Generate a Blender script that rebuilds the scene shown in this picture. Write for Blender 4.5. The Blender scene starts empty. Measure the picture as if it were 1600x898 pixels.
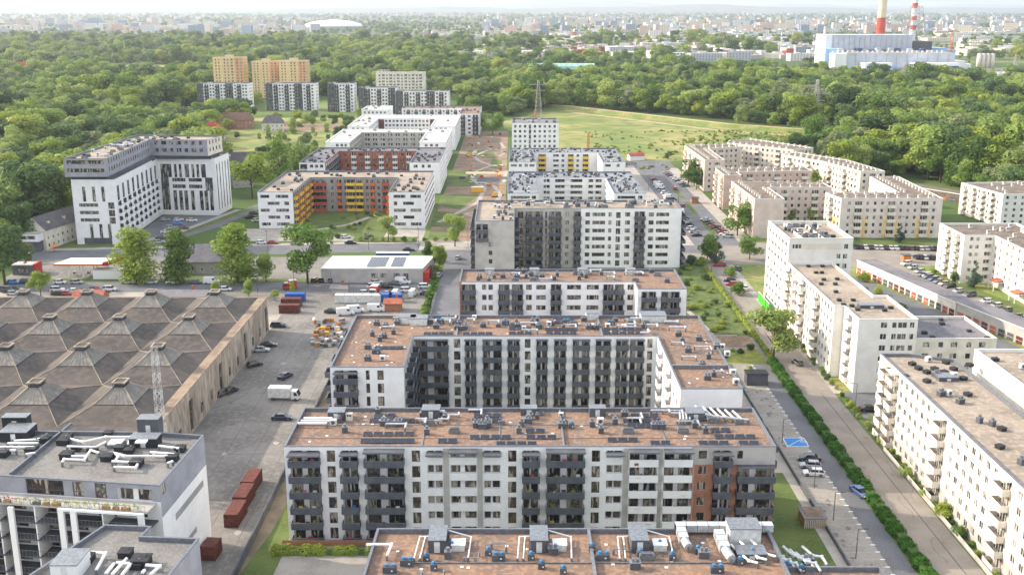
import bpy, bmesh, math, random
from mathutils import Vector, Matrix
random.seed(7)
SC = bpy.context.scene
COL = SC.collection
R = math.radians
# ---------------- camera, world, sun, exposure ----------------
FPX = 1650.0; CAMH = 90.0; PITCH = math.atan(437/1650)
SP, CP = math.sin(PITCH), math.cos(PITCH)
cd = bpy.data.cameras.new('camera'); cam = bpy.data.objects.new('camera', cd); COL.objects.link(cam)
cam.location = (0, 0, CAMH); cam.rotation_euler = (math.pi/2-PITCH, 0, 0)
cd.sensor_width = 36; cd.lens = 36*FPX/1600; cd.clip_start = 1; cd.clip_end = 60000
SC.camera = cam
SUN_EL, SUN_AZ = 27.0, 17.0          # azimuth: degrees behind the left (-X) direction
wd = bpy.data.worlds.new('World'); SC.world = wd; wd.use_nodes = True
nt = wd.node_tree; bg = nt.nodes['Background']
sk = nt.nodes.new('ShaderNodeTexSky'); sk.sky_type = 'NISHITA'; sk.sun_disc = False
sk.sun_elevation = R(SUN_EL); sk.sun_rotation = R(-90+SUN_AZ)
sk.air_density = 1.0; sk.dust_density = 2.0; sk.ozone_density = 0.6
gt = nt.nodes.new('ShaderNodeNewGeometry') if False else nt.nodes.new('ShaderNodeTexCoord'); sz = nt.nodes.new('ShaderNodeSeparateXYZ'); nt.links.new(gt.outputs['Generated'], sz.inputs[0])
mrw = nt.nodes.new('ShaderNodeMapRange'); mrw.interpolation_type = 'SMOOTHSTEP'; nt.links.new(sz.outputs[2], mrw.inputs[0]); mrw.inputs[1].default_value = .0; mrw.inputs[2].default_value = .16; mrw.inputs[3].default_value = .85; mrw.inputs[4].default_value = 0
mxw = nt.nodes.new('ShaderNodeMix'); mxw.data_type = 'RGBA'; nt.links.new(mrw.outputs[0], mxw.inputs[0]); nt.links.new(sk.outputs[0], mxw.inputs[6]); mxw.inputs[7].default_value = (.86, .97, 1.12, 1)   # grey cloud bank along the whole horizon
cn = nt.nodes.new('ShaderNodeTexNoise'); cn.inputs['Scale'].default_value = 2.2; cn.inputs['Detail'].default_value = 6; nt.links.new(gt.outputs['Generated'], cn.inputs['Vector'])
cr = nt.nodes.new('ShaderNodeMapRange'); cr.inputs[1].default_value = .36; cr.inputs[2].default_value = .6; cr.inputs[4].default_value = .8; nt.links.new(cn.outputs[0], cr.inputs[0])
mxc = nt.nodes.new('ShaderNodeMix'); mxc.data_type = 'RGBA'; nt.links.new(cr.outputs[0], mxc.inputs[0]); nt.links.new(sk.outputs[0], mxc.inputs[6]); mxc.inputs[7].default_value = (4.3, 4.15, 4.0, 1)   # broken bright cloud added over the mostly unseen sky for brighter, neutral fill
nt.links.new(mxc.outputs[2], mxw.inputs[6]); nt.links.new(mxw.outputs[2], bg.inputs[0]); bg.inputs[1].default_value = 0.15
sl = bpy.data.lights.new('sun', 'SUN'); sl.energy = 2.1; sl.angle = R(0.6); sl.color = (1, .87, .70)
sun = bpy.data.objects.new('sun', sl); COL.objects.link(sun)
sd = Vector((-math.cos(R(SUN_AZ))*math.cos(R(SUN_EL)), math.sin(R(SUN_AZ))*math.cos(R(SUN_EL)), math.sin(R(SUN_EL))))
sun.rotation_euler = sd.to_track_quat('Z', 'Y').to_euler()
SC.view_settings.view_transform = 'Standard'; SC.view_settings.look = 'None'
SC.view_settings.exposure = 1.6; SC.view_settings.gamma = 1.0
SC.render.engine = 'CYCLES'

def G(px, py, z=0.0):
    """world point at height z that stands under pixel (px,py) of the 1600 px photograph"""
    t = (py-449)/FPX
    dn = SP+CP*t; hr = CP-SP*t; k = (CAMH-z)/dn
    return ((px-800)/FPX*k, hr*k)
def V(px, py, z=0.0):
    x, y = G(px, py, z); return Vector((x, y, z))

# ---------------- materials ----------------
def lin(c):
    return tuple((v/12.92 if v <= .04045 else ((v+.055)/1.055)**2.4) for v in c)
def hexc(h):
    return lin(tuple(int(h[i:i+2], 16)/255 for i in (0, 2, 4)))
MATS = {}
def mat(name, c, rough=.85, c2=None, scale=.5, c3=None, scale3=6, f3=.25, bump=0, metal=0, lo=.42, hi=.58, stretch=None, spec=.3):
    if name in MATS: return MATS[name]
    m = bpy.data.materials.new(name); m.use_nodes = True; MATS[name] = m
    n = m.node_tree.nodes; L = m.node_tree.links; b = n['Principled BSDF']
    b.inputs['Roughness'].default_value = rough; b.inputs['Metallic'].default_value = metal
    b.inputs['Specular IOR Level'].default_value = spec
    a = hexc(c); out = None
    if c2:
        g = n.new('ShaderNodeNewGeometry'); mp = n.new('ShaderNodeMapping'); L.new(g.outputs['Position'], mp.inputs[0])
        if stretch: mp.inputs['Scale'].default_value = stretch
        t = n.new('ShaderNodeTexNoise'); t.inputs['Scale'].default_value = scale; t.inputs['Detail'].default_value = 5
        L.new(mp.outputs[0], t.inputs['Vector'])
        r = n.new('ShaderNodeValToRGB'); r.color_ramp.elements[0].position = lo; r.color_ramp.elements[1].position = hi
        r.color_ramp.elements[0].color = (*a, 1); r.color_ramp.elements[1].color = (*hexc(c2), 1)
        L.new(t.outputs[0], r.inputs[0]); out = r.outputs[0]
        if c3:
            t3 = n.new('ShaderNodeTexNoise'); t3.inputs['Scale'].default_value = scale3; t3.inputs['Detail'].default_value = 4
            L.new(mp.outputs[0], t3.inputs['Vector'])
            r3 = n.new('ShaderNodeValToRGB'); r3.color_ramp.elements[0].position = .48; r3.color_ramp.elements[1].position = .62
            r3.color_ramp.elements[0].color = (0, 0, 0, 1); r3.color_ramp.elements[1].color = (1, 1, 1, 1)
            L.new(t3.outputs[0], r3.inputs[0])
            mm = n.new('ShaderNodeMath'); mm.operation = 'MULTIPLY'; mm.inputs[1].default_value = f3; L.new(r3.outputs[0], mm.inputs[0])
            mx = n.new('ShaderNodeMix'); mx.data_type = 'RGBA'; L.new(mm.outputs[0], mx.inputs[0]); L.new(out, mx.inputs[6]); mx.inputs[7].default_value = (*hexc(c3), 1)
            out = mx.outputs[2]
            if bump:
                bp = n.new('ShaderNodeBump'); bp.inputs['Strength'].default_value = bump; bp.inputs['Distance'].default_value = .05
                L.new(t3.outputs[0], bp.inputs['Height']); L.new(bp.outputs[0], b.inputs['Normal'])
        L.new(out, b.inputs['Base Color'])
    else:
        b.inputs['Base Color'].default_value = (*a, 1)
    return m
W = lambda n, c, c2, **k: mat(n, c, .9, c2, scale=.35, c3=k.pop('c3', '8f8c88'), scale3=1.6, f3=k.pop('f3', .06), **k)
white = W('white_render', 'e7e6e5', 'e0dfe0'); white2 = W('cream_render', 'e0ddd6', 'd8d4cb'); offw = W('warm_white_render', 'dcd5c8', 'cfc7b9')
greyw = W('grey_render', '9b9a98', '8f8e8c'); lgrey = W('light_grey_render', 'b3afaa', 'a6a29d'); dgrey = W('dark_grey_render', '5a5c62', '4d4f55')
lilac = W('lilac_grey_render', '9a9ba3', '8e8f98'); beige = W('beige_render', 'd0c1b5', 'c5b5a8'); pink = W('pink_render', 'c9b0a3', 'bea597'); estw = W('estate_render', 'd6ccc2', 'ccc1b6'); bluegrav = mat('blue_grey_gravel', '878b91', .95, '757980', scale=.15, c3='a0a3a7', scale3=2.2, f3=.5)
yellow = W('yellow_render', 'e2c795', 'dabd8a'); orange = W('orange_render', 'd0995c', 'c48d52'); peach = W('peach_render', 'd9a87e', 'cf9d74'); taupe = W('taupe_render', 'aba293', '9e9587')
redbr = W('red_brick', 'a5624d', '8f4f3f', c3='c08a74', f3=.4); brick = W('brown_brick', 'a4745e', '986a55', c3='b98a70', f3=.25); wildg = mat('wild_grass', '43562a', .95, '566636', scale=.25, c3='7b7a4a', scale3=.8, f3=.5)
winered = W('wine_red_render', '6d3b38', '5e3331')
hallwall = mat('weathered_render', 'b3a898', .95, '978b7d', scale=.25, c3='6f6256', scale3=.8, f3=.55, stretch=(1, 1, .35))
terra = mat('terracotta_gravel', '846b5a', .95, '6b5f57', scale=.13, c3='a1826b', scale3=1.5, f3=.65, bump=.4, lo=.36, hi=.64)
grav = mat('grey_gravel', '7c7a77', .95, '6c6a68', scale=.15, c3='918e8a', scale3=2.5, f3=.5, bump=.4)
tan_roof = mat('tan_gravel', '9c9082', .95, '84796d', scale=.12, c3='b5a896', scale3=.9, f3=.5, bump=.3, lo=.36, hi=.64)
felt = mat('roof_felt', '78757a', .9, '65636a', scale=.12, c3='8c8880', scale3=1.2, f3=.4)
brown_roof = mat('brown_felt', '72665d', .9, '5f564f', scale=.2, c3='988a7c', scale3=.9, f3=.4)
white_roof = mat('pale_roof_sheet', 'd6d1c8', .6, 'c5c0b6', scale=.1, c3='a09c94', scale3=.6, f3=.25)
coping = mat('zinc_coping', '777b84', .5, '6a6e77', scale=2, metal=.3)
whitecop = mat('white_coping', 'd5d5d2', .6)
dark = mat('dark_panel', '565a63', .5, '4b4f58', scale=.8); darker = mat('black_cladding', '25272b', .7, '2f3136', scale=.7)
metalw = mat('galvanised_duct', 'c9ccce', .4, 'b2b6b9', scale=2, metal=.4); steel = mat('steel', '8d9196', .45, '7b7f84', scale=2, metal=.6)
wpaint = mat('white_paint', 'e4e4e2', .5); unitw = mat('pale_unit_casing', 'd8d8d4', .5, 'c4c4c0', scale=1.5)
wood = mat('brown_frame', '6b4f3e', .6, '5b4232', scale=3); dframe = mat('dark_frame', '34363a', .5); planks = mat('timber_boards', 'a8835c', .8, '8f6c48', scale=1.5)
bluefan = mat('blue_cap', '3b7cab', .6); redm = mat('red_paint', 'b93226', .6, 'a22a20', scale=1); greenp = mat('green_hoarding', '46b52f', .6); yelm = mat('yellow_paint', 'dba73a', .6)
orgm = mat('orange_panel', 'c9753a', .6); bluem = mat('blue_paint', '2d5fa8', .55); contr = mat('container_red', '63352e', .85, '542d28', scale=.8, c3='7d5647', scale3=2, f3=.35)
pvm = mat('solar_glass', '1c2230', .2, '232a3c', scale=3, spec=.6); yelrail = mat('yellow_rail', 'e0bb3e', .6); orrail = mat('orange_rail', 'd66a35', .6); redrail = mat('red_rail', 'b5523c', .6)
rubber = mat('rubber', '1c1c1d', .9); lampm = mat('lamp_glass', 'd9d9d0', .3); bark = mat('bark', '5c4c3c', .95, '4a3d30', scale=2)
asph = mat('asphalt', '6b6c70', .92, '5f6064', scale=.15, c3='7b7b7c', scale3=3, f3=.5, bump=.2)
conc = mat('concrete_slabs', '817d78', .92, '6d6a65', scale=.07, c3='918c85', scale3=.8, f3=.5)
conc_light = mat('pale_paving', 'a39d94', .92, '938d84', scale=.2, c3='b4aea4', scale3=2.5, f3=.4)
tanroad = mat('tan_paving', '8c857d', .92, '817a72', scale=.18, c3='9a938a', scale3=3, f3=.4)
pavers = mat('block_paving', '948f87', .92, '86817a', scale=.2, c3='a8a298', scale3=2, f3=.5)
soil = mat('bare_soil', '7f6c5b', .95, '968069', scale=.12, c3='5f5347', scale3=.8, f3=.6, bump=.3)
sand = mat('sand', 'bda688', .95, 'ac9474', scale=.3)
lawn = mat('lawn', '4a5d2c', .95, '5d6c38', scale=.12, c3='6d7040', scale3=1.5, f3=.5, bump=.3)
meadow = mat('meadow_grass', '6f7c40', .95, '99905a', scale=.02, c3='566b35', scale3=.09, f3=.7, lo=.40, hi=.62)
scrubg = mat('rough_grass', '6b7c3c', .95, '8d8a52', scale=.05, c3='4f6430', scale3=.5, f3=.6)
line = mat('road_paint', 'd8d8d4', .7)
def ground_mat():
    m = bpy.data.materials.new('country_ground'); m.use_nodes = True; n = m.node_tree.nodes; L = m.node_tree.links; b = n['Principled BSDF']
    b.inputs['Roughness'].default_value = .95; b.inputs['Specular IOR Level'].default_value = .1
    g = n.new('ShaderNodeNewGeometry')
    def noise(s, d=5):
        t = n.new('ShaderNodeTexNoise'); t.inputs['Scale'].default_value = s; t.inputs['Detail'].default_value = d; L.new(g.outputs['Position'], t.inputs['Vector']); return t.outputs[0]
    def ramp(src, e):
        r = n.new('ShaderNodeValToRGB'); L.new(src, r.inputs[0]); el = r.color_ramp.elements
        el[0].position, el[0].color = e[0][0], (*hexc(e[0][1]), 1); el[1].position, el[1].color = e[1][0], (*hexc(e[1][1]), 1)
        for p, c in e[2:]: x = el.new(p); x.color = (*hexc(c), 1)
        return r.outputs[0]
    base = ramp(noise(.004), [(.35, '3f5329'), (.5, '55683a'), (.6, '748050'), (.7, '948f66')])
    city = ramp(noise(.012, 8), [(.42, '3d4f34'), (.52, '55634a'), (.60, '858378'), (.70, 'a8a49a')])
    sx = n.new('ShaderNodeSeparateXYZ'); L.new(g.outputs['Position'], sx.inputs[0])
    mr = n.new('ShaderNodeMapRange'); L.new(sx.outputs[1], mr.inputs[0]); mr.inputs[1].default_value = 1700; mr.inputs[2].default_value = 2600
    mx = n.new('ShaderNodeMix'); mx.data_type = 'RGBA'; L.new(mr.outputs[0], mx.inputs[0]); L.new(base, mx.inputs[6]); L.new(city, mx.inputs[7]); L.new(mx.outputs[2], b.inputs['Base Color'])
    return m
country = ground_mat()
def glass_mat():
    m = bpy.data.materials.new('window_glass'); m.use_nodes = True; n = m.node_tree.nodes; L = m.node_tree.links; b = n['Principled BSDF']
    o = n.new('ShaderNodeObjectInfo'); r = n.new('ShaderNodeValToRGB'); e = r.color_ramp.elements
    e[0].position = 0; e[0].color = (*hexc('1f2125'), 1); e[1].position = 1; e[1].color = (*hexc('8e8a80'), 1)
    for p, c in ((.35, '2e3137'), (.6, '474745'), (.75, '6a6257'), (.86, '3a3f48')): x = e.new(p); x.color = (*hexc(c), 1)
    g = n.new('ShaderNodeNewGeometry'); t = n.new('ShaderNodeTexNoise'); t.inputs['Scale'].default_value = 1.1; t.inputs['Detail'].default_value = 3
    L.new(g.outputs['Position'], t.inputs[0])
    a = n.new('ShaderNodeMath'); a.operation = 'MULTIPLY_ADD'; a.inputs[1].default_value = 1.7; a.inputs[2].default_value = -.85; L.new(t.outputs[0], a.inputs[0])
    s = n.new('ShaderNodeMath'); s.operation = 'ADD'; s.use_clamp = True; L.new(a.outputs[0], s.inputs[0]); L.new(o.outputs['Random'], s.inputs[1])
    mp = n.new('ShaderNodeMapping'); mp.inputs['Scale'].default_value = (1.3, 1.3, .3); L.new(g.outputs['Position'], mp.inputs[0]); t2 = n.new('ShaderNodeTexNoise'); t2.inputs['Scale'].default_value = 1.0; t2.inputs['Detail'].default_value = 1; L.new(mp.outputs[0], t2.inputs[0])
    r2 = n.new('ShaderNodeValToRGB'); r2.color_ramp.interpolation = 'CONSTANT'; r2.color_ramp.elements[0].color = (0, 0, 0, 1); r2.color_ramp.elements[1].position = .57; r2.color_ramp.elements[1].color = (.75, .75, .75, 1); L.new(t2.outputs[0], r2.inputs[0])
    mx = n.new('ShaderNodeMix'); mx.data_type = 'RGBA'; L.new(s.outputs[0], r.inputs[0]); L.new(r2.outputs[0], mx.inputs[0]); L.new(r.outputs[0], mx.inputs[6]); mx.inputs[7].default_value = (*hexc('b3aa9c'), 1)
    L.new(mx.outputs[2], b.inputs['Base Color']); b.inputs['Roughness'].default_value = .12; b.inputs['Specular IOR Level'].default_value = .5
    return m
glass = glass_mat()
def obj_color_mat(name, rough, coat=0):
    m = bpy.data.materials.new(name); m.use_nodes = True; n = m.node_tree.nodes; b = n['Principled BSDF']
    o = n.new('ShaderNodeObjectInfo'); m.node_tree.links.new(o.outputs['Color'], b.inputs['Base Color']); b.inputs['Roughness'].default_value = rough
    b.inputs['Coat Weight'].default_value = coat; b.inputs['Coat Roughness'].default_value = .08; return m
paint = obj_color_mat('car_paint', .35, .6); anyc = obj_color_mat('tinted_surface', .8)
carglass = mat('car_glass', '15181c', .08, spec=.7); silo = mat('silo_concrete', 'cfc8bc', .9, 'bdb6aa', scale=.05)
def leaf_mat(name, cols, trans=.33):
    m = bpy.data.materials.new(name); m.use_nodes = True; n = m.node_tree.nodes; L = m.node_tree.links; b = n['Principled BSDF']
    o = n.new('ShaderNodeObjectInfo'); r = n.new('ShaderNodeValToRGB'); e = r.color_ramp.elements
    e[0].position = 0; e[0].color = (*hexc(cols[0]), 1); e[1].position = 1; e[1].color = (*hexc(cols[-1]), 1)
    for i, c in enumerate(cols[1:-1]): x = e.new((i+1)/(len(cols)-1)); x.color = (*hexc(c), 1)
    tc = n.new('ShaderNodeTexCoord'); t = n.new('ShaderNodeTexNoise'); t.inputs['Scale'].default_value = .45; t.inputs['Detail'].default_value = 3; L.new(tc.outputs['Object'], t.inputs[0])
    a = n.new('ShaderNodeMath'); a.operation = 'MULTIPLY_ADD'; a.inputs[1].default_value = .9; a.inputs[2].default_value = -.45; L.new(t.outputs[0], a.inputs[0])
    s = n.new('ShaderNodeMath'); s.operation = 'ADD'; s.use_clamp = True; L.new(a.outputs[0], s.inputs[0]); L.new(o.outputs['Random'], s.inputs[1])
    L.new(s.outputs[0], r.inputs[0]); L.new(r.outputs[0], b.inputs['Base Color']); b.inputs['Roughness'].default_value = .6; b.inputs['Specular IOR Level'].default_value = .15
    tr = n.new('ShaderNodeBsdfTranslucent'); L.new(r.outputs[0], tr.inputs[0]); mx = n.new('ShaderNodeMixShader'); mx.inputs[0].default_value = trans
    L.new(b.outputs[0], mx.inputs[1]); L.new(tr.outputs[0], mx.inputs[2]); L.new(mx.outputs[0], n['Material Output'].inputs[0]); return m
LF = leaf_mat('leaves', ['526c33', '67833b', '7d9548', '91a453', 'a0ae60', '748a4b'])
LFY = leaf_mat('bright_leaves', ['7b9138', '8f9e41', 'a5ae4d', '82973f'], .3)
LFT = leaf_mat('poplar_leaves', ['5c7430', '728a38', '8ea041', '667f36'], .35)
LFD = leaf_mat('dark_leaves', ['486034', '567040', '678049', '5d7648'])
LFS = leaf_mat('grey_green_leaves', ['6f7d52', '828f62', '929b70', '697a4c'])
LFC = leaf_mat('conifer_needles', ['39513f', '46604b', '526c58'], .1)
LFH = leaf_mat('hedge_leaves', ['3f6a26', '4c7a2a', '5b8b31'])

# ---------------- mesh helpers ----------------
class MB:
    def __init__(s): s.v = []; s.f = []; s.m = []; s.mats = []
    def mi(s, m):
        if m not in s.mats: s.mats.append(m)
        return s.mats.index(m)
    def quad(s, pts, m):
        i = len(s.v); s.v += [tuple(p) for p in pts]; s.f.append(tuple(range(i, i+len(pts)))); s.m.append(s.mi(m))
    def box(s, x0, y0, z0, x1, y1, z1, m, rz=0, c=None, skip=()):
        P = [(x0, y0, z0), (x1, y0, z0), (x1, y1, z0), (x0, y1, z0), (x0, y0, z1), (x1, y0, z1), (x1, y1, z1), (x0, y1, z1)]
        if rz:
            cx, cy = c or ((x0+x1)/2, (y0+y1)/2); ca, sa = math.cos(rz), math.sin(rz)
            P = [(cx+(x-cx)*ca-(y-cy)*sa, cy+(x-cx)*sa+(y-cy)*ca, z) for x, y, z in P]
        i = len(s.v); s.v += P; k = s.mi(m)
        for q, f in enumerate(((0, 3, 2, 1), (4, 5, 6, 7), (0, 1, 5, 4), (1, 2, 6, 5), (2, 3, 7, 6), (3, 0, 4, 7))):
            if q in skip: continue
            s.f.append(tuple(i+j for j in f)); s.m.append(k)
    def prism(s, poly, z0, z1, m, mtop=None, bottom=False):
        n = len(poly); i = len(s.v); s.v += [(x, y, z0) for x, y in poly]+[(x, y, z1) for x, y in poly]; k = s.mi(m)
        for j in range(n): s.f.append((i+j, i+(j+1) % n, i+n+(j+1) % n, i+n+j)); s.m.append(k)
        s.f.append(tuple(i+n+j for j in range(n))); s.m.append(s.mi(mtop or m))
        if bottom: s.f.append(tuple(i+n-1-j for j in range(n))); s.m.append(k)
    def tube(s, a, b, r0, r1, m, n=8, cap=True):
        a, b = Vector(a), Vector(b); d = (b-a).normalized(); u = d.orthogonal().normalized(); w = d.cross(u); i = len(s.v); k = s.mi(m)
        for p, r in ((a, r0), (b, r1)):
            for j in range(n): t = 2*math.pi*j/n; s.v.append(tuple(p+u*math.cos(t)*r+w*math.sin(t)*r))
        for j in range(n): s.f.append((i+j, i+(j+1) % n, i+n+(j+1) % n, i+n+j)); s.m.append(k)
        if cap: s.f.append(tuple(i+n+j for j in range(n))); s.m.append(k); s.f.append(tuple(i+n-1-j for j in range(n))); s.m.append(k)
    def mesh(s, name, smooth=False):
        me = bpy.data.meshes.new(name); me.from_pydata(s.v, [], s.f)
        for m in s.mats: me.materials.append(m)
        if len(s.mats) > 1: me.polygons.foreach_set('material_index', s.m)
        if smooth: me.polygons.foreach_set('use_smooth', [True]*len(me.polygons))
        me.update(); return me
    def build(s, name, parent=None, smooth=False, loc=None):
        return link(name, s.mesh(name, smooth), parent, loc)
def link(name, me, parent=None, loc=None, rz=0, color=None):
    o = bpy.data.objects.new(name, me); COL.objects.link(o)
    if parent: o.parent = parent
    if loc is not None: o.location = loc
    if rz: o.rotation_euler = (0, 0, rz)
    if color is not None: o.color = (*color, 1)
    return o
def tag(o, label=None, cat=None, group=None, kind=None):
    if label: o['label'] = label
    if cat: o['category'] = cat
    if group: o['group'] = group
    if kind: o['kind'] = kind
    return o
def empty(name, loc, label, cat, group=None, rz=0):
    o = link(name, None, None, loc, rz); o.empty_display_size = .5; return tag(o, label, cat, group)
CACHE = {}
def cached(key, fn):
    if key not in CACHE: CACHE[key] = fn()
    return CACHE[key]
def sheet(name, pts, m, z, parent=None):
    b = MB(); b.quad([(x, y, z) for x, y in pts], m); o = b.build(name)
    if o.data.polygons[0].normal.z < 0: o.data.flip_normals()
    return tag(o, kind='structure')
def rect(name, x0, y0, x1, y1, m, z): return sheet(name, [(x0, y0), (x1, y0), (x1, y1), (x0, y1)], m, z)
def ribbon(name, pts, w, m, z, kind='structure', h=0):
    b = MB(); P = [Vector(p) for p in pts]; Lr = []
    for i, p in enumerate(P):
        d = (P[min(i+1, len(P)-1)]-P[max(i-1, 0)]).normalized(); nn = Vector((-d.y, d.x)); Lr.append((p+nn*w/2, p-nn*w/2, nn))
    for i in range(len(P)-1):
        a, b2 = Lr[i], Lr[i+1]
        b.quad([(*a[1], z), (*b2[1], z), (*b2[0], z), (*a[0], z)], m)
        if h:
            b.quad([(*(a[1]-a[2]*h*2), z-h), (*(b2[1]-b2[2]*h*2), z-h), (*b2[1], z), (*a[1], z)], scrubg); b.quad([(*a[0], z), (*b2[0], z), (*(b2[0]+b2[2]*h*2), z-h), (*(a[0]+a[2]*h*2), z-h)], scrubg)
    return tag(b.build(name), kind=kind)
# ---------------- building kit ----------------
def offset(poly, d):
    n = len(poly); out = []
    for i in range(n):
        a, b, c = Vector(poly[i-1]), Vector(poly[i]), Vector(poly[(i+1) % n])
        d1 = (b-a).normalized(); d2 = (c-b).normalized(); n1 = Vector((-d1.y, d1.x)); n2 = Vector((-d2.y, d2.x))
        k = n1+n2; q = k.dot(n1)
        out.append(tuple(b+k*(d/max(q, .25))))
    return out
def inside(p, poly):
    x, y = p; c = False
    for i in range(len(poly)):
        (x1, y1), (x2, y2) = poly[i-1], poly[i]
        if (y1 > y) != (y2 > y) and x < (x2-x1)*(y-y1)/(y2-y1)+x1: c = not c
    return c
# kind: sill, head, pocket depth, balcony (depth, rail material key)
K = {'w': (.85, 2.35, .18, None), 't': (.3, 2.4, .18, None), 's': (.95, 2.25, .18, None), 'L': (1.05, 2.6, .8, None), 'v': (.0, 2.9, .2, None), 'x': (.1, 2.6, .3, None),
     'D': (.05, 2.65, .7, (1.6, 'dark')), 'W': (.05, 2.55, .7, (1.0, 'white')), 'E': (.05, 2.65, .7, (.9, 'dark')), 'o': (.1, 2.4, .18, (1.3, 'orange')), 'y': (.1, 2.4, .18, (1.3, 'yellow')), 'r': (.1, 2.4, .18, (1.3, 'red')),
     'c': (.1, 2.4, .18, (1.4, 'cream')), 'b': (.1, 2.4, .9, (1.0, 'bars')), 'G': (.05, 2.6, .9, (1.0, 'grey'))}
RAIL = {'dark': dark, 'white': white, 'orange': orrail, 'yellow': yelrail, 'red': redrail, 'cream': offw, 'bars': steel, 'grey': lgrey}
def window_me(w, h, fr, n, split):
    def mk():
        b = MB(); t = .07
        b.box(-w/2, -.05, 0, w/2, .03, t, fr); b.box(-w/2, -.05, h-t, w/2, .03, h, fr)
        for i in range(n+1):
            x = -w/2+(w-t)*i/n; b.box(x, -.045, t, x+t, .028, h-t, fr)
        if split: b.box(-w/2+t, -.04, .75, w/2-t, .024, .82, fr)
        if not NEARPANE[0]: b.quad([(-w/2, 0, 0), (w/2, 0, 0), (w/2, 0, h), (-w/2, 0, h)], glass)
        return b.mesh('window')
    return cached(('win', w, h, fr.name, n, split, NEARPANE[0]), mk)
def pane_me(w, h):
    def mk():
        b = MB(); b.quad([(-w/2, 0, 0), (w/2, 0, 0), (w/2, 0, h), (-w/2, 0, h)], glass); return b.mesh('pane')
    return cached(('pane', w, h), mk)
NEARPANE = [False]
def balcony_me(w, d, rail, part):
    def mk():
        b = MB(); rm = RAIL[rail]
        sm = {'dark': dgrey, 'white': white, 'cream': beige, 'bars': lgrey}.get(rail, lgrey)
        if part in ('slab', 'all'): b.box(-w/2, -d, -.22, w/2, -.003, 0, sm)
        if part in ('rail', 'all'):
            if rail in ('bars',):
                b.box(-w/2, -d, 1.0, w/2, -d+.05, 1.06, rm); n = max(4, int(w/.22))
                for i in range(n+1):
                    x = -w/2+(w-.03)*i/n; b.box(x, -d+.01, .0, x+.03, -d+.04, 1.0, rm)
                for sx in (-w/2, w/2-.04): b.box(sx, -d+.05, 1.0, sx+.04, -.01, 1.05, rm); b.box(sx, -d*.5, 0, sx+.04, -d*.5+.03, 1, rm)
            else:
                b.box(-w/2-.03, -d-.05, -.3 if rail in ('white', 'cream') else -.12, w/2+.03, -d+.03, 1.02, rm)
                for sx in (-w/2-.03, w/2-.03): b.box(sx, -d+.03, -.12, sx+.06, -.01, 1.02, rm)
                b.box(-w/2-.05, -d-.07, 1.02, w/2+.05, -d+.05, 1.07, steel if rail == 'dark' else rm)
        return b.mesh('balcony' if part != 'rail' else 'railing')
    return cached(('bal', w, d, rail, part), mk)
ALLB = []
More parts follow.
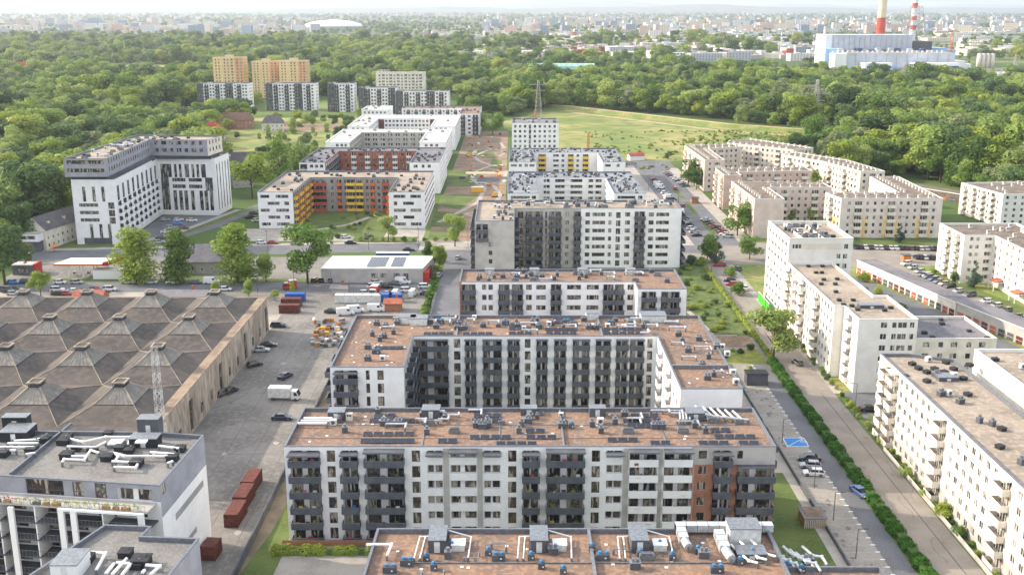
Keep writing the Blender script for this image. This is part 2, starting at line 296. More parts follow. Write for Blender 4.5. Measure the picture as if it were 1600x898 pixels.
class Bld:
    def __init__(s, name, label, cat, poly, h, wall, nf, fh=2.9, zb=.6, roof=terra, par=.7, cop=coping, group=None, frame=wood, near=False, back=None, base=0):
        s.poly = poly; s.h = h; s.wall = wall; s.nf = nf; s.fh = fh; s.zb = zb; s.roofm = roof; s.par = par; s.cop = cop; s.frame = frame; s.near = near; s.back = back or wall; s.base = base
        s.o = Vector((sum(p[0] for p in poly)/len(poly), sum(p[1] for p in poly)/len(poly), 0))
        s.root = empty(name, s.o, label, cat, group); s.mb = MB(); s.done = set(); ALLB.append(s)
    def L(s, p): return (p[0]-s.o.x, p[1]-s.o.y, p[2])
    def part(s, name, me, p, rz=0, parent=None, color=None):
        if parent is None: return link(name, me, s.root, (p[0]-s.o.x, p[1]-s.o.y, p[2]), rz, color)
    def facade(s, i, cols=(), wall=None, nf=None, zb=None, h0=None, h1=None, balfloors=None, wallfn=None):
        p0 = Vector(s.poly[i]); p1 = Vector(s.poly[(i+1) % len(s.poly)]); s.done.add(i); s.strip(p0, p1, cols, wall, nf, zb, h0, h1, balfloors, wallfn)
    def strip(s, p0, p1, cols, wall=None, nf=None, zb=None, h0=None, h1=None, balfloors=None, wallfn=None):
        wall = wall or s.wall; nf = nf or s.nf; zb = s.zb if zb is None else zb; h0 = s.base if h0 is None else h0; h1 = s.h-.12 if h1 is None else h1
        p0, p1 = Vector(p0), Vector(p1); Ln = (p1-p0).length; d = (p1-p0)/Ln; q = Vector((-d.y, d.x)); ang = math.atan2(d.y, d.x); fh = s.fh
        def at(u, y, z): return s.L((p0.x+d.x*u+q.x*y, p0.y+d.y*u+q.y*y, z))
        ops = []; FR = {'w': s.frame, 'W': s.frame}
        for c in cols:
            kind, u0, u1 = c[:3]; rows = c[3] if len(c) > 3 and c[3] is not None else range(nf)
            if u1 > Ln-.1 or u0 < .1: continue
            sill, head, dep, bal = K[kind]
            sc = fh/2.9
            for k in rows:
                z = zb+k*fh; z0 = z+sill*sc; z1 = z+head*sc
                if dep > .3: z1 = min(z1, s.h-s.par-.12)
                if z1 > h1-.05: continue
                ops.append((u0, u1, z0, z1, dep)); w = round(u1-u0, 1); hh = round(z1-z0, 2); um = (u0+u1)/2
                gw = w; 
                if kind in 'LDEWbG' and w > 2.2:      # door and window in the back wall, plain wall between
                    g1 = round(w*.34, 1); g2 = round(w*.42, 1); units = [(u0+.15+g1/2, g1), (u1-.15-g2/2, g2)]
                else: units = [(um, round(w-.04, 2))]
                zz0 = z0 if kind != 'L' else z0-.0
                for uc, gw in units:
                    n = max(1, round(gw/.9)); 
                    if kind == 't': n = 2 if gw > 1 else 1
                    NEARPANE[0] = s.near
                    me = window_me(gw, hh, s.frame, n, kind in 'tx')
                    wp = link('window', me, s.root, at(uc, dep-.06, zz0), ang)
                    if s.near: link('pane', pane_me(gw, hh), wp, (0, -.005, 0))
                if bal and (balfloors is None or k in balfloors):
                    bd, rk = bal; bw = round(w+(.2 if kind != 'E' else 0), 1)
                    if s.near:
                        bo = link('balcony', balcony_me(bw, bd, rk, 'slab'), s.root, at(um, 0, z+.05), ang); link('railing', balcony_me(bw, bd, rk, 'rail'), bo)
                    else: link('balcony', balcony_me(bw, bd, rk, 'all'), s.root, at(um, 0, z+.05), ang)
        us = sorted({0, Ln}|{round(o[0], 3) for o in ops}|{round(o[1], 3) for o in ops}); zs = sorted({h0, h1}|{round(o[2], 3) for o in ops}|{round(o[3], 3) for o in ops}|({wallfn[0]} if wallfn else set()))
        for a in range(len(us)-1):
            um = (us[a]+us[a+1])/2; run = None; col = [o for o in ops if o[0] < um < o[1]]
            for b in range(len(zs)-1):
                zm = (zs[b]+zs[b+1])/2; hole = any(o[2] < zm < o[3] for o in col)
                key = None if hole else (wallfn[1](um, zm) if wallfn else wall)
                if run and run[2] is key: run[1] = zs[b+1]
                else:
                    if run and run[2]: s.mb.quad([at(us[a], 0, run[0]), at(us[a+1], 0, run[0]), at(us[a+1], 0, run[1]), at(us[a], 0, run[1])], run[2])
                    run = [zs[b], zs[b+1], key]
            if run and run[2]: s.mb.quad([at(us[a], 0, run[0]), at(us[a+1], 0, run[0]), at(us[a+1], 0, run[1]), at(us[a], 0, run[1])], run[2])
        for u0, u1, z0, z1, dp in ops:
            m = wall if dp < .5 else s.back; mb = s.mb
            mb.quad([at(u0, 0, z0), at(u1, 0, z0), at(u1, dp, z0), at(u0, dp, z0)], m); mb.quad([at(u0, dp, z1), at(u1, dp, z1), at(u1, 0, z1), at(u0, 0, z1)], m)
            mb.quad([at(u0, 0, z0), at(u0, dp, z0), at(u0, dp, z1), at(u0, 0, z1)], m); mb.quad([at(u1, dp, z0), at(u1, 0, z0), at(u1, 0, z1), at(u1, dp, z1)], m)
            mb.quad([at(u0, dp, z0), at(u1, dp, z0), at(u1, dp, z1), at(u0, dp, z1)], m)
        return at, ang
    def canopy(s, i, u0, u1, z, d=1.4, m=None):
        p0 = Vector(s.poly[i]); p1 = Vector(s.poly[(i+1) % len(s.poly)]); dd = (p1-p0).normalized(); q = Vector((-dd.y, dd.x)); um = (u0+u1)/2
        b = MB(); w = u1-u0+.3; b.box(-w/2, -d, -.0, w/2, -.003, .16, m or dgrey); b.box(-w/2-.04, -d-.04, .05, w/2+.04, -d+.02, .32, m or coping)
        link('canopy', b.mesh('canopy'), s.root, s.L((p0.x+dd.x*um, p0.y+dd.y*um, z)), math.atan2(dd.y, dd.x))
    def finish(s, roof_z=None):
        n = len(s.poly)
        for i in range(n):
            if i not in s.done:
                a, b = s.poly[i], s.poly[(i+1) % n]
                s.mb.quad([s.L((*a, s.base)), s.L((*b, s.base)), s.L((*b, s.h-.12)), s.L((*a, s.h-.12))], s.wall)
        s.mb.build('wall', s.root)
        inn = offset(s.poly, .32); out = offset(s.poly, -.05); rz = s.h-s.par; s.rz = rz
        b = MB(); b.quad([s.L((*p, rz)) for p in inn], s.roofm); b.build('roof', s.root)
        b = MB()
        for i in range(n):
            j = (i+1) % n
            b.quad([s.L((*out[i], s.h)), s.L((*out[j], s.h)), s.L((*inn[j], s.h)), s.L((*inn[i], s.h))], s.cop)
            b.quad([s.L((*out[i], s.h-.13)), s.L((*out[j], s.h-.13)), s.L((*out[j], s.h)), s.L((*out[i], s.h))], s.cop)
            b.quad([s.L((*inn[j], rz)), s.L((*inn[i], rz)), s.L((*inn[i], s.h)), s.L((*inn[j], s.h))], s.cop if s.cop is coping else s.wall)
        b.build('parapet', s.root); s.inn = inn
        return s
def auto(L, pat, m=1.2):
    """repeat [(kind,width,gap)...] to fill length L, centred"""
    out = []; u = m
    i = 0
    while True:
        k, w, g = pat[i % len(pat)]
        if u+w > L-m: break
        if k != '-': out.append((k, u, u+w))
        u += w+g; i += 1
    if out:
        sh = (L-out[-1][2]-out[0][1])/2
        out = [(k, a+sh, b+sh) for k, a, b in out]
    return out
def edge_len(poly, i): return (Vector(poly[(i+1) % len(poly)])-Vector(poly[i])).length
# ---- roof fittings, shared meshes ----
def vent_me(v):
    def mk():
        b = MB()
        if v == 0: b.box(-.7, -.5, 0, .7, .5, 1.0, dgrey); b.tube((-.3, 0, 1), (-.3, 0, 1.5),   .22, .22, steel); b.tube((.35, 0, 1), (.35, 0, 1.5), .22, .22, steel); b.box(-.78, -.58, .95, .78, .58, 1.04, steel)
        if v == 1: b.box(-.45, -.45, 0, .45, .45, 1.1, dgrey); b.tube((0, 0, 1.1), (0, 0, 1.6), .25, .3, steel); b.box(-.5, -.5, 1.04, .5, .5, 1.13, steel)
        if v == 2: b.box(-1.0, -.5, 0, 1.0, .5, .85, steel); b.box(-.8, -.4, .85, .8, .4, 1.0, dgrey)
        if v == 3: b.box(-.45, -.4, 0, .45, .4, .9, dgrey); b.tube((0, 0, .9), (0, 0, 1.15), .24, .24, bluefan); b.tube((0, 0, 1.15), (0, 0, 1.3), .28, .1, bluefan); b.box(.1, -.42, .3, .3, -.4, .5, wpaint)
        if v == 4: b.box(-.9, -.45, 0, .9, .45, .9, dgrey); [b.tube((x, 0, .9), (x, 0, 1.2), .25, .25, bluefan) for x in (-.45, .45)]; b.box(.2, -.47, .3, .45, -.45, .5, wpaint)
        if v == 5: b.box(-.6, -.45, .15, .6, .45, 1.15, unitw); b.box(-.62, -.3, 0, -.5, .3, .15, steel); b.box(.5, -.3, 0, .62, .3, .15, steel); b.tube((0, -.47, .65), (0, -.44, .65), .36, .36, dgrey, 12)
        if v == 6: b.box(-.6, -.6, 0, .6, .6, .6, darker); b.box(-.66, -.66, .56, .66, .66, .66, darker); b.tube((.25, .2, .66), (.25, .2, .95), .1, .1, steel)
        if v == 7: b.box(-.55, -.4, 0, .55, .4, 1.25, offw); b.box(-.65, -.5, 1.25, .65, .5, 1.36, lgrey); b.box(-.4, -.41, .85, -.05, -.4, 1.15, dframe); b.box(.05, -.41, .85, .4, -.4, 1.15, dframe)
        if v == 8: b.box(-.75, -.75, 0, .75, .75, .35, steel); b.prism([(-.7, -.7), (.7, -.7), (.7, .7), (-.7, .7)], .35, .5, lampm)
        return b.mesh('vent_box')
    return cached(('vent', v), mk)
VN = {0: 'vent_box', 1: 'vent_box', 2: 'vent_box', 3: 'fan_box', 4: 'fan_box', 5: 'cooling_unit', 6: 'vent_box', 7: 'chimney', 8: 'skylight'}
def fit(b, v, x, y, rz=0, z=None, sc=1):
    o = link(VN[v], vent_me(v), b.root, (x-b.o.x, y-b.o.y, (b.rz if z is None else z)+.003), rz)
    if sc != 1: o.scale = (sc,)*3
    return o
def fitp(b, v, px, py, rz=0, sc=1): x, y = G(px, py, b.rz); return fit(b, v, x, y, rz, sc=sc)
def duct(b, pts, r=.3, m=None, name='duct', z=None):
    """square-elbowed round duct through world points at roof level + own height"""
    mb = MB(); m = m or metalw; z = b.rz if z is None else z
    P = [Vector((p[0]-b.o.x, p[1]-b.o.y, z+(p[2] if len(p) > 2 else .7))) for p in pts]
    for i in range(len(P)-1): 
        mb.tube(P[i], P[i+1], r, r, m, 8)
    for p in P[1:-1]: mb.tube(p-Vector((0, 0, r)), p+Vector((0, 0, r)), r*1.05, r*1.05, m, 8)
    for p in (P[0], P[-1]): mb.box(p.x-.15, p.y-.15, z+.0, p.x+.15, p.y+.15, p.z, steel)
    mb.build(name, b.root)
def pv_me():
    def mk():
        b = MB(); t = .35
        b.quad([(-.8, -.5, .2), (.8, -.5, .2), (.8, .45, .2+t), (-.8, .45, .2+t)], steel)
        b.quad([(-.76, -.465, .222), (.76, -.465, .222), (.76, .42, .215+t), (-.76, .42, .215+t)], pvm)
        b.quad([(.8, .45, .2+t), (.8, .5, 0), (-.8, .5, 0), (-.8, .45, .2+t)], steel)
        b.box(-.74, -.45, 0, -.7, .4, .19, steel); b.box(.7, -.45, 0, .74, .4, .19, steel); return b.mesh('solar_panel')
    return cached('pv', mk)
def pvrow(b, px0, px1, py):
    x0, y = G(px0, py+3, b.rz); x1, _ = G(px1, py+3, b.rz); n = max(1, round((x1-x0)/1.7))
    for i in range(n):
        link('solar_panel', pv_me(), b.root, (x0+.85+i*(x1-x0)/n-b.o.x, y-b.o.y, b.rz+.01))
def scatter(b, n, kinds, seed=0, region=None, rot=(0,), sc=(1, 1)):
    r = random.Random(seed); reg = region or offset(b.poly, 1.2); xs = [p[0] for p in reg]; ys = [p[1] for p in reg]; P = []; t = 0
    while len(P) < n and t < n*40:
        t += 1; p = (r.uniform(min(xs), max(xs)), r.uniform(min(ys), max(ys)))
        if inside(p, reg) and all(abs(p[0]-q[0])+abs(p[1]-q[1]) > 1.9 for q in P):
            P.append(p); fit(b, r.choice(kinds), p[0], p[1], r.choice(rot), sc=r.uniform(*sc))
    return P
def ducts(b, n, seed, region=None, r0=.18, m=None):
    r = random.Random(seed); reg = region or offset(b.poly, 2.5); xs = [p[0] for p in reg]; ys = [p[1] for p in reg]; k = 0; t = 0
    while k < n and t < n*40:
        t += 1; x, y = r.uniform(min(xs), max(xs)), r.uniform(min(ys), max(ys)); l = r.uniform(1.5, 4); l2 = r.uniform(.8, 2.5)*r.choice((-1, 1)); h = r.uniform(.5, 1)
        pts = [(x, y, h), (x+l, y, h), (x+l, y+l2, h)]
        if all(inside(p[:2], reg) for p in pts): duct(b, pts, r0, m); k += 1
def stairhead(b, x, y, w, d, h, m=dgrey, rf=felt):
    mb = MB(); mb.prism([(-w/2, -d/2), (w/2, -d/2), (w/2, d/2), (-w/2, d/2)], 0, h, m, rf); mb.box(-w/2-.08, -d/2-.08, h, w/2+.08, d/2+.08, h+.12, steel); mb.box(-.4, -d/2-.03, .1, .4, -d/2, 2.0 if h > 2.2 else h-.2, unitw)
    mb.build('stair_head', b.root, loc=(x-b.o.x, y-b.o.y, b.rz+.003))
def ublock(x0, x1, y0, y1, xi0, xi1, yi):
    """U open towards -Y: wings x0..xi0 and xi1..x1"""
    return [(x0, y0), (xi0, y0), (xi0, yi), (xi1, yi), (xi1, y0), (x1, y0), (x1, y1), (x0, y1)]
# ---------------- the buildings ----------------
MAIN = 'white apartment blocks with terracotta gravel roofs'
WH = white
# front block
def U(px, x0, k): return (px-800)*k-x0
def cols(spec, x0, k): return [(c[0], U(c[1], x0, k), U(c[2], x0, k))+tuple(c[3:]) for c in spec]
P = [(-39, 167.6), (45.2, 167.6), (45.2, 185.6), (-39, 185.6)]
B = Bld('apartment_block', 'white block in the foreground with dark balconies and a brick right end', 'apartment block', P, 17.6, white, 6, 2.9, zb=-.1, near=True, group=MAIN, back=white)
kx = .1103
sp = [('D', 455, 501), ('t', 512, 525), ('D', 535, 560), ('D', 572, 632), ('t', 644, 657), ('L', 668, 692), ('L', 704, 745), ('L', 756, 782), ('t', 794, 807), ('D', 817, 842), ('D', 854, 912), ('t', 924, 937),
      ('L', 947, 972), ('W', 983, 1026), ('W', 1037, 1079), ('w', 1090, 1103), ('D', 1114, 1140), ('w', 1150, 1159, [5]), ('D', 1151, 1207, [0, 1, 2, 3, 4])]
xs = U(1083, -39, kx)
B.facade(0, cols(sp, -39, kx), wallfn=(14.2, lambda u, z: white if u < xs else (lgrey if z > 14.2 else brick)))
B.mb.box(*B.L((-39+xs-.02, 167.58, 0))[:2], 0, *B.L((-39+xs+.1, 167.6, 0))[:2], 17.4, lgrey)
for a, b_ in ((455, 501), (535, 560), (572, 632), (668, 692), (704, 745), (756, 782), (817, 842), (854, 912), (947, 972), (983, 1026), (1037, 1079), (1114, 1140)): B.canopy(0, U(a, -39, kx), U(b_, -39, kx), 17.0 if b_-a > 38 and a not in (455,) else 16.4, 1.8 if b_-a < 38 else 2.1)
B.canopy(0, U(1151, -39, kx), U(1207, -39, kx), 14.0)
def pilaster(b, u0, u1, h, m, x0, y): 
    mb = MB(); mb.box(x0+u0-b.o.x, y-.12-b.o.y, 0, x0+u1-b.o.x, y-.004-b.o.y, h, m); mb.build('pilaster', b.root)
for a, c in ((693, 702), (746, 754), (973, 981), (1028, 1034)): pilaster(B, U(a, -39, kx), U(c, -39, kx), 17.2, lgrey, -39, 167.6)
B.facade(1, auto(18, [('w', 1.4, 2.2), ('D', 3, 2)]), wall=brick); B.facade(3, auto(18, [('w', 1.4, 2.2)])); B.facade(2, auto(84.2, [('w', 1.4, 1.6), ('D', 3, 1.4)]))
B.finish()
for r_ in [(577, 655, 656), (567, 649, 677), (563, 647, 688), (684, 715, 688), (734, 800, 682), (775, 840, 692), (822, 871, 682), (821, 853, 672), (737, 784, 656), (973, 1034, 656), (949, 998, 686), (1016, 1049, 691), (1110, 1143, 671), (1116, 1182, 681), (1091, 1140, 691), (1154, 1187, 691), (584, 618, 649), (740, 783, 648), (985, 1030, 648), (980, 1036, 664)]: pvrow(B, *r_)
for v, x, y in [(5, 521, 664), (7, 546, 656), (2, 612, 665), (1, 539, 675), (2, 671, 664), (1, 667, 678), (2, 710, 676), (0, 754, 669), (1, 811, 676), (3, 883, 664), (0, 878, 668), (1, 939, 676), (2, 981, 676), (0, 1023, 669), (2, 1067, 676), (1, 1102, 676), (1, 961, 662), (0, 600, 664), (0, 622, 664), (1, 660, 652), (1, 696, 656), (5, 690, 650), (0, 745, 667), (0, 762, 667), (1, 925, 666), (5, 938, 662), (1, 1085, 668), (5, 1100, 655), (0, 520, 655), (1, 815, 666), (3, 893, 668), (0, 1034, 669), (1, 829, 655)]: fitp(B, v, x, y)
for x, y, w, d, h in ((527, 648, 3, 2.6, 1.6), (674, 645, 3.2, 2.8, 1.7), (826, 641, 3, 2, 1.3), (933, 643, 3, 2, 1.6), (1085, 648, 3.2, 3, 1.5)):
    X, Y = G(x, y+5, B.rz); stairhead(B, X, Y, w, d, h)
X, Y = G(503, 662, B.rz)
for i in range(3): duct(B, [(X-4+i*.3, Y-1.6+i*1.2, .8), (X+1.2+i*.3, Y-1.6+i*1.2, .8)], .24, wpaint)
X, Y = G(1125, 652, B.rz)
for i in range(6): duct(B, [(X-4+i*1.3, Y+3.5-i*.5, .9), (X-3.2+i*1.3, Y-1-i*.4, .9), (X-2.0+i*1.3, Y-1.2-i*.4, .9)], .22, metalw)
for i in range(4): duct(B, [(G(1062+i*5, 660, B.rz)[0], G(1062, 662, B.rz)[1], .8), (G(1062+i*5, 650, B.rz)[0], G(1062, 650, B.rz)[1], .8)], .2, metalw)
for xp in (660, 880, 1040, 780): 
    X, Y = G(xp, 690, B.rz); mb = MB(); mb.box(X-.14-B.o.x, 168.2-B.o.y, B.rz, X+.14-B.o.x, 185.2-B.o.y, B.rz+(.5 if xp == 880 else .12), steel); mb.build('roof_divider', B.root)
mb = MB()
for yy in (172.5, 178.5): mb.box(-38-B.o.x, yy-B.o.y, B.rz, 44-B.o.x, yy+.08-B.o.y, B.rz+.1, steel)
mb.build('cable_tray', B.root)
rq = random.Random(41)
def slabs(b, n, x0, x1, y0, y1):
    me = cached('pad', lambda: (lambda m: (m.box(-.22, -.22, 0, .22, .22, .06, wpaint), m.mesh('paving_pad'))[-1])(MB()))
    for _ in range(n): link('paving_pad', me, b.root, (rq.uniform(x0, x1)-b.o.x, rq.uniform(y0, y1)-b.o.y, b.rz+.004))
def seams(b, x0, x1, y0, y1, step, m=None):
    mb = MB(); x = x0
    while x < x1: mb.box(x-b.o.x, y0-b.o.y, b.rz+.002, x+.07-b.o.x, y1-b.o.y, b.rz+.03, m or steel); x += step*rq.uniform(.8, 1.25)
    mb.build('membrane_seam', b.root)
slabs(B, 26, -37, 43, 169, 184); seams(B, -30, 43, 168.2, 185, 9.5)
ducts(B, 12, 51, [(-37, 174), (43, 174), (43, 185), (-37, 185)], .2, metalw); scatter(B, 14, (0, 1, 5, 2), 52, [(-37, 179), (43, 179), (43, 184.5), (-37, 184.5)], sc=(.7, 1))
# bottom block (only its roof shows)
P = [(-20.3, 100), (36.8, 100), (36.8, 138.2), (-19.4, 138.2)]
A = Bld('apartment_block', 'terracotta gravel roof with blue capped fans at the bottom edge of the view', 'apartment block', P, 17.6, white, 6, 2.9, zb=-.1, group=MAIN)
A.facade(2, auto(56, [('w', 1.5, 1.5), ('D', 3, 1.3)])); A.finish()
for v, x, y in [(4, 636, 882), (3, 666, 875), (3, 678, 889), (3, 706, 858), (3, 763, 866), (4, 779, 874), (3, 830, 873), (3, 846, 887), (0, 864, 864), (3, 925, 860), (4, 942, 873), (3, 1000, 869), (3, 1031, 855), (0, 992, 887), (3, 1050, 873), (3, 1090, 864), (0, 1099, 870), (3, 1156, 881), (1, 700, 871), (4, 609, 893), (3, 880, 895), (2, 1010, 873), (4, 1120, 893), (3, 1175, 868)]: fitp(A, v, x, y)
for x, y in ((684, 856), (842, 856), (998, 856)):
    X, Y = G(x, y, A.rz); stairhead(A, X, Y+.8, 2.4, 4.4, 1.9, dgrey); mb = MB(); mb.box(-.9, -.9, 0, .9, .9, .9, unitw); mb.box(-1, -1, .9, 1, 1, 1.02, wpaint); mb.build('smoke_hatch', A.root, loc=(X+2.9-A.o.x, Y-A.o.y, A.rz+.003))
    for dx in (-3.0, -2.2): duct(A, [(X+dx, Y-3.5, .4), (X+dx+.3, Y+2.6, .4), (X-1.1, Y+2.8, .4)], .1, wpaint)
    duct(A, [(X+1.4, Y+2.4, 1.5), (X+4.6, Y+2.4, .5), (X+4.4, Y-3.6, .5)], .1, wpaint)
mb = MB()
for yy in (129.3, 121.5): mb.box(-15-A.o.x, yy-A.o.y, A.rz, 35-A.o.x, yy+.14-A.o.y, A.rz+.22, steel)
mb.build('cable_tray', A.root)
X, Y = G(925, 870, A.rz); mb = MB(); mb.box(X-.2-A.o.x, 101-A.o.y, A.rz, X+.2-A.o.x, 137.8-A.o.y, A.rz+.7, steel); mb.build('roof_divider', A.root)
X, Y = G(612, 858, A.rz); duct(A, [(X-3.5, Y+.2, .7), (X, Y+.2, .7), (X-.3, Y-3, .7)], .2, wpaint)
def bigduct(b, pts, w, m=metalw):
    mb = MB()
    for i in range(len(pts)-1):
        (x0, y0), (x1, y1) = pts[i], pts[i+1]; a, c = min(x0, x1)-w/2, max(x0, x1)+w/2; d, e = min(y0, y1)-w/2, max(y0, y1)+w/2
        z = .5+.004*i; mb.box(a-b.o.x, d-b.o.y, b.rz+z, c-b.o.x, e-b.o.y, b.rz+z+w*.8, m)
        n = int(max(c-a, e-d)/1.5)
        for k in range(1, n):
            if c-a > e-d: q = a+(c-a)*k/n-b.o.x; mb.box(q-.04, d-.03-b.o.y, b.rz+z-.02, q+.04, e+.03-b.o.y, b.rz+z+w*.8+.03, steel)
            else: q = d+(e-d)*k/n-b.o.y; mb.box(a-.03-b.o.x, q-.04, b.rz+z-.02, c+.03-b.o.x, q+.04, b.rz+z+w*.8+.03, steel)
    mb.build('air_duct', b.root)
Xa, Ya = G(1062, 834, A.rz); Xb, _ = G(1200, 834, A.rz); bigduct(A, [(Xb, Ya+.3), (Xa, Ya+.3), (Xa, Ya-3)], 1.3)
duct(A, [(Xa, Ya-3.2, 1), (Xa+.4, Ya-5.2, .8)], .6, metalw)
Xc, Yc = G(1125, 850, A.rz); bigduct(A, [(Xc, Yc+.8), (Xc, Yc-2.6)], 1.4); duct(A, [(Xc, Yc-3, 1), (Xc+.5, Yc-5.5, .8)], .65, metalw)
X, Y = G(1160, 842, A.rz); stairhead(A, X, Y, 4.4, 3.4, 2.4, unitw, felt); X, Y = G(1172, 868, A.rz); stairhead(A, X, Y, 4, 2.6, .9, dgrey)
for i in range(3): X, Y = G(1170+i*14, 872-i*5, A.rz); duct(A, [(X-2, Y+2.4, .8), (X-.5, Y-2, .8), (X+.6, Y-2.6, .8)], .18, wpaint)
# lower right wing of the bottom block
P = [(36.9, 100), (52.5, 100), (50.8, 131), (36.9, 131)]
A2 = Bld('apartment_block', 'low roof wing with bent white ventilation pipes at the bottom right', 'apartment block', P, 15.6, lgrey, 5, 2.9, group=MAIN); A2.finish()
for i in range(7):
    X, Y = G(1207+i*10, 872+(i % 3)*5, A2.rz); duct(A2, [(X-.8, Y+1.8, .9), (X, Y-.8, .9), (X+1.2, Y-1.1, .9), (X+1.5, Y-2.6, .5)], .2, metalw)
for v, x, y in [(3, 1205, 893), (3, 1230, 888), (3, 1252, 893), (0, 1262, 880), (3, 1222, 897)]: fitp(A2, v, x, y)
mb = MB(); mb.box(50.9-A2.o.x, 122-A2.o.y, 0, 55-A2.o.x, 127.5-A2.o.y, 13.2, lgrey); mb.box(50.8-A2.o.x, 121.9-A2.o.y, 13.2, 55.1-A2.o.x, 127.6-A2.o.y, 13.5, steel); mb.build('bay', A2.root)
slabs(A, 30, -18, 35, 112, 136); ducts(A, 6, 53, [(-18, 118), (26, 118), (26, 134), (-18, 134)], .08, steel)
# second block
x0, x1 = -38, 45.5
P = ublock(x0, x1, 208.8, 247, -22.6, 33.2, 230.4); P = [(x0, 208.8), (-22.6, 208.8), (-22.6, 230.4), (33.2, 230.4), (33.2, 196), (x1, 196), (x1, 247), (x0, 247)]
C2 = Bld('apartment_block', 'white U shaped block with a terracotta roof and dark balconies round its courtyard', 'apartment block', P, 17.6, white, 6, 2.9, zb=-.1, near=True, group=MAIN, back=white)
k2 = 220.3/1650
C2.facade(0, cols([('D', 522, 558), ('t', 571, 577), ('t', 589, 599)], x0, k2))
C2.facade(1, auto(21.6, [('D', 3.4, 1.2), ('w', 1.2, 1.0)]), wall=lgrey)
k3 = 241.3/1650
C2.facade(2, cols([('D', 648, 700), ('t', 709, 719), ('E', 726, 744), ('E', 754, 784), ('E', 793, 812), ('t', 820, 829), ('E', 838, 856), ('E', 866, 885), ('E', 895, 922), ('E', 931, 955), ('E', 963, 982), ('E', 985, 1007), ('t', 1012, 1020)], -22.6, k3))
C2.facade(3, auto(34.4, [('w', 1.2, 2.2), ('W', 3, 2.4), ('w', 1.2, 3)]))
C2.facade(4, [], h1=17.4); C2.facade(5, auto(51, [('w', 1.2, 2.2), ('W', 3, 2.4)])); C2.facade(7, auto(38.2, [('w', 1.2, 2.2), ('D', 3, 2.4)]), )
C2.facade(6, auto(83.5, [('w', 1.2, 1.6), ('D', 3, 1.4)]))
for c in cols([('D', 648, 700), ('D', 726, 744), ('D', 754, 784), ('D', 793, 812), ('D', 838, 856), ('D', 866, 885), ('D', 895, 922), ('D', 931, 955), ('D', 963, 982), ('D', 985, 1007)], -22.6, k3): C2.canopy(2, c[1]+.1, c[2]-.1, 16.6, 1.0)
C2.canopy(0, *cols([('D', 522, 558)], x0, k2)[0][1:], 16.3)
C2.finish()
for r_ in [(662, 709, 520), (723, 770, 520), (851, 902, 513), (853, 902, 519), (943, 1005, 513), (943, 1005, 519), (795, 832, 512), (795, 832, 519), (863, 897, 496), (585, 630, 542), (855, 898, 502)]: pvrow(C2, *r_)
for v, x, y in [(0, 589, 508), (0, 603, 512), (0, 621, 507), (1, 582, 525), (0, 600, 528), (1, 615, 522), (1, 594, 533), (0, 575, 545), (4, 588, 552), (0, 575, 563), (5, 598, 563), (0, 672, 505), (4, 688, 505), (1, 717, 509), (0, 725, 515), (0, 755, 511), (4, 790, 507), (0, 842, 512), (4, 885, 505), (0, 920, 514), (0, 934, 514), (4, 955, 507), (0, 985, 507), (1, 1005, 513), (1, 1066, 535), (0, 1092, 532), (0, 1075, 550), (1, 1107, 560), (0, 1120, 545), (0, 1097, 573), (1, 1115, 588), (0, 1105, 593), (5, 1145, 585), (5, 1150, 600), (5, 1128, 545), (5, 1136, 556), (0, 1060, 525), (1, 832, 506), (0, 861, 508)]: fitp(C2, v, x, y)
for x, y, w, d in ((637, 503, 4, 3.4), (655, 505, 4, 3.4), (1020, 500, 6, 4), (925, 497, 3, 3)):
    X, Y = G(x, y, C2.rz); stairhead(C2, X, Y, w, d, 1.6, unitw, white_roof)
ducts(C2, 5, 3, [(28, 230), (44, 230), (44, 246), (28, 246)], .3); ducts(C2, 4, 5, [(34, 198), (44, 198), (44, 230), (34, 230)], .2); ducts(C2, 5, 8, [(-22, 232), (27, 232), (27, 245), (-22, 245)], .22)
for xp in (-13, 20.5): mb = MB(); mb.box(xp-C2.o.x, 230.8-C2.o.y, C2.rz, xp+.4-C2.o.x, 246.6-C2.o.y, C2.rz+.6, steel); mb.build('roof_divider', C2.root)
mb = MB(); mb.box(33.6-C2.o.x, 209.5-C2.o.y, C2.rz, 45.1-C2.o.x, 210.2-C2.o.y, C2.rz+.8, steel); mb.build('roof_divider', C2.root)
slabs(C2, 30, -36, 32, 232, 246); slabs(C2, 12, -36, -24, 210, 231); slabs(C2, 10, 34, 45, 198, 230); ducts(C2, 10, 54, [(-36, 236), (32, 236), (32, 246), (-36, 246)], .24, metalw); scatter(C2, 26, (0, 1, 5, 2), 55, [(-20, 236), (32, 236), (32, 246), (-20, 246)], sc=(.7, 1)); seams(C2, -20, 32, 231, 246.6, 8)
# third block
P = [(-14.4, 279.7), (33.5, 279.7), (33.5, 272), (46.6, 272), (46.6, 294.3), (-14.4, 294.3)]
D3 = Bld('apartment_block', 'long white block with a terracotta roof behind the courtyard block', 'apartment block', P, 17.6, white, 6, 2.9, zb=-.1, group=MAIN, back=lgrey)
k4 = 288.8/1650
D3.facade(0, cols([('D', 721, 743), ('w', 753, 760), ('w', 763, 770), ('D', 779, 796), ('D', 800, 817), ('w', 822, 831), ('s', 838, 853), ('D', 861, 877), ('s', 886, 908), ('s', 917, 936), ('D', 943, 959), ('D', 961, 975), ('w', 981, 990)], -14.4, k4), wallfn=(0.1, lambda u, z: brick if u < 1 else white))
D3.facade(2, cols([('D', 1003, 1026), ('D', 1034, 1063)], 33.5, 281/1650)); D3.facade(3, auto(22, [('w', 1.4, 2.4)])); D3.facade(5, auto(14.6, [('w', 1.2, 2.4)]), wall=brick)
D3.finish()
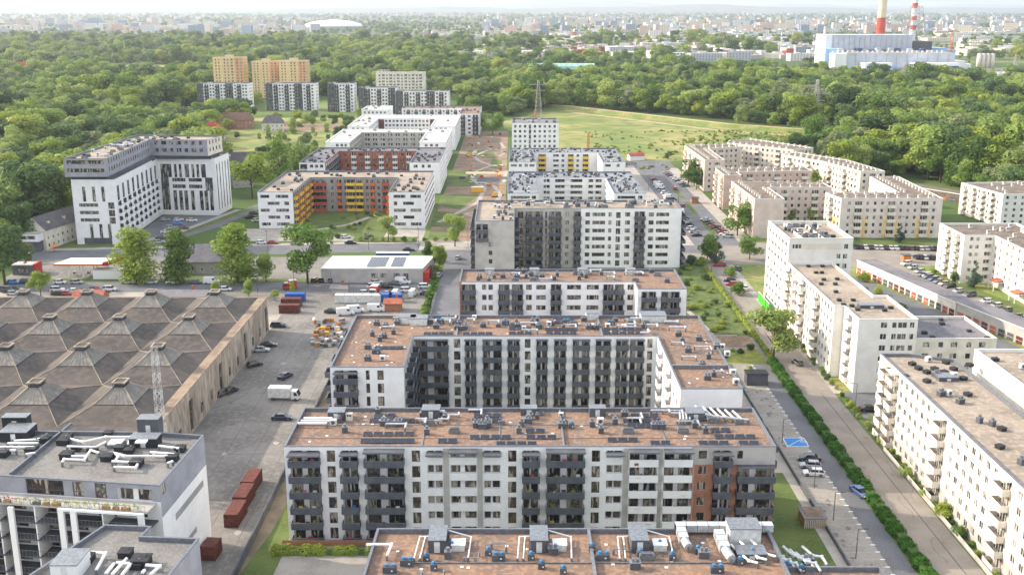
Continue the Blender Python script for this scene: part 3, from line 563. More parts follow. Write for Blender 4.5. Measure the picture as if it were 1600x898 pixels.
scatter(D3, 26, (0, 1, 0, 2), 4, [(-13, 281), (46, 281), (46, 293), (-13, 293)]); ducts(D3, 10, 6, [(-12, 281), (46, 281), (46, 293.5), (-12, 293.5)], .26)
for x, y in ((765, 424), (835, 424), (910, 424), (985, 424)): X, Y = G(x, y+4, D3.rz); stairhead(D3, X, Y, 2.6, 2.6, 1.5, lgrey)
# tall block behind
P = [(-12.4, 345), (.8, 345), (.8, 367.6), (60, 367.6), (60, 384), (-12.4, 384)]
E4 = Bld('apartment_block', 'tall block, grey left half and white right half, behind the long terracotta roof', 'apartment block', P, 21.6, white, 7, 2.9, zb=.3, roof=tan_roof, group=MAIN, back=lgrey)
k5 = 373/1650; xg = U(910, .8, k5)
E4.facade(0, [('w', 4.6, 5.8, [0, 1, 2, 3, 4]), ('D', .5, 4.4, [5, 6])], wall=lgrey)
E4.facade(1, auto(22, [('D', 3.4, 1.5)]), wall=dgrey)
E4.facade(2, cols([('x', 809, 818), ('D', 821, 848), ('x', 852, 855), ('D', 858, 877), ('w', 884, 889), ('D', 897, 908), ('w', 915, 922), ('s', 926, 946), ('w', 951, 956), ('t', 963, 970), ('w', 977, 985), ('D', 992, 1008), ('w', 1014, 1022), ('s', 1026, 1046)], .8, k5), wallfn=(.35, lambda u, z: lgrey if u < xg else white))
E4.facade(3, auto(16, [('D', 5, 1.2)]), wall=dgrey); E4.facade(5, auto(39, [('D', 3, 2)]), wall=lgrey); E4.facade(4, auto(72, [('w', 1.4, 1.8), ('D', 3, 2)]))
E4.finish(); 
for k in range(7):
    mb = MB(); z = .3+k*2.9; mb.box(60.003-E4.o.x, 366.3-E4.o.y, z, 61.6-E4.o.x, 379-E4.o.y, z+.2, dgrey); mb.box(60.003-E4.o.x, 366.2-E4.o.y, z+.2, 61.6-E4.o.x, 366.3-E4.o.y, z+1.15, dark); mb.box(61.5-E4.o.x, 366.3-E4.o.y, z+.2, 61.6-E4.o.x, 379-E4.o.y, z+1.15, dark); mb.build('balcony', E4.root)
scatter(E4, 30, (0, 1, 2, 5, 7), 9, [(1, 369), (58, 369), (58, 383), (1, 383)], sc=(1, 1.4)); ducts(E4, 9, 9, [(2, 369), (58, 369), (58, 382), (2, 382)], .35); scatter(E4, 16, (2, 5, 1), 10, [(-6, 347), (0, 347), (0, 383), (-6, 383)])
def urow(name, label, x0, x1, xi0, xi1, yf, yi, yb, h, wall, nf, roof, inner, endc, colpat, innerw, vents=(0, 1), nv=30, group='white apartment blocks with grey gravel roofs', rwall=None, back=None, cop=coping, outer=None, seed=1):
    P = ublock(x0, x1, yf, yb, xi0, xi1, yi)
    b = Bld(name, label, 'apartment block', P, h, wall, nf, (h-.9)/nf, zb=.3, roof=roof, group=group, back=back, cop=cop)
    b.facade(0, endc[0]); b.facade(4, endc[1])
    b.facade(1, auto(yi-yf, colpat[0]), wall=innerw); b.facade(2, inner, wall=innerw); b.facade(3, auto(yi-yf, colpat[1]), wall=innerw if rwall is None else rwall)
    b.facade(5, auto(yb-yf, outer or [('s', 2.4, 2), ('w', 1.2, 2)])); b.facade(7, auto(yb-yf, outer or [('s', 2.4, 2), ('w', 1.2, 2)]))
    b.finish()
    if nv: scatter(b, nv, vents, seed)
    return b
GR = 'white apartment blocks with grey gravel roofs'
k6 = 488/1650
F5 = urow('apartment_block', 'white U shaped block with banded windows behind the tall block', -1.9, 56.6, 11.3, 43, 440, 483, 501, 14.5, white, 5, bluegrav,
   cols([('L', 849, 859), ('L', 867, 910), ('L', 919, 940)], 11.3, k6), ([('s', 1.5, 9.5, [3, 4]), ('w', 10.2, 12, [3, 4])], [('s', 1.5, 9, [3, 4]), ('w', 10.2, 12, [3, 4])]), ([('L', 4, 2)], [('L', 4, 2)]), white, (0, 1, 5, 2, 6, 6, 7), 110, seed=2)
G6 = urow('apartment_block', 'white U shaped block with yellow balconies before the pale tower', -1.6, 57.5, 12.3, 46, 533, 570, 588, 14.5, white, 5, bluegrav,
   [('y', 2, 6), ('s', 10, 13), ('w', 14.5, 16), ('y', 18, 21), ('w', 22.5, 24), ('y', 26, 29), ('y', 30, 33)][:6], ([('s', 1, 4, [4]), ('w', 5, 6.6, [4]), ('w', 8, 9.6, [4]), ('s', 10.5, 13, [4])], [('s', 1, 4, [4]), ('w', 7, 8.6, [4])]), ([('w', 1.6, 2)], [('w', 1.6, 2)]), white, (0, 1, 5, 6, 6, 7), 100, seed=3)
P = [(0, 625), (27.5, 625), (27.5, 652), (0, 652)]
H7 = Bld('apartment_tower', 'white punched window tower at the near edge of the meadow', 'apartment block', P, 24.6, white, 8, 2.9, zb=.5, roof=grav, group=GR)
H7.facade(0, [(('x' if i == 3 else 'w'), 1.2+i*2.9, 2.6+i*2.9) for i in range(9)]); H7.facade(1, auto(27, [('w', 1.4, 1.6)])); H7.finish(); scatter(H7, 18, (0, 1, 5), 5)
# left row of U blocks
k7 = 479/1650
I8 = urow('apartment_block', 'white ended U shaped block with yellow and orange balconies on grey inner walls', -106.4, -36.7, -91.7, -51.6, 436.7, 476, 496, 15.6, white, 5, tan_roof,
   cols([('r', 486, 509), ('w', 516, 520), ('o', 526, 533), ('w', 537, 540)], -91.7, k7)+cols([('y', 541, 554), ('y', 556, 567), ('w', 571, 575), ('o', 578, 585), ('w', 589, 593), ('r', 597, 607)], -91.7, k7),
   ([('s', 1, 4.8, [4, 2, 0]), ('s', 7.5, 12.8, [4, 2, 0]), ('s', 4, 9, [3, 1]), ('w', 11, 13, [3, 1])], [('s', 2, 7, [4, 2, 0]), ('s', 9, 13.5, [4, 2, 0]), ('w', 2, 3.5, [3, 1]), ('s', 6, 10.5, [3, 1])]),
   ([('y', 2.6, 1.6), ('o', 2.6, 1.6), ('y', 2.6, 1.6)], [('y', 2.6, 2), ('o', 2.6, 2)]), greyw, (6, 0), 46, group='blocks of the left courtyard row', outer=[('s', 5, 1.6)], seed=4)
J9 = urow('apartment_block', 'brick red U shaped block with white balconies and white end walls', -106, -36, -93, -51, 523.6, 567, 582, 15.6, white, 5, felt,
   [(('W' if i % 2 else 'w'), 3+i*3.7, 5.4+i*3.7) for i in range(10)], ([('x', .5, 4, [4, 3]), ('w', 5.4, 7, [4]), ('w', 7.8, 9.4, [4]), ('w', 10.4, 12, [4])], [('w', 2, 4, [4, 3]), ('w', 6, 7.4, [4]), ('w', 9, 10.6, [4])]), ([('D', 3, 2)], [('D', 3, 2)]), redbr, (6, 0, 6), 60, group='blocks of the left courtyard row', seed=5)
K10 = urow('apartment_block', 'white roofed U shaped block with pale grey inner walls in the left row', -107, -38, -93, -53, 606, 655, 673, 15.6, white, 5, white_roof,
   [('L', 2+i*4.7, 5+i*4.7) for i in range(8)], ([('w', 6, 7.6, [4]), ('w', 8.6, 10.2, [4]), ('w', 11, 12.4, [4])], [('w', 3, 4.6, [4]), ('w', 6, 7.6, [4]), ('w', 9, 10.6, [4])]), ([('w', 1.4, 1.4)], [('w', 1.4, 1.4)]), lgrey, (2, 8), 20, group='blocks of the left courtyard row', cop=whitecop, seed=6)
L11 = urow('apartment_block', 'white roofed U shaped block with wine red corners in the left row', -107, -37, -93, -53, 690, 740, 765, 15.6, white, 5, white_roof,
   [('w', 2+i*2.6, 3.6+i*2.6) for i in range(14)], ([('w', 3, 4.6), ('w', 6, 7.6), ('w', 9, 10.6)], [('w', 3, 4.6), ('w', 6, 7.6), ('w', 9, 10.6)]), ([('w', 1.4, 1.4)], [('w', 1.4, 1.4)]), white, (2, 8), 16, group='blocks of the left courtyard row', cop=whitecop, seed=7)
for b, xx in ((L11, -93), (L11, -53)):
    mb = MB(); mb.box(xx-(.3 if xx < -60 else 4)-b.o.x, 739.9-b.o.y, 0, xx+(4 if xx < -60 else .3)-b.o.x, 739.997-b.o.y, 14.8, winered); mb.build('red_panel', b.root)
P = [(-84, 812), (-38, 812), (-38, 771), (-23.6, 771), (-23.6, 833), (-84, 833)]
M12 = Bld('apartment_block', 'white L shaped block with a terrace tower at the far end of the left row', 'apartment block', P, 16, white, 5, 2.9, zb=.6, roof=terra, group='blocks of the left courtyard row')
M12.facade(0, auto(46, [('w', 1.2, 1.2), ('D', 2.4, 1.2)])); M12.facade(2, [('D', 1, 4), ('w', 6, 8), ('D', 9.5, 13.5)]); M12.facade(3, auto(62, [('w', 1.4, 2)])); M12.finish(); scatter(M12, 14, (0, 2), 8)
P = [(-113, 800), (-93, 800), (-93, 833), (-113, 833)]
b = Bld('apartment_block', 'small white block at the far left corner of the courtyard row', 'apartment block', P, 16, white, 5, 2.9, roof=white_roof, group='blocks of the left courtyard row', cop=whitecop); b.facade(0, auto(20, [('w', 1.4, 1.6)])); b.finish(); scatter(b, 5, (2,), 8)
# row of towers beyond
FT = 'striped towers beyond the left courtyard row'
for X0, X1, Y, h, nfl, lab in ((-284, -237, 965, 24, 8, 'white and dark striped tower row farthest left under the yellow towers'), (-222, -177, 965, 24, 8, 'white and dark striped tower in the middle of the far left row'), (-164, -140, 950, 25, 8, 'narrow white striped tower right of the middle one'), (-135, -101, 940, 22, 7, 'pale grey striped tower behind the white roofed block'), (-98, -53, 900, 22, 7, 'white punched window tower nearest the meadow in the far row')):
    P = [(X0, Y), (X1, Y), (X1, Y+16), (X0, Y+16)]; b = Bld('apartment_tower', lab, 'apartment block', P, h, white, nfl, (h-1)/nfl, zb=.4, roof=grav, group=FT)
    b.facade(0, auto(X1-X0, [('w', 1.6, 1), ('w', 1.6, 1), ('D', 3.6, 1)]), wallfn=(.5, lambda u, z: white if int(u/6.5) % 2 else (dgrey if int(u/6.5) % 4 == 0 else white))); b.facade(1, auto(16, [('w', 1.5, 1.6)])); b.facade(3, auto(16, [('w', 1.5, 1.6)])); b.finish(); scatter(b, 6, (2, 7), 3)
for X0, X1, Y, h, lab in ((-304, -273, 1095, 41, 'tall yellow tower block farthest left above the wood'), (-266, -239, 1100, 37, 'yellow tower block in the middle of three'), (-236, -208, 1090, 38, 'pale yellow tower block, rightmost of three')):
    P = [(X0, Y), (X0+10, Y-3), (X1-8, Y-3), (X1, Y), (X1, Y+18), (X0, Y+18)]; b = Bld('tower_block', lab, 'apartment block', P, h, yellow, 13, (h-1.5)/13, zb=.6, roof=tan_roof, group='yellow tower blocks', cop=whitecop)
    for e in (0, 1, 2, 3, 5): b.facade(e, auto(edge_len(P, e), [('w', 1.3, 2.2), ('w', 1.3, 2.2), ('L', 2.0, 2.2)]), wall=(peach if e == 2 else yellow))
    b.finish(); stairhead(b, (X0+X1)/2, Y+8, 8, 6, 3, yellow)
b = Bld('apartment_block', 'cream stepped block between the striped towers', 'apartment block', [(-128, 1010), (-82, 1010), (-82, 1026), (-128, 1026)], 31, offw, 10, 2.9, roof=tan_roof, group='cream far blocks', cop=whitecop)
b.facade(0, auto(46, [('w', 1.6, 1.4), ('L', 2.6, 1.4)])); b.finish(); scatter(b, 8, (7,), 3, sc=(1.5, 2.2))
# zigzag white building on the left
P = [(-170.9, 406), (-154, 406), (-157.5, 468), (-131.5, 466), (-130, 484), (-172, 488)]
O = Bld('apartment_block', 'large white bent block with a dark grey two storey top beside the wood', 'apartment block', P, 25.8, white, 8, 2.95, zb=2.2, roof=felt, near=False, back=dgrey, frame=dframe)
def vb(u0, u1, r): return ('v', u0, u1, r)
O.facade(0, [(('v'), u, u+1.2, [5, 6, 7]) for u in (4, 7.8, 11.4)]+[('s', 2.2, 9.6, [2, 3, 4]), ('x', 13.5, 15.9, [2, 3, 4])]+[('v', u, u+1.2, [0, 1]) for u in (5.5, 9.2, 12.6)])
mb = MB(); mb.box(-168-O.o.x, 405.9-O.o.y, .1, -157.2-O.o.x, 405.996-O.o.y, 2.6, dgrey); mb.build('garage_door', O.root)
O.facade(1, [c for i in range(9) for c in (('v', 2+i*6.7, 4.8+i*6.7, [5, 6, 7]), ('W', 2+i*6.7, 6.2+i*6.7, [0, 1, 2, 3, 4]))])
O.facade(2, [('v', 1, 6, [5, 6, 7]), ('v', .8, 4.4, [0, 1, 2, 3, 4])]+[('v', u, u+1.2, [5, 6, 7]) for u in (7.2, 9.4, 15.2, 17.4)]+[('v', 12, 14, [5, 6, 7]), ('v', 19.5, 21.6, [5, 6, 7]), ('L', 6, 12, [3, 4]), ('L', 13.5, 19.5, [3, 4]), ('v', 21, 24.4, [3, 4])]+[('v', u, u+1.6, [0, 1, 2]) for u in (6, 8.6, 11, 14, 18, 20.2, 22.6)])
O.facade(3, auto(18, [('v', 1.2, 2.4)])); O.facade(5, auto(80, [('v', 1.4, 2.6)])); O.facade(4, auto(42, [('w', 1.4, 1.6)])); O.finish()
PT = offset(P, .9); PT[0] = (-172.2, 404.6); PT[1] = (-155.2, 404.6)
PT = [(-172.4, 404.6), (-156, 404.6), (-159.4, 465.5), (-133.6, 463.6), (-131.5, 480), (-171, 484)]
O2 = Bld('x', 'x', 'x', PT, 34, lilac, 2, 3.2, zb=27.6, roof=tan_roof, base=26.9, cop=coping); bpy.data.objects.remove(O2.root); O2.root = O.root; O2.o = O.o; ALLB.remove(O2)
O2.facade(0, [('s', 1.2, 15.4)]); O2.facade(1, auto(61, [('w', 1.5, 1.7)])); O2.facade(2, auto(25.8, [('w', 1.6, 1.5), ('w', 2.2, 1.4)])); O2.facade(3, auto(16, [('w', 1.5, 2)]), wall=offw); O2.facade(5, auto(79, [('w', 1.5, 1.7)])); O2.finish()
mb = MB(); mb.box(-171-O.o.x, 407-O.o.y, 25.2, -157-O.o.x, 464-O.o.y, 26.95, dgrey); mb.box(-160-O.o.x, 466-O.o.y, 25.2, -133-O.o.x, 480-O.o.y, 26.9, dgrey); mb.build('recessed_storey', O.root)
scatter(O2, 40, (2, 5, 0, 6), 11, offset(PT, 1.6)); ducts(O2, 8, 12, [(-170, 408), (-158, 408), (-160, 470), (-170, 470)], .3)
# front left block
P = [(-90, 152.3), (-53.5, 147.2), (-52.3, 166.8), (-62, 168.2), (-92, 168.9)]
Q = Bld('apartment_block', 'grey white block at lower left, roof full of white ducts, planted terraces', 'apartment block', P, 20, lilac, 7, 2.9, zb=-.3, roof=grav, near=True, back=wpaint)
def pq(px): return (px*1.0)
ln = edge_len(P, 0); k8 = 161/1650
def uq(px): return (px-800)*k8*1.0+90.2+.35*(248-px)/100
Q.facade(0, [('x', uq(20), uq(86), [6]), ('x', uq(102), uq(121), [6]), ('x', uq(141), uq(161), [6]), ('D', uq(181), uq(239), [6])]+[(k, 1.5+i*5, 4.5+i*5, [0, 1, 2, 3, 4, 5]) for i, k in enumerate('txtxtxt')], balfloors=[], wallfn=(17.2, lambda u, z: lilac if z > 17.2 else wpaint))
Q.facade(1, [('w', .8, 2.2, [6])], wallfn=(14.6, lambda u, z: lilac if z > 14.6 else white)); Q.finish()
mb = MB(); mb.box(0, 5, 11.6, .05, 17.5, 12.7, greyw); mb.box(0, 9, 5.5, .05, 13, 6.4, greyw); o = mb.build('wall_stripe', Q.root, loc=(-53.47-Q.o.x, 147.2-Q.o.y, 0)); o.rotation_euler = (0, 0, -math.atan2(1.2, 19.6))
# terraces, each floor a slab with posts before the wall
d0 = Vector((36.5, -5.1)).normalized(); q0 = Vector((-d0.y, d0.x)); pa = Vector(P[0]); aq = math.atan2(d0.y, d0.x)
def tq(u, y): v = pa+d0*u+q0*y; return (v.x-Q.o.x, v.y-Q.o.y)
for k in range(1, 7):
    z = -.3+k*2.9; mb = MB(); mb.box(0, -3.4, z-.24, 36.2, -.004, z, dgrey if k < 6 else lgrey); t = link('terrace', mb.mesh('terrace'), Q.root, (*tq(0, 0), 0), aq)
    mb = MB(); mb.box(0, -3.46, z+.95, 36.2, -3.42, z+1.0, steel)
    for i in range(60): mb.box(i*.61, -3.45, z, i*.61+.03, -3.42, z+.95, steel)
    link('railing', mb.mesh('railing'), t)
    if k == 6:
        r = random.Random(5)
        for i in range(22):
            u = .8+i*1.6; mb = MB(); w = r.uniform(.9, 1.4); mb.box(-w/2, -.2, 0, w/2, .2, .45, r.choice([planks, offw, offw, dgrey])); 
            for j in range(26): 
                x, y, zz = r.uniform(-w/2, w/2), r.uniform(-.25, .25), r.uniform(.45, 1.0); s_ = .1
                a = r.uniform(0, 3); mb.quad([(x-s_*math.cos(a), y-s_*math.sin(a), zz), (x+s_*math.cos(a), y+s_*math.sin(a), zz-.05), (x+s_*math.cos(a)*.4, y+s_*math.sin(a)+.1, zz+.16)], redm if 6 < i < 10 and j % 2 else LFY if j % 3 else LF)
            v = pa+d0*u-q0*3.1
            tag(link('planter', mb.mesh('planter'), None, (v.x, v.y, z+.01), aq), 'planted box on the top terrace rail of the lower left block', 'planter', 'planters on the top terrace at lower left')
for u in (3, 7.6, 9.6, 14.4, 22.6, 24.6, 35.4):
    mb = MB(); mb.box(-.45, -3.9, 0, .45, -3.47, 16.7, wpaint); link('column', mb.mesh('column'), Q.root, (*tq(u, 0), 0), aq)
for u0, u1 in ((2.55, 10.05), (22.15, 35.85)): mb = MB(); mb.box(u0, -3.9, 16.703, u1, -3.47, 17.05, wpaint); link('beam', mb.mesh('beam'), Q.root, (*tq(0, 0), 0), aq)
for u in (12, 18, 29): mb = MB(); mb.box(-.1, -3.3, 0, .1, -.02, 16.8, wpaint); link('divider_wall', mb.mesh('divider_wall'), Q.root, (*tq(u, 0), 0), aq)
for v, x, y, s_ in [(6, 100, 693, 1.5), (6, 170, 680, 1.2), (6, 105, 685, 1.3), (6, 188, 703, 1.3), (6, 205, 700, 1.2), (6, 282, 704, 1.3), (6, 270, 718, 1.4), (6, 214, 727, 1.5), (6, 168, 718, 1.4), (6, 70, 690, 1.5), (6, 50, 706, 1.4), (6, 105, 715, 1.5), (6, 145, 705, 1.2), (6, 5, 712, 1.5), (6, 202, 707, 1.2), (8, 182, 696, 1.6), (6, 120, 703, 1.1)]: fitp(Q, v, x, y, sc=s_)
X, Y = G(228, 695, Q.rz); stairhead(Q, X, Y, 4.6, 2.6, 1.6, darker, darker); X, Y = G(236, 677, Q.rz); stairhead(Q, X, Y, 3.6, 2.4, 3.0, dgrey, felt); mb = MB(); mb.box(-.9, -.6, 0, .9, .6, .25, wpaint); X, Y = G(221, 690, Q.rz+1.8); mb.build('hatch', Q.root, loc=(X-Q.o.x, Y-Q.o.y, Q.rz+1.75))
X, Y = G(30, 683, Q.rz); stairhead(Q, X, Y, 4.6, 4.2, 1.7, darker, darker); X, Y = G(28, 671, Q.rz); stairhead(Q, X, Y, 4.2, 2.0, 2.6, darker, darker)
def pd(pts, r=.2, b=Q, m=wpaint, h=.8): duct(b, [(*G(x, y, b.rz+h), h) for x, y in pts], r, m)
for pts in [[(110, 685), (130, 690), (165, 682), (205, 682), (200, 694)], [(105, 697), (150, 698), (165, 690)], [(112, 712), (135, 712), (142, 703), (155, 707)], [(97, 722), (100, 717), (132, 718), (135, 712)], [(178, 707), (195, 712), (240, 712), (262, 712)], [(180, 720), (185, 712), (180, 708)], [(175, 720), (215, 722)], [(178, 729), (212, 730), (215, 725)], [(235, 706), (275, 709)], [(248, 696), (280, 700)], [(20, 686), (45, 665), (52, 661)], [(22, 688), (60, 686), (72, 679)], [(0, 698), (30, 698), (55, 698)], [(12, 692), (60, 692)], [(40, 709), (55, 707)], [(262, 723), (270, 720)], [(0, 703), (25, 703)]]: pd(pts, .2)
mb = MB(); mb.box(-.15, 0, Q.rz, .15, 20.5, Q.rz+.7, coping); o = mb.build('roof_divider', Q.root, loc=(G(20, 741, 19.3)[0]-Q.o.x, 151.8-Q.o.y, 0)); o.rotation_euler = (0, 0, -.06)
# lower front left roof
P = [(-68, 126), (-47.5, 124), (-44.4, 136.4), (-53.2, 137.2), (-52.9, 140.2), (-58.8, 140.6), (-66, 127)]
P = [(-66.5, 120), (-46.5, 118), (-44.6, 136.4), (-53.0, 137.0), (-52.6, 140.0), (-59.6, 140.5)]
Q2 = Bld('apartment_block', 'lower grey gravel roofed wing in the bottom left corner with a white casing', 'apartment block', P, 17, lilac, 5, 2.9, zb=1.4, roof=grav, near=True)
Q2.facade(1, [('t', 4, 5.4), ('t', 8, 9.4)]); Q2.finish()
for pts in [[(142, 862), (165, 864), (150, 890)], [(178, 880), (165, 896)], [(198, 872), (175, 897)], [(182, 878), (205, 880), (190, 898)], [(228, 882), (250, 884), (235, 897)], [(222, 895), (226, 890)]]: pd(pts, .22, Q2)
for v, x, y, s_ in [(6, 136, 876, 1.5), (6, 197, 868, 1.4), (6, 222, 882, 1.8), (6, 214, 886, 1.3)]: fitp(Q2, v, x, y, sc=s_)
X, Y = G(112, 893, Q2.rz); stairhead(Q2, X, Y, 3.6, 4.5, 2.2, wpaint, wpaint)
# right-hand white blocks
RG = 'cream white slab blocks on the right'
def rwin(L, stacks, pitch=2.75, m=1.2, kind='w', w=1.5):
    out = []; u = m
    while u+w < L-m:
        if not any(a-.9 < u+w/2 < b+.9 for a, b in stacks): out.append((kind, u, u+w))
        u += pitch
    return out+[('c', a, b) for a, b in stacks]
P = [(80, 140), (94.5, 140), (94.5, 214), (86, 218), (80, 218)]
R1 = Bld('apartment_block', 'sunlit cream block with stacked corner balconies nearest on the right', 'apartment block', P, 17.5, white2, 6, 2.75, zb=.5, roof=tan_roof, near=True, group=RG, frame=wpaint)
ln = 78; R1.facade(4, rwin(ln, [(3.5, 6.6), (8.3, 11.6), (33, 36.4), (59, 62.6)], 2.9), wallfn=(3.3, lambda u, z: lgrey if z < 3.3 else white2)); R1.facade(0, [('w', 3, 4.5), ('w', 9, 10.5)]); R1.facade(1, auto(74, [('w', 1.4, 1.8)])); R1.facade(3, [('w', 2, 3.4)])
for a, c in ((3.5, 6.6), (8.3, 11.6), (33, 36.4), (59, 62.6)): R1.canopy(4, a, c, 16.6, 1.5, offw)
R1.finish()
for v, x, y in [(6, 1425, 570), (6, 1435, 577), (6, 1448, 583), (6, 1460, 578), (6, 1478, 568), (6, 1490, 578), (6, 1448, 597), (6, 1505, 593), (6, 1515, 572), (5, 1450, 565), (0, 1470, 618), (0, 1500, 630), (5, 1482, 618), (6, 1512, 618), (1, 1530, 660), (6, 1565, 672), (1, 1550, 665), (6, 1562, 700), (1, 1595, 725), (6, 1475, 583), (0, 1462, 588), (5, 1490, 590)]: fitp(R1, v, x, y, rz=.4)
X, Y = G(1478, 592, R1.rz); stairhead(R1, X, Y, 4, 3, .8, dgrey)
mb = MB(); mb.box(80.8-R1.o.x, 205-R1.o.y, R1.rz, 81.6-R1.o.x, 206-R1.o.y, R1.rz+.3, dgrey); mb.build('upstand', R1.root)
P = [(99, 178), (122, 178), (122, 215), (99, 215)]
R1b = Bld('apartment_block', 'pale block partly cut off at the right edge behind the nearest block', 'apartment block', P, 19.5, white2, 6, 2.9, roof=tan_roof, group=RG, cop=whitecop)
R1b.facade(0, auto(23, [('w', 1.3, 2)])); R1b.finish(); scatter(R1b, 8, (7, 6, 5), 3)
P = [(80, 252), (82, 252), (82, 243), (97, 243), (97, 264), (93.5, 266), (93.5, 298), (80, 298)]
P = [(80, 252), (82.4, 252), (82.4, 240.5), (96.5, 240.5), (96.5, 262), (93, 262), (93, 298), (80, 298)]
R3 = Bld('apartment_block', 'long cream block with stepped end and small black roof vents, middle right', 'apartment block', P, 18.6, white2, 6, 2.85, zb=1.2, roof=tan_roof, group=RG, cop=whitecop, frame=wpaint)
R3.facade(0, [], h1=18.4); R3.facade(1, [('W', 4, 7)]); R3.facade(2, [('w', 5.3, 6.9), ('w', 8.0, 9.2), ('w', 9.4, 11.6), ('w', 12.2, 13.4)]); R3.facade(7, rwin(46, [(2, 5), (17, 20), (31, 34)], 2.8)); R3.facade(3, auto(21, [('w', 1.4, 2)])); R3.facade(5, auto(36, [('w', 1.4, 2)]))
R3.finish()
for x, y in [(1238, 400), (1243, 405), (1262, 405), (1286, 404), (1300, 405), (1247, 411), (1263, 417), (1285, 417), (1275, 427), (1284, 427), (1287, 438), (1308, 437), (1283, 445), (1305, 445), (1306, 457), (1311, 470), (1333, 470), (1318, 477), (1331, 479), (1340, 485), (1370, 480), (1382, 486), (1392, 482), (1410, 482), (1352, 480)]: fitp(R3, 6, x, y, sc=.85)
X, Y = G(1270, 407, R3.rz); stairhead(R3, X, Y, 4, 3, .9, dgrey); X, Y = G(1360, 480, R3.rz); stairhead(R3, X, Y, 6, 2.4, .8, dgrey)
P = [(96.6, 243), (117, 243), (117, 262), (96.6, 262)]
R3b = Bld('apartment_block', 'lower grey roofed wing joined to the long cream block in front of the garages', 'apartment block', P, 13, offw, 4, 2.85, zb=1.2, roof=felt, group=RG, cop=whitecop, frame=wpaint)
R3b.facade(0, auto(20.4, [('w', 1.8, 2), ('w', 1.3, 1.7)])); R3b.finish(); scatter(R3b, 8, (6,), 5, sc=(.8, 1))
P = [(80, 298.01), (98.5, 298.01), (98.5, 324), (80, 324)]
R4 = Bld('apartment_block', 'eight storey cream box with a sunken roof full of machines beside the green hoarding', 'apartment block', P, 25.8, white2, 8, 2.9, zb=1.4, roof=tan_roof, par=1.3, group=RG, cop=whitecop, frame=wpaint)
R4.facade(0, [('s', 1, 4.4, [7]), ('s', 7, 16, [7])]+[('w', 14, 15.2), ('w', 15.8, 17.2)], wallfn=(21, lambda u, z: white2)); R4.facade(3, [('s', 2+i*3.9, 4.6+i*3.9) for i in range(6)]); R4.facade(1, auto(26, [('w', 1.4, 2)])); R4.finish()
mb = MB(); mb.box(83.6-R4.o.x, 297.93-R4.o.y, 22.6, 96-R4.o.x, 298.0-R4.o.y, 24.2, orange if 0 else offw); mb.build('band', R4.root)
scatter(R4, 26, (2, 5, 7, 6, 0), 7, [(84, 303), (95, 303), (94, 321), (83, 321)])
for xx in (84.3, 90.5): mb = MB(); mb.box(xx-R4.o.x, 300-R4.o.y, R4.rz, xx+.25-R4.o.x, 322-R4.o.y, R4.rz+.9, whitecop); mb.build('roof_divider', R4.root)
for k in range(6):
    for yy in (292, 286): mb = MB(); mb.box(78.6-R3.o.x, yy-R3.o.y, 1.2+k*2.85, 79.996-R3.o.x, yy+3-R3.o.y, 1.4+k*2.85, beige); mb.box(78.6-R3.o.x, yy-R3.o.y, 1.4+k*2.85, 78.66-R3.o.x, yy+3-R3.o.y, 2.4+k*2.85, beige); mb.build('balcony', R3.root)
# blocks at the far right
P = [(151, 345), (161, 345), (161, 300), (178, 300), (178, 366), (151, 366)]
R6 = Bld('apartment_block', 'white L shaped block with porches behind the garages at the right edge', 'apartment block', P, 16.6, white2, 6, 2.65, zb=.6, roof=brown_roof, group=RG, cop=whitecop, frame=wpaint)
R6.facade(0, [('w', 2, 3.2), ('w', 4, 5.2), ('L', 7.2, 9.4)]); R6.facade(1, auto(45, [('w', 1.3, 2.2), ('w', 1.3, 3.4)])); R6.facade(2, auto(17, [('w', 1.3, 2)])); R6.facade(5, [('w', 3, 4.4), ('c', 7.5, 10.5), ('w', 12, 13.4), ('c', 15, 18)]); R6.finish()
scatter(R6, 14, (7,), 4, offset(P, 2)); 
for yy in (337, 322):
    mb = MB(); mb.quad([(-3.2, -2.2, 3), (0, -2.2, 3.6), (0, 2.2, 3.6), (-3.2, 2.2, 3)], redbr); mb.box(-3.1, -2.1, 2.75, -.02, 2.1, 2.95, wpaint)
    for y_ in (-2, 1.8): mb.box(-3, y_, 0, -2.75, y_+.2, 2.75, wpaint)
    mb.build('porch', R6.root, loc=(160.98-R6.o.x, yy-R6.o.y, 0))
P = [(202, 471), (207.5, 441), (235, 441), (235, 475)]
R7 = Bld('apartment_block', 'white block with garden balconies at the wood edge on the far right', 'apartment block', P, 14, white2, 5, 2.6, zb=.6, roof=brown_roof, group=RG, cop=whitecop, frame=wpaint)
R7.facade(0, auto(30, [('c', 2.8, 1.2), ('w', 1.3, 1.4)])); R7.facade(1, auto(27, [('w', 1.3, 2)])); R7.finish(); scatter(R7, 10, (7,), 4)
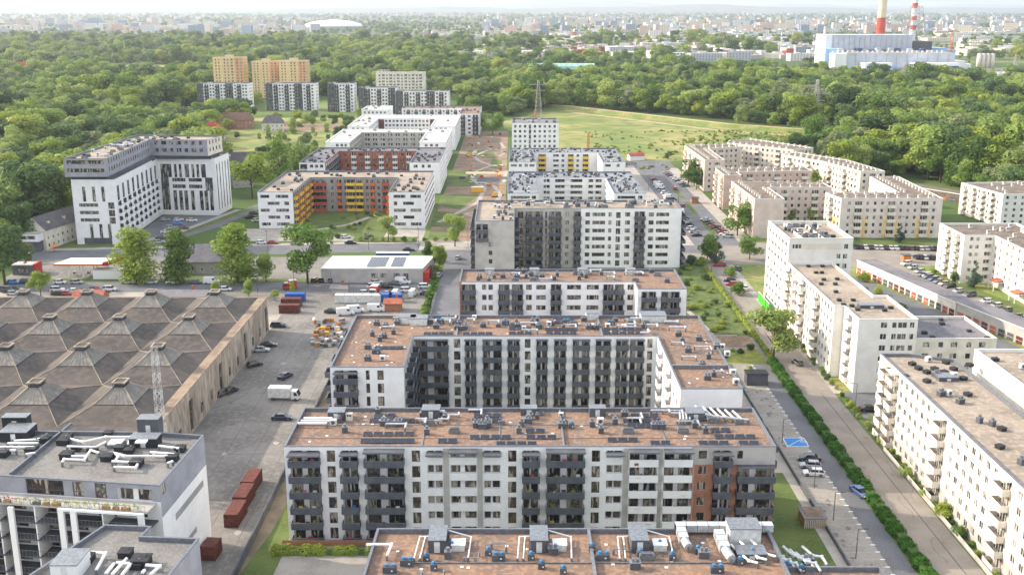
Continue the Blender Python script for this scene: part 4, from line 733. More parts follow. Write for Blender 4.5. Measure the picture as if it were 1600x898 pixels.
# beige estate
BG = 'beige estate blocks with rows of roof chimneys'
def est(lab, P, h, wall, fc, n=14, seed=1, lower=None):
    b = Bld('apartment_block', lab, 'apartment block', P, h, wall, 5, (h-1.6)/5, zb=.9, roof=brown_roof, par=.35, group=BG, cop=whitecop, frame=wpaint)
    for e in fc:
        L_ = edge_len(P, e)
        b.facade(e, auto(L_, [('w', 1.3, 1.6), ('c', 3, 1.6), ('w', 1.3, 1.6), ('w', 1.3, 1.6)]), wallfn=(lower[0], (lambda u, z, lo=lower: lo[1] if z < lo[0] and int(u/6) % 2 else wall)) if lower else None)
    b.finish()
    for e in range(len(P)):   # chimneys in a row along the ridge of each long edge
        a, c = Vector(b.inn[e]), Vector(b.inn[(e+1) % len(P)]); L_ = (c-a).length
        if L_ < 16: continue
        d = (c-a)/L_; nn = Vector((-d.y, d.x))
        for i in range(int(L_/4.2)):
            p = a+d*(2.5+i*4.2)+nn*2.6
            if inside(p, b.inn): fit(b, 7, p.x, p.y, math.atan2(d.y, d.x), sc=.95)
    return b
est('long beige block with ochre ground floors facing the car park', [(132, 418), (172.7, 418), (175, 475), (162, 475), (160, 432), (129.5, 432)], 16.2, estw, (0, 1, 5), lower=(8.2, yellow))
est('pinkish beige block at the left front of the estate', [(97, 417), (109, 417), (109, 445), (136, 445), (136, 457), (108, 461), (96.5, 461)], 16.2, beige, (2, 3, 6), lower=(7, pink))
est('beige stepped block in the middle of the estate', [(97, 480), (105, 480), (105, 490), (141, 494), (141, 506), (97, 502)], 16, pink, (1, 2, 5))
est('beige block at the left rear of the estate beside the street', [(97, 530), (107, 530), (107, 575), (127, 582), (124, 594), (96, 588)], 16, beige, (0, 2, 5))
est('cream slanted block along the wood at the back of the estate', [(126, 612), (122, 600), (152, 570), (165, 578), (140, 618)], 16, estw, (1, 2, 4))
est('cream slanted block with ochre balconies above the car park', [(140, 548), (153.8, 523), (162.7, 490), (174, 490), (168, 527), (150, 556)], 16.4, estw, (0, 1, 2))
# ---------------- factory hall ----------------
hroof = mat('bitumen_roof', '5a534e', .92, '494543', scale=.09, c3='6b625b', scale3=.7, f3=.5)
hsky = mat('dusty_wired_glass', '8f8c82', .6, '7a776d', scale=.6, c3='6b5b4c', scale3=1.1, f3=.5)
K['g'] = (0, 4.6, .5, None)
P = [(-182, 188), (-70.2, 188), (-70.2, 292), (-182, 292)]
H = Bld('factory_hall', 'old brown hall whose roof is a grid of pyramid skylights', 'factory', P, 9.9, hallwall, 1, 4.6, zb=0, roof=hroof, par=.12, cop=mat('old_coping', '9c8a78', .9, '8a7868', scale=.5), frame=dframe)
H.facade(1, [(('g' if i % 3 == 0 else 'w'), 3+i*8.1, (5.9 if i % 3 == 0 else 4.9)+i*8.1) for i in range(13)], zb=.05); H.finish()
mb = MB(); mb.box(-72.6-H.o.x, 188.5-H.o.y, 9.72, -70.5-H.o.x, 291.5-H.o.y, 9.84, mat('stained_gutter', '94836f', .95, '807062', scale=.3)); mb.build('gutter', H.root)
def hip_me():
    b = MB(); a, c = 8.72, 11.97; p, q = 4.1, 4.9; z0, z1 = 0, 1.8
    B0 = [(-a, -c), (a, -c), (a, c), (-a, c)]; T = [(-p, -q), (p, -q), (p, q), (-p, q)]
    for i in range(4): j = (i+1) % 4; b.quad([(*B0[i], z0), (*B0[j], z0), (*T[j], z1), (*T[i], z1)], hroof); b.tube((*B0[i], z0+.02), (*T[i], z1+.02), .07, .07, hallwall, 4, False)  # sunlit ridge lines put in as pale tubes along the hip edges
    return b.mesh('roof_hip')
def skl_me():
    b = MB(); p, q = 4.1, 4.9; t, u = 1.2, 1.45; z1, z2 = 1.8, 4.35; B0 = [(-p, -q), (p, -q), (p, q), (-p, q)]; T = [(-t, -u), (t, -u), (t, u), (-t, u)]
    for i in range(4):
        j = (i+1) % 4; A0, A1, C0, C1 = Vector((*B0[i], z1)), Vector((*B0[j], z1)), Vector((*T[i], z2)), Vector((*T[j], z2)); b.quad([A0, A1, C1, C0], hsky)
        nrm = (A1-A0).cross(C0-A0).normalized()
        for k in range(1, 8):
            f = k/8; s0 = A0.lerp(A1, f); s1 = C0.lerp(C1, f); w = (A1-A0).normalized()*.11; up = nrm*.07
            b.quad([s0-w+up, s0+w+up, s1+w*.6+up, s1-w*.6+up], felt)
        e = [A0, C0]; b.tube(e[0]+nrm*.05, e[1]+nrm*.05, .12, .12, hallwall, 4, False)
        b.tube(A0+nrm*.06, A1+nrm*.06, .1, .1, hroof, 4, False)
    return b.mesh('skylight')
def lan_me():
    b = MB()
    for sx in (-1.45, 1.27):
        for sy in (-1.7, 1.52): b.box(sx, sy, 4.9, sx+.18, sy+.18, 5.7, hroof)
    b.box(-1.2, -1.4, 5.0, 1.2, 1.4, 5.5, dgrey); b.box(-1.65, -1.9, 5.7, 1.65, -1.5, 5.95, hallwall); b.box(-1.65, 1.5, 5.7, 1.65, 1.9, 5.95, hallwall); b.box(-1.65, -1.5, 5.7, -1.3, 1.5, 5.95, hallwall); b.box(1.3, -1.5, 5.7, 1.65, 1.5, 5.95, hallwall); b.box(-1.3, -1.5, 5.72, 1.3, 1.5, 5.82, hroof)
    return b.mesh('lantern')
mh, ms_, ml = hip_me(), skl_me(), lan_me()
for r_ in range(5):
    for c in range(6):
        x, y = -81.4-17.5*c-H.o.x, 279.3-24*r_-H.o.y
        if y-12 < 188-H.o.y-.5 and r_ == 4: pass
        if r_ == 4: continue
        for n_, me in (('roof_hip', mh), ('skylight', ms_), ('lantern', ml)):
            q_ = link(n_, me, H.root, (x, y, 9.79))
            if n_ == 'lantern': q_.scale = (.84, .84, 1); q_.location.z -= .55
# ---------------- small buildings ----------------
def gable(name, lab, cat, x, y, w, d, h, rh, rz, wall, roof, group=None, hip=0, wins=True, dorm=0):
    """w along the ridge, d across"""
    o = empty(name, (x, y, 0), lab, cat, group, rz); mb = MB()
    for s in (-1, 1): mb.quad([(-w/2*s, -d/2*s, 0), (w/2*s, -d/2*s, 0), (w/2*s, -d/2*s, h), (-w/2*s, -d/2*s, h)], wall)
    for s in (-1, 1):
        pts = [(w/2*s, -d/2*s, 0), (w/2*s, d/2*s, 0), (w/2*s, d/2*s, h)]+([] if hip else [(w/2*s, 0, h+rh)])+[(w/2*s, -d/2*s, h)]; mb.quad(pts, wall)
    mb.build('wall', o); mb = MB(); e = .45; hw = w/2+e; rw = w/2+e-hip; k = rh/(d/2)*e
    for s in (-1, 1):
        mb.quad([(-hw*s, -(d/2+e)*s, h-k), (hw*s, -(d/2+e)*s, h-k), (rw*s, 0, h+rh), (-rw*s, 0, h+rh)], roof)
        mb.quad([(-hw*s, -(d/2+e)*s, h-k-.15), (hw*s, -(d/2+e)*s, h-k-.15), (hw*s, -(d/2+e)*s, h-k), (-hw*s, -(d/2+e)*s, h-k)], roof)
        if hip: mb.quad([(hw*s, -(d/2+e)*s, h-k), (hw*s, (d/2+e)*s, h-k), (rw*s, 0, h+rh)], roof)
    r = mb.build('roof', o)
    mb = MB(); mb.box(-.35, -.35, 0, .35, .35, 1.6, redbr); link('chimney', mb.mesh('chimney'), r, (w*.2, d*.12, h+rh*.6))
    if wins:
        n = max(1, int(w/3)); me = cached(('hw',), lambda: (lambda b: (b.box(-.5, -.05, 0, .5, .03, .08, wpaint), b.box(-.5, -.05, 1.2, .5, .03, 1.28, wpaint), b.box(-.5, -.045, .08, -.42, .03, 1.2, wpaint), b.box(.42, -.045, .08, .5, .03, 1.2, wpaint), b.quad([(-.42, -.02, .08), (.42, -.02, .08), (.42, -.02, 1.2), (-.42, -.02, 1.2)], glass), b.mesh('window'))[-1])(MB()))
        for s, rr in ((-1, 0), (1, math.pi)):
            for i in range(n):
                for fl in range(max(1, int(h/2.9))): link('window', me, o, ((-w/2+(i+.5)*w/n), s*(d/2+.01), 1+fl*2.8), rr)
        for s, rr in ((-1, -math.pi/2), (1, math.pi/2)):
            for q in (-d/4, d/4): link('window', me, o, (s*(w/2+.01), q, 1), rr)
    if dorm:
        for i in range(dorm):
            mb = MB(); mb.box(-.6, -.5, 0, .6, .9, 1.1, wall); mb.box(-.7, -.6, 1.1, .7, 1.2, 1.25, roof); link('dormer', mb.mesh('dormer'), o, (-w/2+(i+.5)*w/dorm, -d*.3, h+rh*.3))
    return o
slate = mat('slate_roof', '5e5c60', .8, '514f54', scale=.4); redroof = mat('red_tile_roof', 'a04a3c', .85, '8c4034', scale=.6); browntile = mat('brown_tile_roof', '6e5548', .85, '604a3f', scale=.6)
gable('row_house', 'long slate roofed house with wooden gable left of the white bent building', 'house', -180.5, 412, 30, 10, 8, 4.5, R(78), offw, slate, dorm=3)
mb = MB(); mb.box(-4.6, -2.4, 4, 4.6, 2.2, 7, wpaint); mb.box(-4.8, -2.6, 7, 4.8, 2.4, 7.25, lgrey); mb.box(-3.4, -2.45, 5, 3.4, -2.38, 6.3, glass); mb.box(-4.2, -2, 0, 4.2, 2.2, 4, dgrey)
o = mb.build('shop_annex', None, loc=(-184.3, 394.6, 0)); tag(o, 'white box annex with a dark shop window in front of the slate roofed house', 'annex')
for n_, lab, x, y, w, d, h, rh, rz, wl, rf, hp in [('house', 'house with a bright red hipped roof above the white bent building', -210, 745, 14, 14, 7, 6, .1, offw, redroof, 5), ('house', 'grey house with a brown hipped roof right below the red roof', -200, 700, 18, 14, 8, 5, .1, lgrey, browntile, 6),
        ('house', 'white house with dark slate roof left of the brick red block', -150, 590, 16, 12, 7, 5, .15, wpaint, slate, 2), ('house', 'low white terrace house before the slate roofed house', -160, 560, 16, 9, 5, 3, .1, wpaint, browntile, 3), ('house', 'small grey roofed house close to the tall broad tree', -140, 545, 10, 9, 5, 3, .3, lgrey, slate, 3),
        ('house', 'brown roofed long house under the striped towers', -215, 820, 30, 12, 7, 5, .1, brick, browntile, 4), ('house', 'dark roofed house in the trees right of the red roof', -180, 800, 16, 12, 7, 5, .2, offw, slate, 4)]:
    gable(n_, lab, 'house', x, y, w, d, h, rh, rz, wl, rf, group='houses left of the courtyard row', hip=hp)
rr = random.Random(3)
for i in range(14):
    px, py = rr.uniform(-5, 78), rr.uniform(103, 124); x, y = G(px, py)
    gable('house', 'small distant house in the cluster among trees at the left edge', 'house', x, y, rr.uniform(14, 24), 12, 7, 6, rr.uniform(-.4, .4), wpaint, redroof if i % 2 else browntile, group='distant houses at the left edge', hip=3, wins=False)
gable('warehouse', 'grey warehouse with hipped roof between two tall trees', 'warehouse', -110.5, 366, 20, 15, 4.5, 4.5, R(4), lgrey, felt, hip=5)
# warehouse with solar arrays
P = [(-64.5, 346), (-30.2, 346), (-27.5, 365), (-63.5, 365)]
S = Bld('warehouse', 'cream roofed warehouse with two solar arrays beside the car lot', 'warehouse', P, 5, lgrey, 1, 3.5, roof=white_roof, par=.1, cop=whitecop, frame=dframe); S.facade(0, [('s', 17, 19), ('s', 20, 22), ('s', 24.5, 26.5), ('s', 27.5, 29.5)]); S.finish()
for x0, x1 in ((-49.5, -42.5), (-41.3, -36.3)):
    for i in range(int((x1-x0)/1.05)):
        for j in range(7):
            mb = None; link('solar_panel', cached('pvf', lambda: (lambda b: (b.quad([(-.48, -.95, 0), (.48, -.95, 0), (.48, .95, .06), (-.48, .95, .06)], pvm), b.mesh('solar_panel'))[-1])(MB())), S.root, (x0+i*1.05-S.o.x+.5, 348.6+j*2-S.o.y+1, S.rz+.12))
mb = MB(); mb.box(-30-S.o.x, 346.5-S.o.y, 0, -28.2-S.o.x, 352-S.o.y, 3.4, redm); mb.box(-30.02-S.o.x, 352-S.o.y, 0, -27.8-S.o.x, 358-S.o.y, 3.3, contr); mb.build('red_annex', S.root)
# garages
def garage(lab, a, c, w, h, wall, roof, n, door=True, side=1):
    a, c = Vector(a), Vector(c); L_ = (c-a).length; d = (c-a)/L_; o = empty('garage_row', (a.x, a.y, 0), lab, 'garage', None, math.atan2(d.y, d.x)); mb = MB()
    mb.box(0, 0, 0, L_, w, h, wall, skip=(1,)); mb.build('wall', o); mb = MB(); mb.box(-.15, -.1, h, L_+.15, w+.1, h+.16, whitecop if 0 else roof); mb.box(-.2, -.16, h-.02, L_+.2, -.1, h+.3, wpaint); mb.build('roof', o)
    if door:
        dm = [MB() for _ in range(3)]
        for b_, m_ in zip(dm, (redbr, contr, dgrey)): b_.box(-1.25, -.06, 0, 1.25, -.004, 2.1, m_); b_.box(-1.25, -.09, 1.0, 1.25, -.06, 1.06, wpaint)
        ms = [b_.mesh('garage_door') for b_ in dm]; r = random.Random(2)
        for i in range(n): link('garage_door', ms[r.randrange(3)], o, ((i+.5)*L_/n, 0, 0))
    return o
garage('long garage row with red and dark doors and a white upper wall', (121, 360), (133.2, 305), 7, 4.4, offw, felt, 17)
garage('continuing garage row toward the right edge with pale wall', (133.4, 304.5), (152, 236), 7.5, 4.6, lgrey, felt, 20)
garage('dark roofed garages before the wood on the right', (176, 556), (218, 490), 8, 4, brown_roof, brown_roof, 16)
# gas station
o = empty('petrol_station_canopy', (-148.2, 355.5, 0), 'white topped fuel station canopy with an orange red edge', 'fuel station canopy'); mb = MB()
mb.prism([(-8.6, -4.6), (7.8, -4.6), (11.6, 4.6), (-6.2, 4.6)], 4.7, 5.35, orgm, wpaint); mb.build('canopy', o); mb = MB()
for x, y in ((-5, -2), (0, -2), (5, -2), (-3, 2.5), (2, 2.5), (7, 2.5)): mb.box(x, y, 0, x+.35, y+.35, 4.7, wpaint)
mb.build('column', o); mb = MB()
for x in (-4, 1, 6): mb.box(x, -.6, 0, x+1.0, .4, 1.7, unitw); mb.box(x+.1, -.62, .9, x+.9, -.6, 1.5, dgrey)
mb.build('fuel_pump', o); mb = MB(); mb.prism([(8.2, -4.4), (9.4, -4.6), (12.6, 4.4), (11.4, 4.4)], 4.6, 5.9, redm); mb.build('red_fascia', o)
mb = MB(); mb.box(-4, -2.5, 0, 4, 2.5, 3.4, dgrey); mb.box(-4.1, -2.6, 3.4, 4.1, 2.6, 3.7, lgrey); mb.box(3.4, -2.65, 0, 4.2, 2.65, 3.9, redm); mb.box(-2, -2.55, .8, 1.5, -2.5, 2.2, glass)
tag(mb.build('kiosk', None, loc=(*G(43, 427), 0)), 'dark station kiosk with a red end wall', 'kiosk')
mb = MB(); mb.box(-.9, -.2, 0, .9, .2, 2.8, redm); mb.box(-.8, -.23, 2.8, .8, .23, 5.6, wpaint); mb.box(-.9, -.2, 5.6, .9, .2, 7, redm); mb.prism([(-.45, -.26), (.45, -.26), (.45, .26), (-.45, .26)], 3.6, 4.6, redm)
tag(mb.build('price_sign', None, loc=(*G(44, 410), 0)), 'red and white station price pylon beside the main street', 'sign')
mb = MB(); mb.box(-5, -.15, 0, 5, .15, 3, wpaint); mb.box(-5, .15, 0, -4.7, 4, 3, wpaint); mb.box(4.7, .15, 0, 5, 4, 3, wpaint); mb.box(-5.05, -.2, 3, 5.05, 4.1, 3.15, white_roof); tag(mb.build('shed', None, loc=(*G(169, 436), 0)), 'white low wash shed at the right end of the station', 'shed')
mb = MB(); mb.prism([(-1.3, -1.3), (1.3, -1.3), (1.3, 1.3), (-1.3, 1.3)], 2.3, 2.4, orgm); mb.v = [(x, y, z) for x, y, z in mb.v]; i0 = len(mb.v)
for j in range(6): a0, a1 = j*math.pi/3, (j+1)*math.pi/3; mb.quad([(1.8*math.cos(a0), 1.8*math.sin(a0), 2.3), (1.8*math.cos(a1), 1.8*math.sin(a1), 2.3), (0, 0, 3.1)], orgm)
mb.tube((0, 0, 0), (0, 0, 3), .06, .06, steel); tag(mb.build('parasol', None, loc=(*G(85, 394), 0)), 'orange parasol in front of the shop annex', 'parasol')
# containers and yard things
def container(lab, x, y, rz, m, l=6.06, cat='container', group=None, z=0):
    mb = MB(); w, h = 2.44, 2.6; mb.box(-l/2, -w/2, .1, l/2, w/2, h, m)
    for i in range(int(l/.3)): x_ = -l/2+.15+i*.3; mb.box(x_, -w/2-.04, .25, x_+.14, w/2+.04, h-.12, m)
    for sx in (-l/2-.03, l/2-.1):
        for sy in (-w/2-.05, w/2-.08): mb.box(sx, sy, .05, sx+.13, sy+.13, h+.03, m)
    for i in range(4): mb.box(l/2+.0, -w/2+.3+i*.6, .2, l/2+.05, -w/2+.36+i*.6, h-.15, steel)
    return tag(mb.build('container', None, loc=(x, y, z+.012)), lab, cat, group) if not rz else tag((lambda o: (setattr(o, 'rotation_euler', (0, 0, rz)), o)[1])(mb.build('container', None, loc=(x, y, z+.012))), lab, cat, group)
for i, (px, py, lab) in enumerate([(369, 812, 'nearest of the rusty red containers beside the yard fence'), (382, 785, 'middle one of the rusty red containers beside the yard fence'), (394, 761, 'farthest rusty red container of the fence row')]): x, y = G(px, py); container(lab, x, y, R(88), contr, group='red containers in a row by the yard fence')
container('open red container at the foot of the grey white block', *G(331, 868), R(85), contr, 3.4)
container('rust red container at the left of the yard corner pair', *G(453, 488), 0, contr); container('rust red container behind the front one in the yard corner', *G(456, 478), 0, contr); container('blue container squeezed behind the red pair', *G(462, 470), 0, bluem)
for px, py, m, lab in ((603, 471, bluem, 'blue container left of the two in the car lot row'), (618, 471, bluem, 'small blue container right of the other blue one')): x, y = G(px, py); container(lab, x, y, 0, m, 4)
for i, px in enumerate((532, 546, 560, 574, 588)): x, y = G(px, 472); container(['pale grey storage box, first from the left in the lot divider', 'pale grey storage box, second from the left in the lot divider', 'pale grey storage box in the middle of the lot divider', 'pale grey storage box, fourth from the left in the lot divider', 'pale grey storage box next to the blue container'][i], x, y, 0, unitw, 3.1, group='grey storage boxes dividing the car lot')
gable('shed', 'small grey roofed hut at the left end of the car lot', 'shed', *G(531, 460), 5, 4, 2.6, .6, 0, lgrey, felt, wins=False)
gable('shed', 'red brown roofed shed behind the front roof at the car lot', 'shed', *G(615, 484), 5, 4, 2.8, 1, 0, brick, redbr, wins=False)
gable('shed', 'red roofed long shed behind the hall beside the lane', 'shed', -132, 319, 9, 7, 3, 1.8, 0, brick, redbr, wins=False)
gable('shed', 'dark small depot building behind the hall', 'shed', -104, 322, 16, 7, 3, 1.0, 0, dgrey, felt, wins=False)
mb = MB(); mb.box(-2.6, -1.6, 0, 2.6, 1.6, 2.9, dgrey); mb.box(-2.75, -1.75, 2.9, 2.75, 1.75, 3.1, darker); tag(mb.build('bin_shelter', None, loc=(60.4, 247, 0)), 'dark flat roofed bin shelter on the paved parking bays', 'shelter')
mb = MB()
for i in range(12): mb.box(-1.9+i*.33, -2.2, 0, -1.75+i*.33, -2.1, 1.9, lgrey)
mb.box(-1.9, -2.08, 0, 2, 2.1, 1.7, planks); mb.box(-2.1, -2.3, 1.9, 2.2, 2.3, 2.05, felt); mb.prism([(-1.5, -1.7), (1.6, -1.7), (1.6, 1.7), (-1.5, 1.7)], 2.05, 2.12, soil); tag(mb.build('garden_shed', None, loc=(*G(1268, 816), 0)), 'slatted garden shed with a planted flat roof on the lawn strip', 'shed')
mb = MB(); mb.box(-.06, -7, 0, .06, 7, 3, greenp); mb.box(-.1, -7.05, 3, .1, 7.05, 3.1, wpaint); tag(mb.build('hoarding', None, loc=(78.2, 316, 0)), 'bright green hoarding before the eight storey box', 'hoarding')
mb = MB(); mb.box(-1.3, -1.3, 0, 1.3, 1.3, 2.6, orgm); mb.box(-1.7, -1.7, 2.6, 1.7, 1.7, 2.8, dgrey); tag(mb.build('kiosk', None, loc=(*G(1415, 409), 0)), 'orange kiosk with a grey roof on the estate car park', 'kiosk')
mb = MB(); mb.box(-1.6, -1.6, 0, 1.6, 1.6, 2.6, planks); mb.box(-2, -2, 2.6, 2, 2, 2.8, dgrey); tag(mb.build('kiosk', None, loc=(*G(1085, 317), 0)), 'timber kiosk with dark roof beside the back street', 'kiosk')
gable('shed', 'white site office with a red roof at the end of the street', 'shed', *G(993, 250), 9, 6, 3.2, 1.2, .2, wpaint, redroof, wins=False)
# stack yard
o = empty('material_stack', (*G(515, 520), 0), 'fenced heap of building materials and pallets beside the yard', 'materials'); r = random.Random(6)
for i in range(70):
    x, y = G(r.uniform(488, 540)+0, r.uniform(500, 542)); px_ = 0
    w, d, h = r.uniform(.5, 1.8), r.uniform(.5, 1.3), r.uniform(.3, 1.3)
    mb = MB(); mb.box(-w/2, -d/2, 0, w/2, d/2, h, r.choice([unitw, unitw, planks, steel, yelm, dgrey, dgrey, steel, lgrey, lgrey, dgrey, orgm, bluem]))
    xx = x-o.location.x; yy = y-o.location.y
    if x < -45.6: link('pallet', mb.mesh('pallet'), o, (xx, yy, .0), r.uniform(0, 3))
for px, py, c, lab in ((520, 497, dgrey, 'dark pile'), ): pass
def fence(name, lab, pts, h, m, step=2.5, solid=False, cat='fence', th=.05):
    o = empty(name, (*pts[0], 0), lab, cat); P = [Vector(p)-Vector(pts[0]) for p in pts]; pm = MB()
    for a, c in zip(P, P[1:]):
        L_ = (c-a).length; d = (c-a)/L_; n = max(1, int(L_/step)); q = Vector((-d.y, d.x))*th/2
        for i in range(n+1):
            p = a+d*(L_*i/n); mb = None; pm.box(p.x-.05, p.y-.05, 0, p.x+.05, p.y+.05, h, m)
        b = MB()
        if solid: b.prism([tuple(a-q), tuple(c-q), tuple(c+q), tuple(a+q)], .02, h-.03, m)
        else:
            for z in (.1, h*.5, h-.08): b.prism([tuple(a-q*.5), tuple(c-q*.5), tuple(c+q*.5), tuple(a+q*.5)], z, z+.05, m)
        b.build('panel' if solid else 'rail', o)
    pm.build('post', o); return o
fence('fence', 'dark low wall along the right side of the concrete yard', [(-45.2, 100), (-45.2, 247)], 1.7, dgrey, solid=True, th=.25)
fence('fence', 'timber edged fence between the stack yard and the white block', [(-45.6, 248), (-45.6, 262), (-52, 270)], 1.6, lgrey)
fence('fence', 'wire fence with glass panels along the nearest cream block', [(78.1, 140), (78.1, 206), (79.5, 207)], 1.1, lgrey, solid=True)
fence('fence', 'low dark kerb fence beside the parking bays', [(56.2, 105), (56.2, 262)], .7, dgrey, solid=True, th=.2)
# lattice structures
def bar(mb, a, b, r, m): mb.tube(a, b, r, r, m, 4, False)
def lattice(name, lab, x, y, h, w0, w1, m, cat, nseg=10, arms=(), rz=0, base=0, group=None, r=.06, col2=None):
    o = empty(name, (x, y, base), lab, cat, group, rz); mb = MB()
    def pt(k, c): t = k/nseg; w = w0+(w1-w0)*t; return Vector(((-1, 1, 1, -1)[c]*w/2, (-1, -1, 1, 1)[c]*w/2, h*t))
    for k in range(nseg):
        mm = col2 if col2 and k % 2 else m
        for c in range(4): bar(mb, pt(k, c), pt(k+1, c), r*1.5, mm); bar(mb, pt(k, c), pt(k+1, (c+1) % 4), r, mm); bar(mb, pt(k, (c+1) % 4), pt(k+1, c), r, mm); bar(mb, pt(k+1, c), pt(k+1, (c+1) % 4), r, mm)
    mb.build('mast', o)
    for z, l in arms:
        mb = MB()
        for s in (-1, 1): bar(mb, (0, -.3, z), (s*l, 0, z+.2), r*2.4, m); bar(mb, (0, .3, z), (s*l, 0, z+.2), r*2.4, m); bar(mb, (0, 0, z+1.6), (s*l, 0, z+.2), r*2, m); mb.tube((s*l, 0, z+.2), (s*l, 0, z-1.6), .12, .12, dgrey, 5)
        mb.build('cross_arm', o)
    return o
lattice('lattice_mast', 'pale lattice mast in front of the hall, rising above its pyramid roofs', -65.4, 183.6, 30, 1.9, .9, unitw, 'mast', 18, r=.035, col2=lgrey)
x, y = G(1272, 204); lattice('pylon', 'tall power pylon with three cross arms at the wood edge on the right', x, y, 38, 7, 1.2, lgrey, 'pylon', 8, ((22, 7), (27.5, 10), (33, 6.5)), .2, r=.09)
x, y = G(1409, 148); lattice('pylon', 'smaller far pylon standing before the power station', x, y, 32, 7, 1.4, lgrey, 'pylon', 9, ((19, 6), (24, 8), (28, 5)), .2, r=.1)
x, y = G(841, 186); lattice('pylon', 'slim pylon behind the white punched window tower', x, y, 32, 6, 1.2, lgrey, 'pylon', 9, ((23, 6), (28, 8)), .2, r=.06)
x, y = G(1583, 128); lattice('pylon', 'far pylon near the right edge beyond the silos', x, y, 34, 7, 1.4, lgrey, 'pylon', 9, ((20, 6), (26, 8)), .2, r=.1)
# lamp posts
def lamp(x, y, rz, h, lab, group):
    o = empty('street_lamp', (x, y, 0), lab, 'street lamp', group, rz); mb = MB(); mb.tube((0, 0, 0), (0, 0, h), .09, .06, dgrey, 6); mb.tube((0, 0, h-.05), (1.1, 0, h+.1), .05, .04, dgrey, 5); mb.build('pole', o); mb = MB(); mb.box(.9, -.14, h, 1.7, .14, h+.12, dgrey); mb.build('lamp_head', o)
for i, (px, py) in enumerate(((1222, 692), (1272, 762), (1302, 812), (1337, 872))): lamp(*G(px, py), 0, 5.5, ['lamp post beside the blue disabled parking bay', 'lamp post just below the parked white cars', 'lamp post across from the garden shed', 'lamp post at the near end of the parking bays'][i], 'lamp posts on the parking strip')
for i in range(9): lamp(69.5 if i % 2 else 78, 225+i*44, 0 if i % 2 else math.pi, 8, 'street lamp on the tan street running away from the viewer', 'street lamps on the tan street')
for i in range(8): lamp(-150+i*19, 399.5-(7-i)*1.9, -math.pi/2, 8.5, 'street lamp along the main cross street', 'street lamps on the cross street')
for i in range(4): lamp(-95+i*12, 332.7, math.pi/2, 7, 'lamp post along the car lane behind the hall', 'lamp posts on the lane')
lamp(*G(1413, 368+5), math.pi, 9, 'tall lamp mast on the estate car park', None)
# ---------------- power station ----------------
blu = mat('light_blue_cladding', '9fc0e4', .6, '8fb2da', scale=.05); clad = mat('pale_metal_cladding', 'c6cbd2', .5, 'b4bac3', scale=.02, c3='9aa2ae', scale3=.15, f3=.4); dblue = mat('blue_grey_machinery', '4f6684', .6, '3f5371', scale=.1)
o = empty('power_station', (560, 1570, 0), 'large white and blue power station hall on the right horizon', 'power station')
def pbox(n_, x0, x1, y0, y1, z0, z1, m, mt=None): mb = MB(); mb.prism([(x0-560, y0-1570), (x1-560, y0-1570), (x1-560, y1-1570), (x0-560, y1-1570)], z0, z1, m, mt); return mb.build(n_, o)
pbox('boiler_house', 484, 606, 1640, 1690, 0, 50, clad); pbox('boiler_house_end', 474, 483.9, 1639, 1691, 0, 50, wpaint); pbox('blue_tower', 464, 482, 1600, 1638, 0, 31, blu)
pbox('turbine_hall', 487, 645, 1572, 1620, 0, 26, clad, tan_roof); pbox('turbine_hall_end', 470, 486.9, 1571, 1621, 0, 25, wpaint); pbox('base_band', 486, 645.2, 1571.2, 1571.95, 3, 7, blu)
pbox('deck', 476, 640, 1621, 1639, 0, 24, tan_roof)
r = random.Random(4)
for i in range(16): x0 = 480+i*9.5; pbox('machine_room', x0, x0+7.5, 1622, 1636, 24, 24+r.uniform(3, 8), r.choice([dblue, dblue, clad, unitw]))
for x0, x1 in ((506, 545), (578, 616), (620, 642)): pbox('annex', x0, x1, 1545, 1571, 0, 13, wpaint); pbox('annex_band', x0+3, x1-1, 1544.5, 1544.95, 5, 9, dblue)
pbox('side_hall', 622, 668, 1660, 1700, 0, 30, blu); pbox('side_hall', 646, 668, 1590, 1620, 0, 14, wpaint); pbox('side_hall', 645, 700, 1705, 1730, 0, 26, blu); pbox('side_hall', 669, 682, 1600, 1615, 0, 9, wpaint); pbox('cooling_bank', 607, 640, 1650, 1680, 0, 40, dgrey)
for i in range(23): pbox('roof_vent', 470+i*7.3, 472.5+i*7.3, 1585, 1588, 26, 28+r.uniform(0, 1.5), unitw)
for i in range(15): pbox('cladding_rib', 486+i*8, 486.5+i*8, 1639.4, 1639.9, 25, 49.5, lgrey)
for i in range(0): pbox('cladding_rib', 466+i*8, 466.5+i*8, 1639.4, 1639.9, 25, 49.5, lgrey)
for i in range(10): pbox('cladding_rib', 500+i*15, 500.6+i*15, 1571.4, 1571.9, 8, 25.5, lgrey)
for i in range(4):
    mb = MB(); mb.tube((0, 0, 0), (0, 0, 24), 3.2, 3.2, silo, 20); mb.tube((0, 0, 24), (0, 0, 25), 3.2, 1, silo, 20); tag(mb.build('silo', None, True, loc=(688+i*6.6, 1590, 0)), 'pale round silo in the row right of the power station hall', 'silo', 'silos by the power station')
def chimney(lab, x, y, r0, r1, bands):
    o = empty('chimney', (x, y, 0), lab, 'chimney'); H_ = bands[-1][1]
    for z0, z1, m in bands:
        mb = MB(); mb.tube((0, 0, z0), (0, 0, z1), r0+(r1-r0)*z0/H_, r0+(r1-r0)*z1/H_, m, 28, False); mb.build('shaft_section', o, True)
    mb = MB(); mb.tube((0, 0, H_-2), (0, 0, H_-.5), r1+.6, r1+.6, dgrey, 24); mb.build('rim', o)
sred = mat('faded_red_paint', 'c8553f', .8, 'b84a38', scale=.1); scream = mat('faded_cream_paint', 'dccfb2', .8, 'cfc0a2', scale=.1)
chimney('thick chimney, red below and cream above, rising out of the frame', 597, 1760, 7.6, 6.0, [(0, 74, sred), (74, 140, scream)])
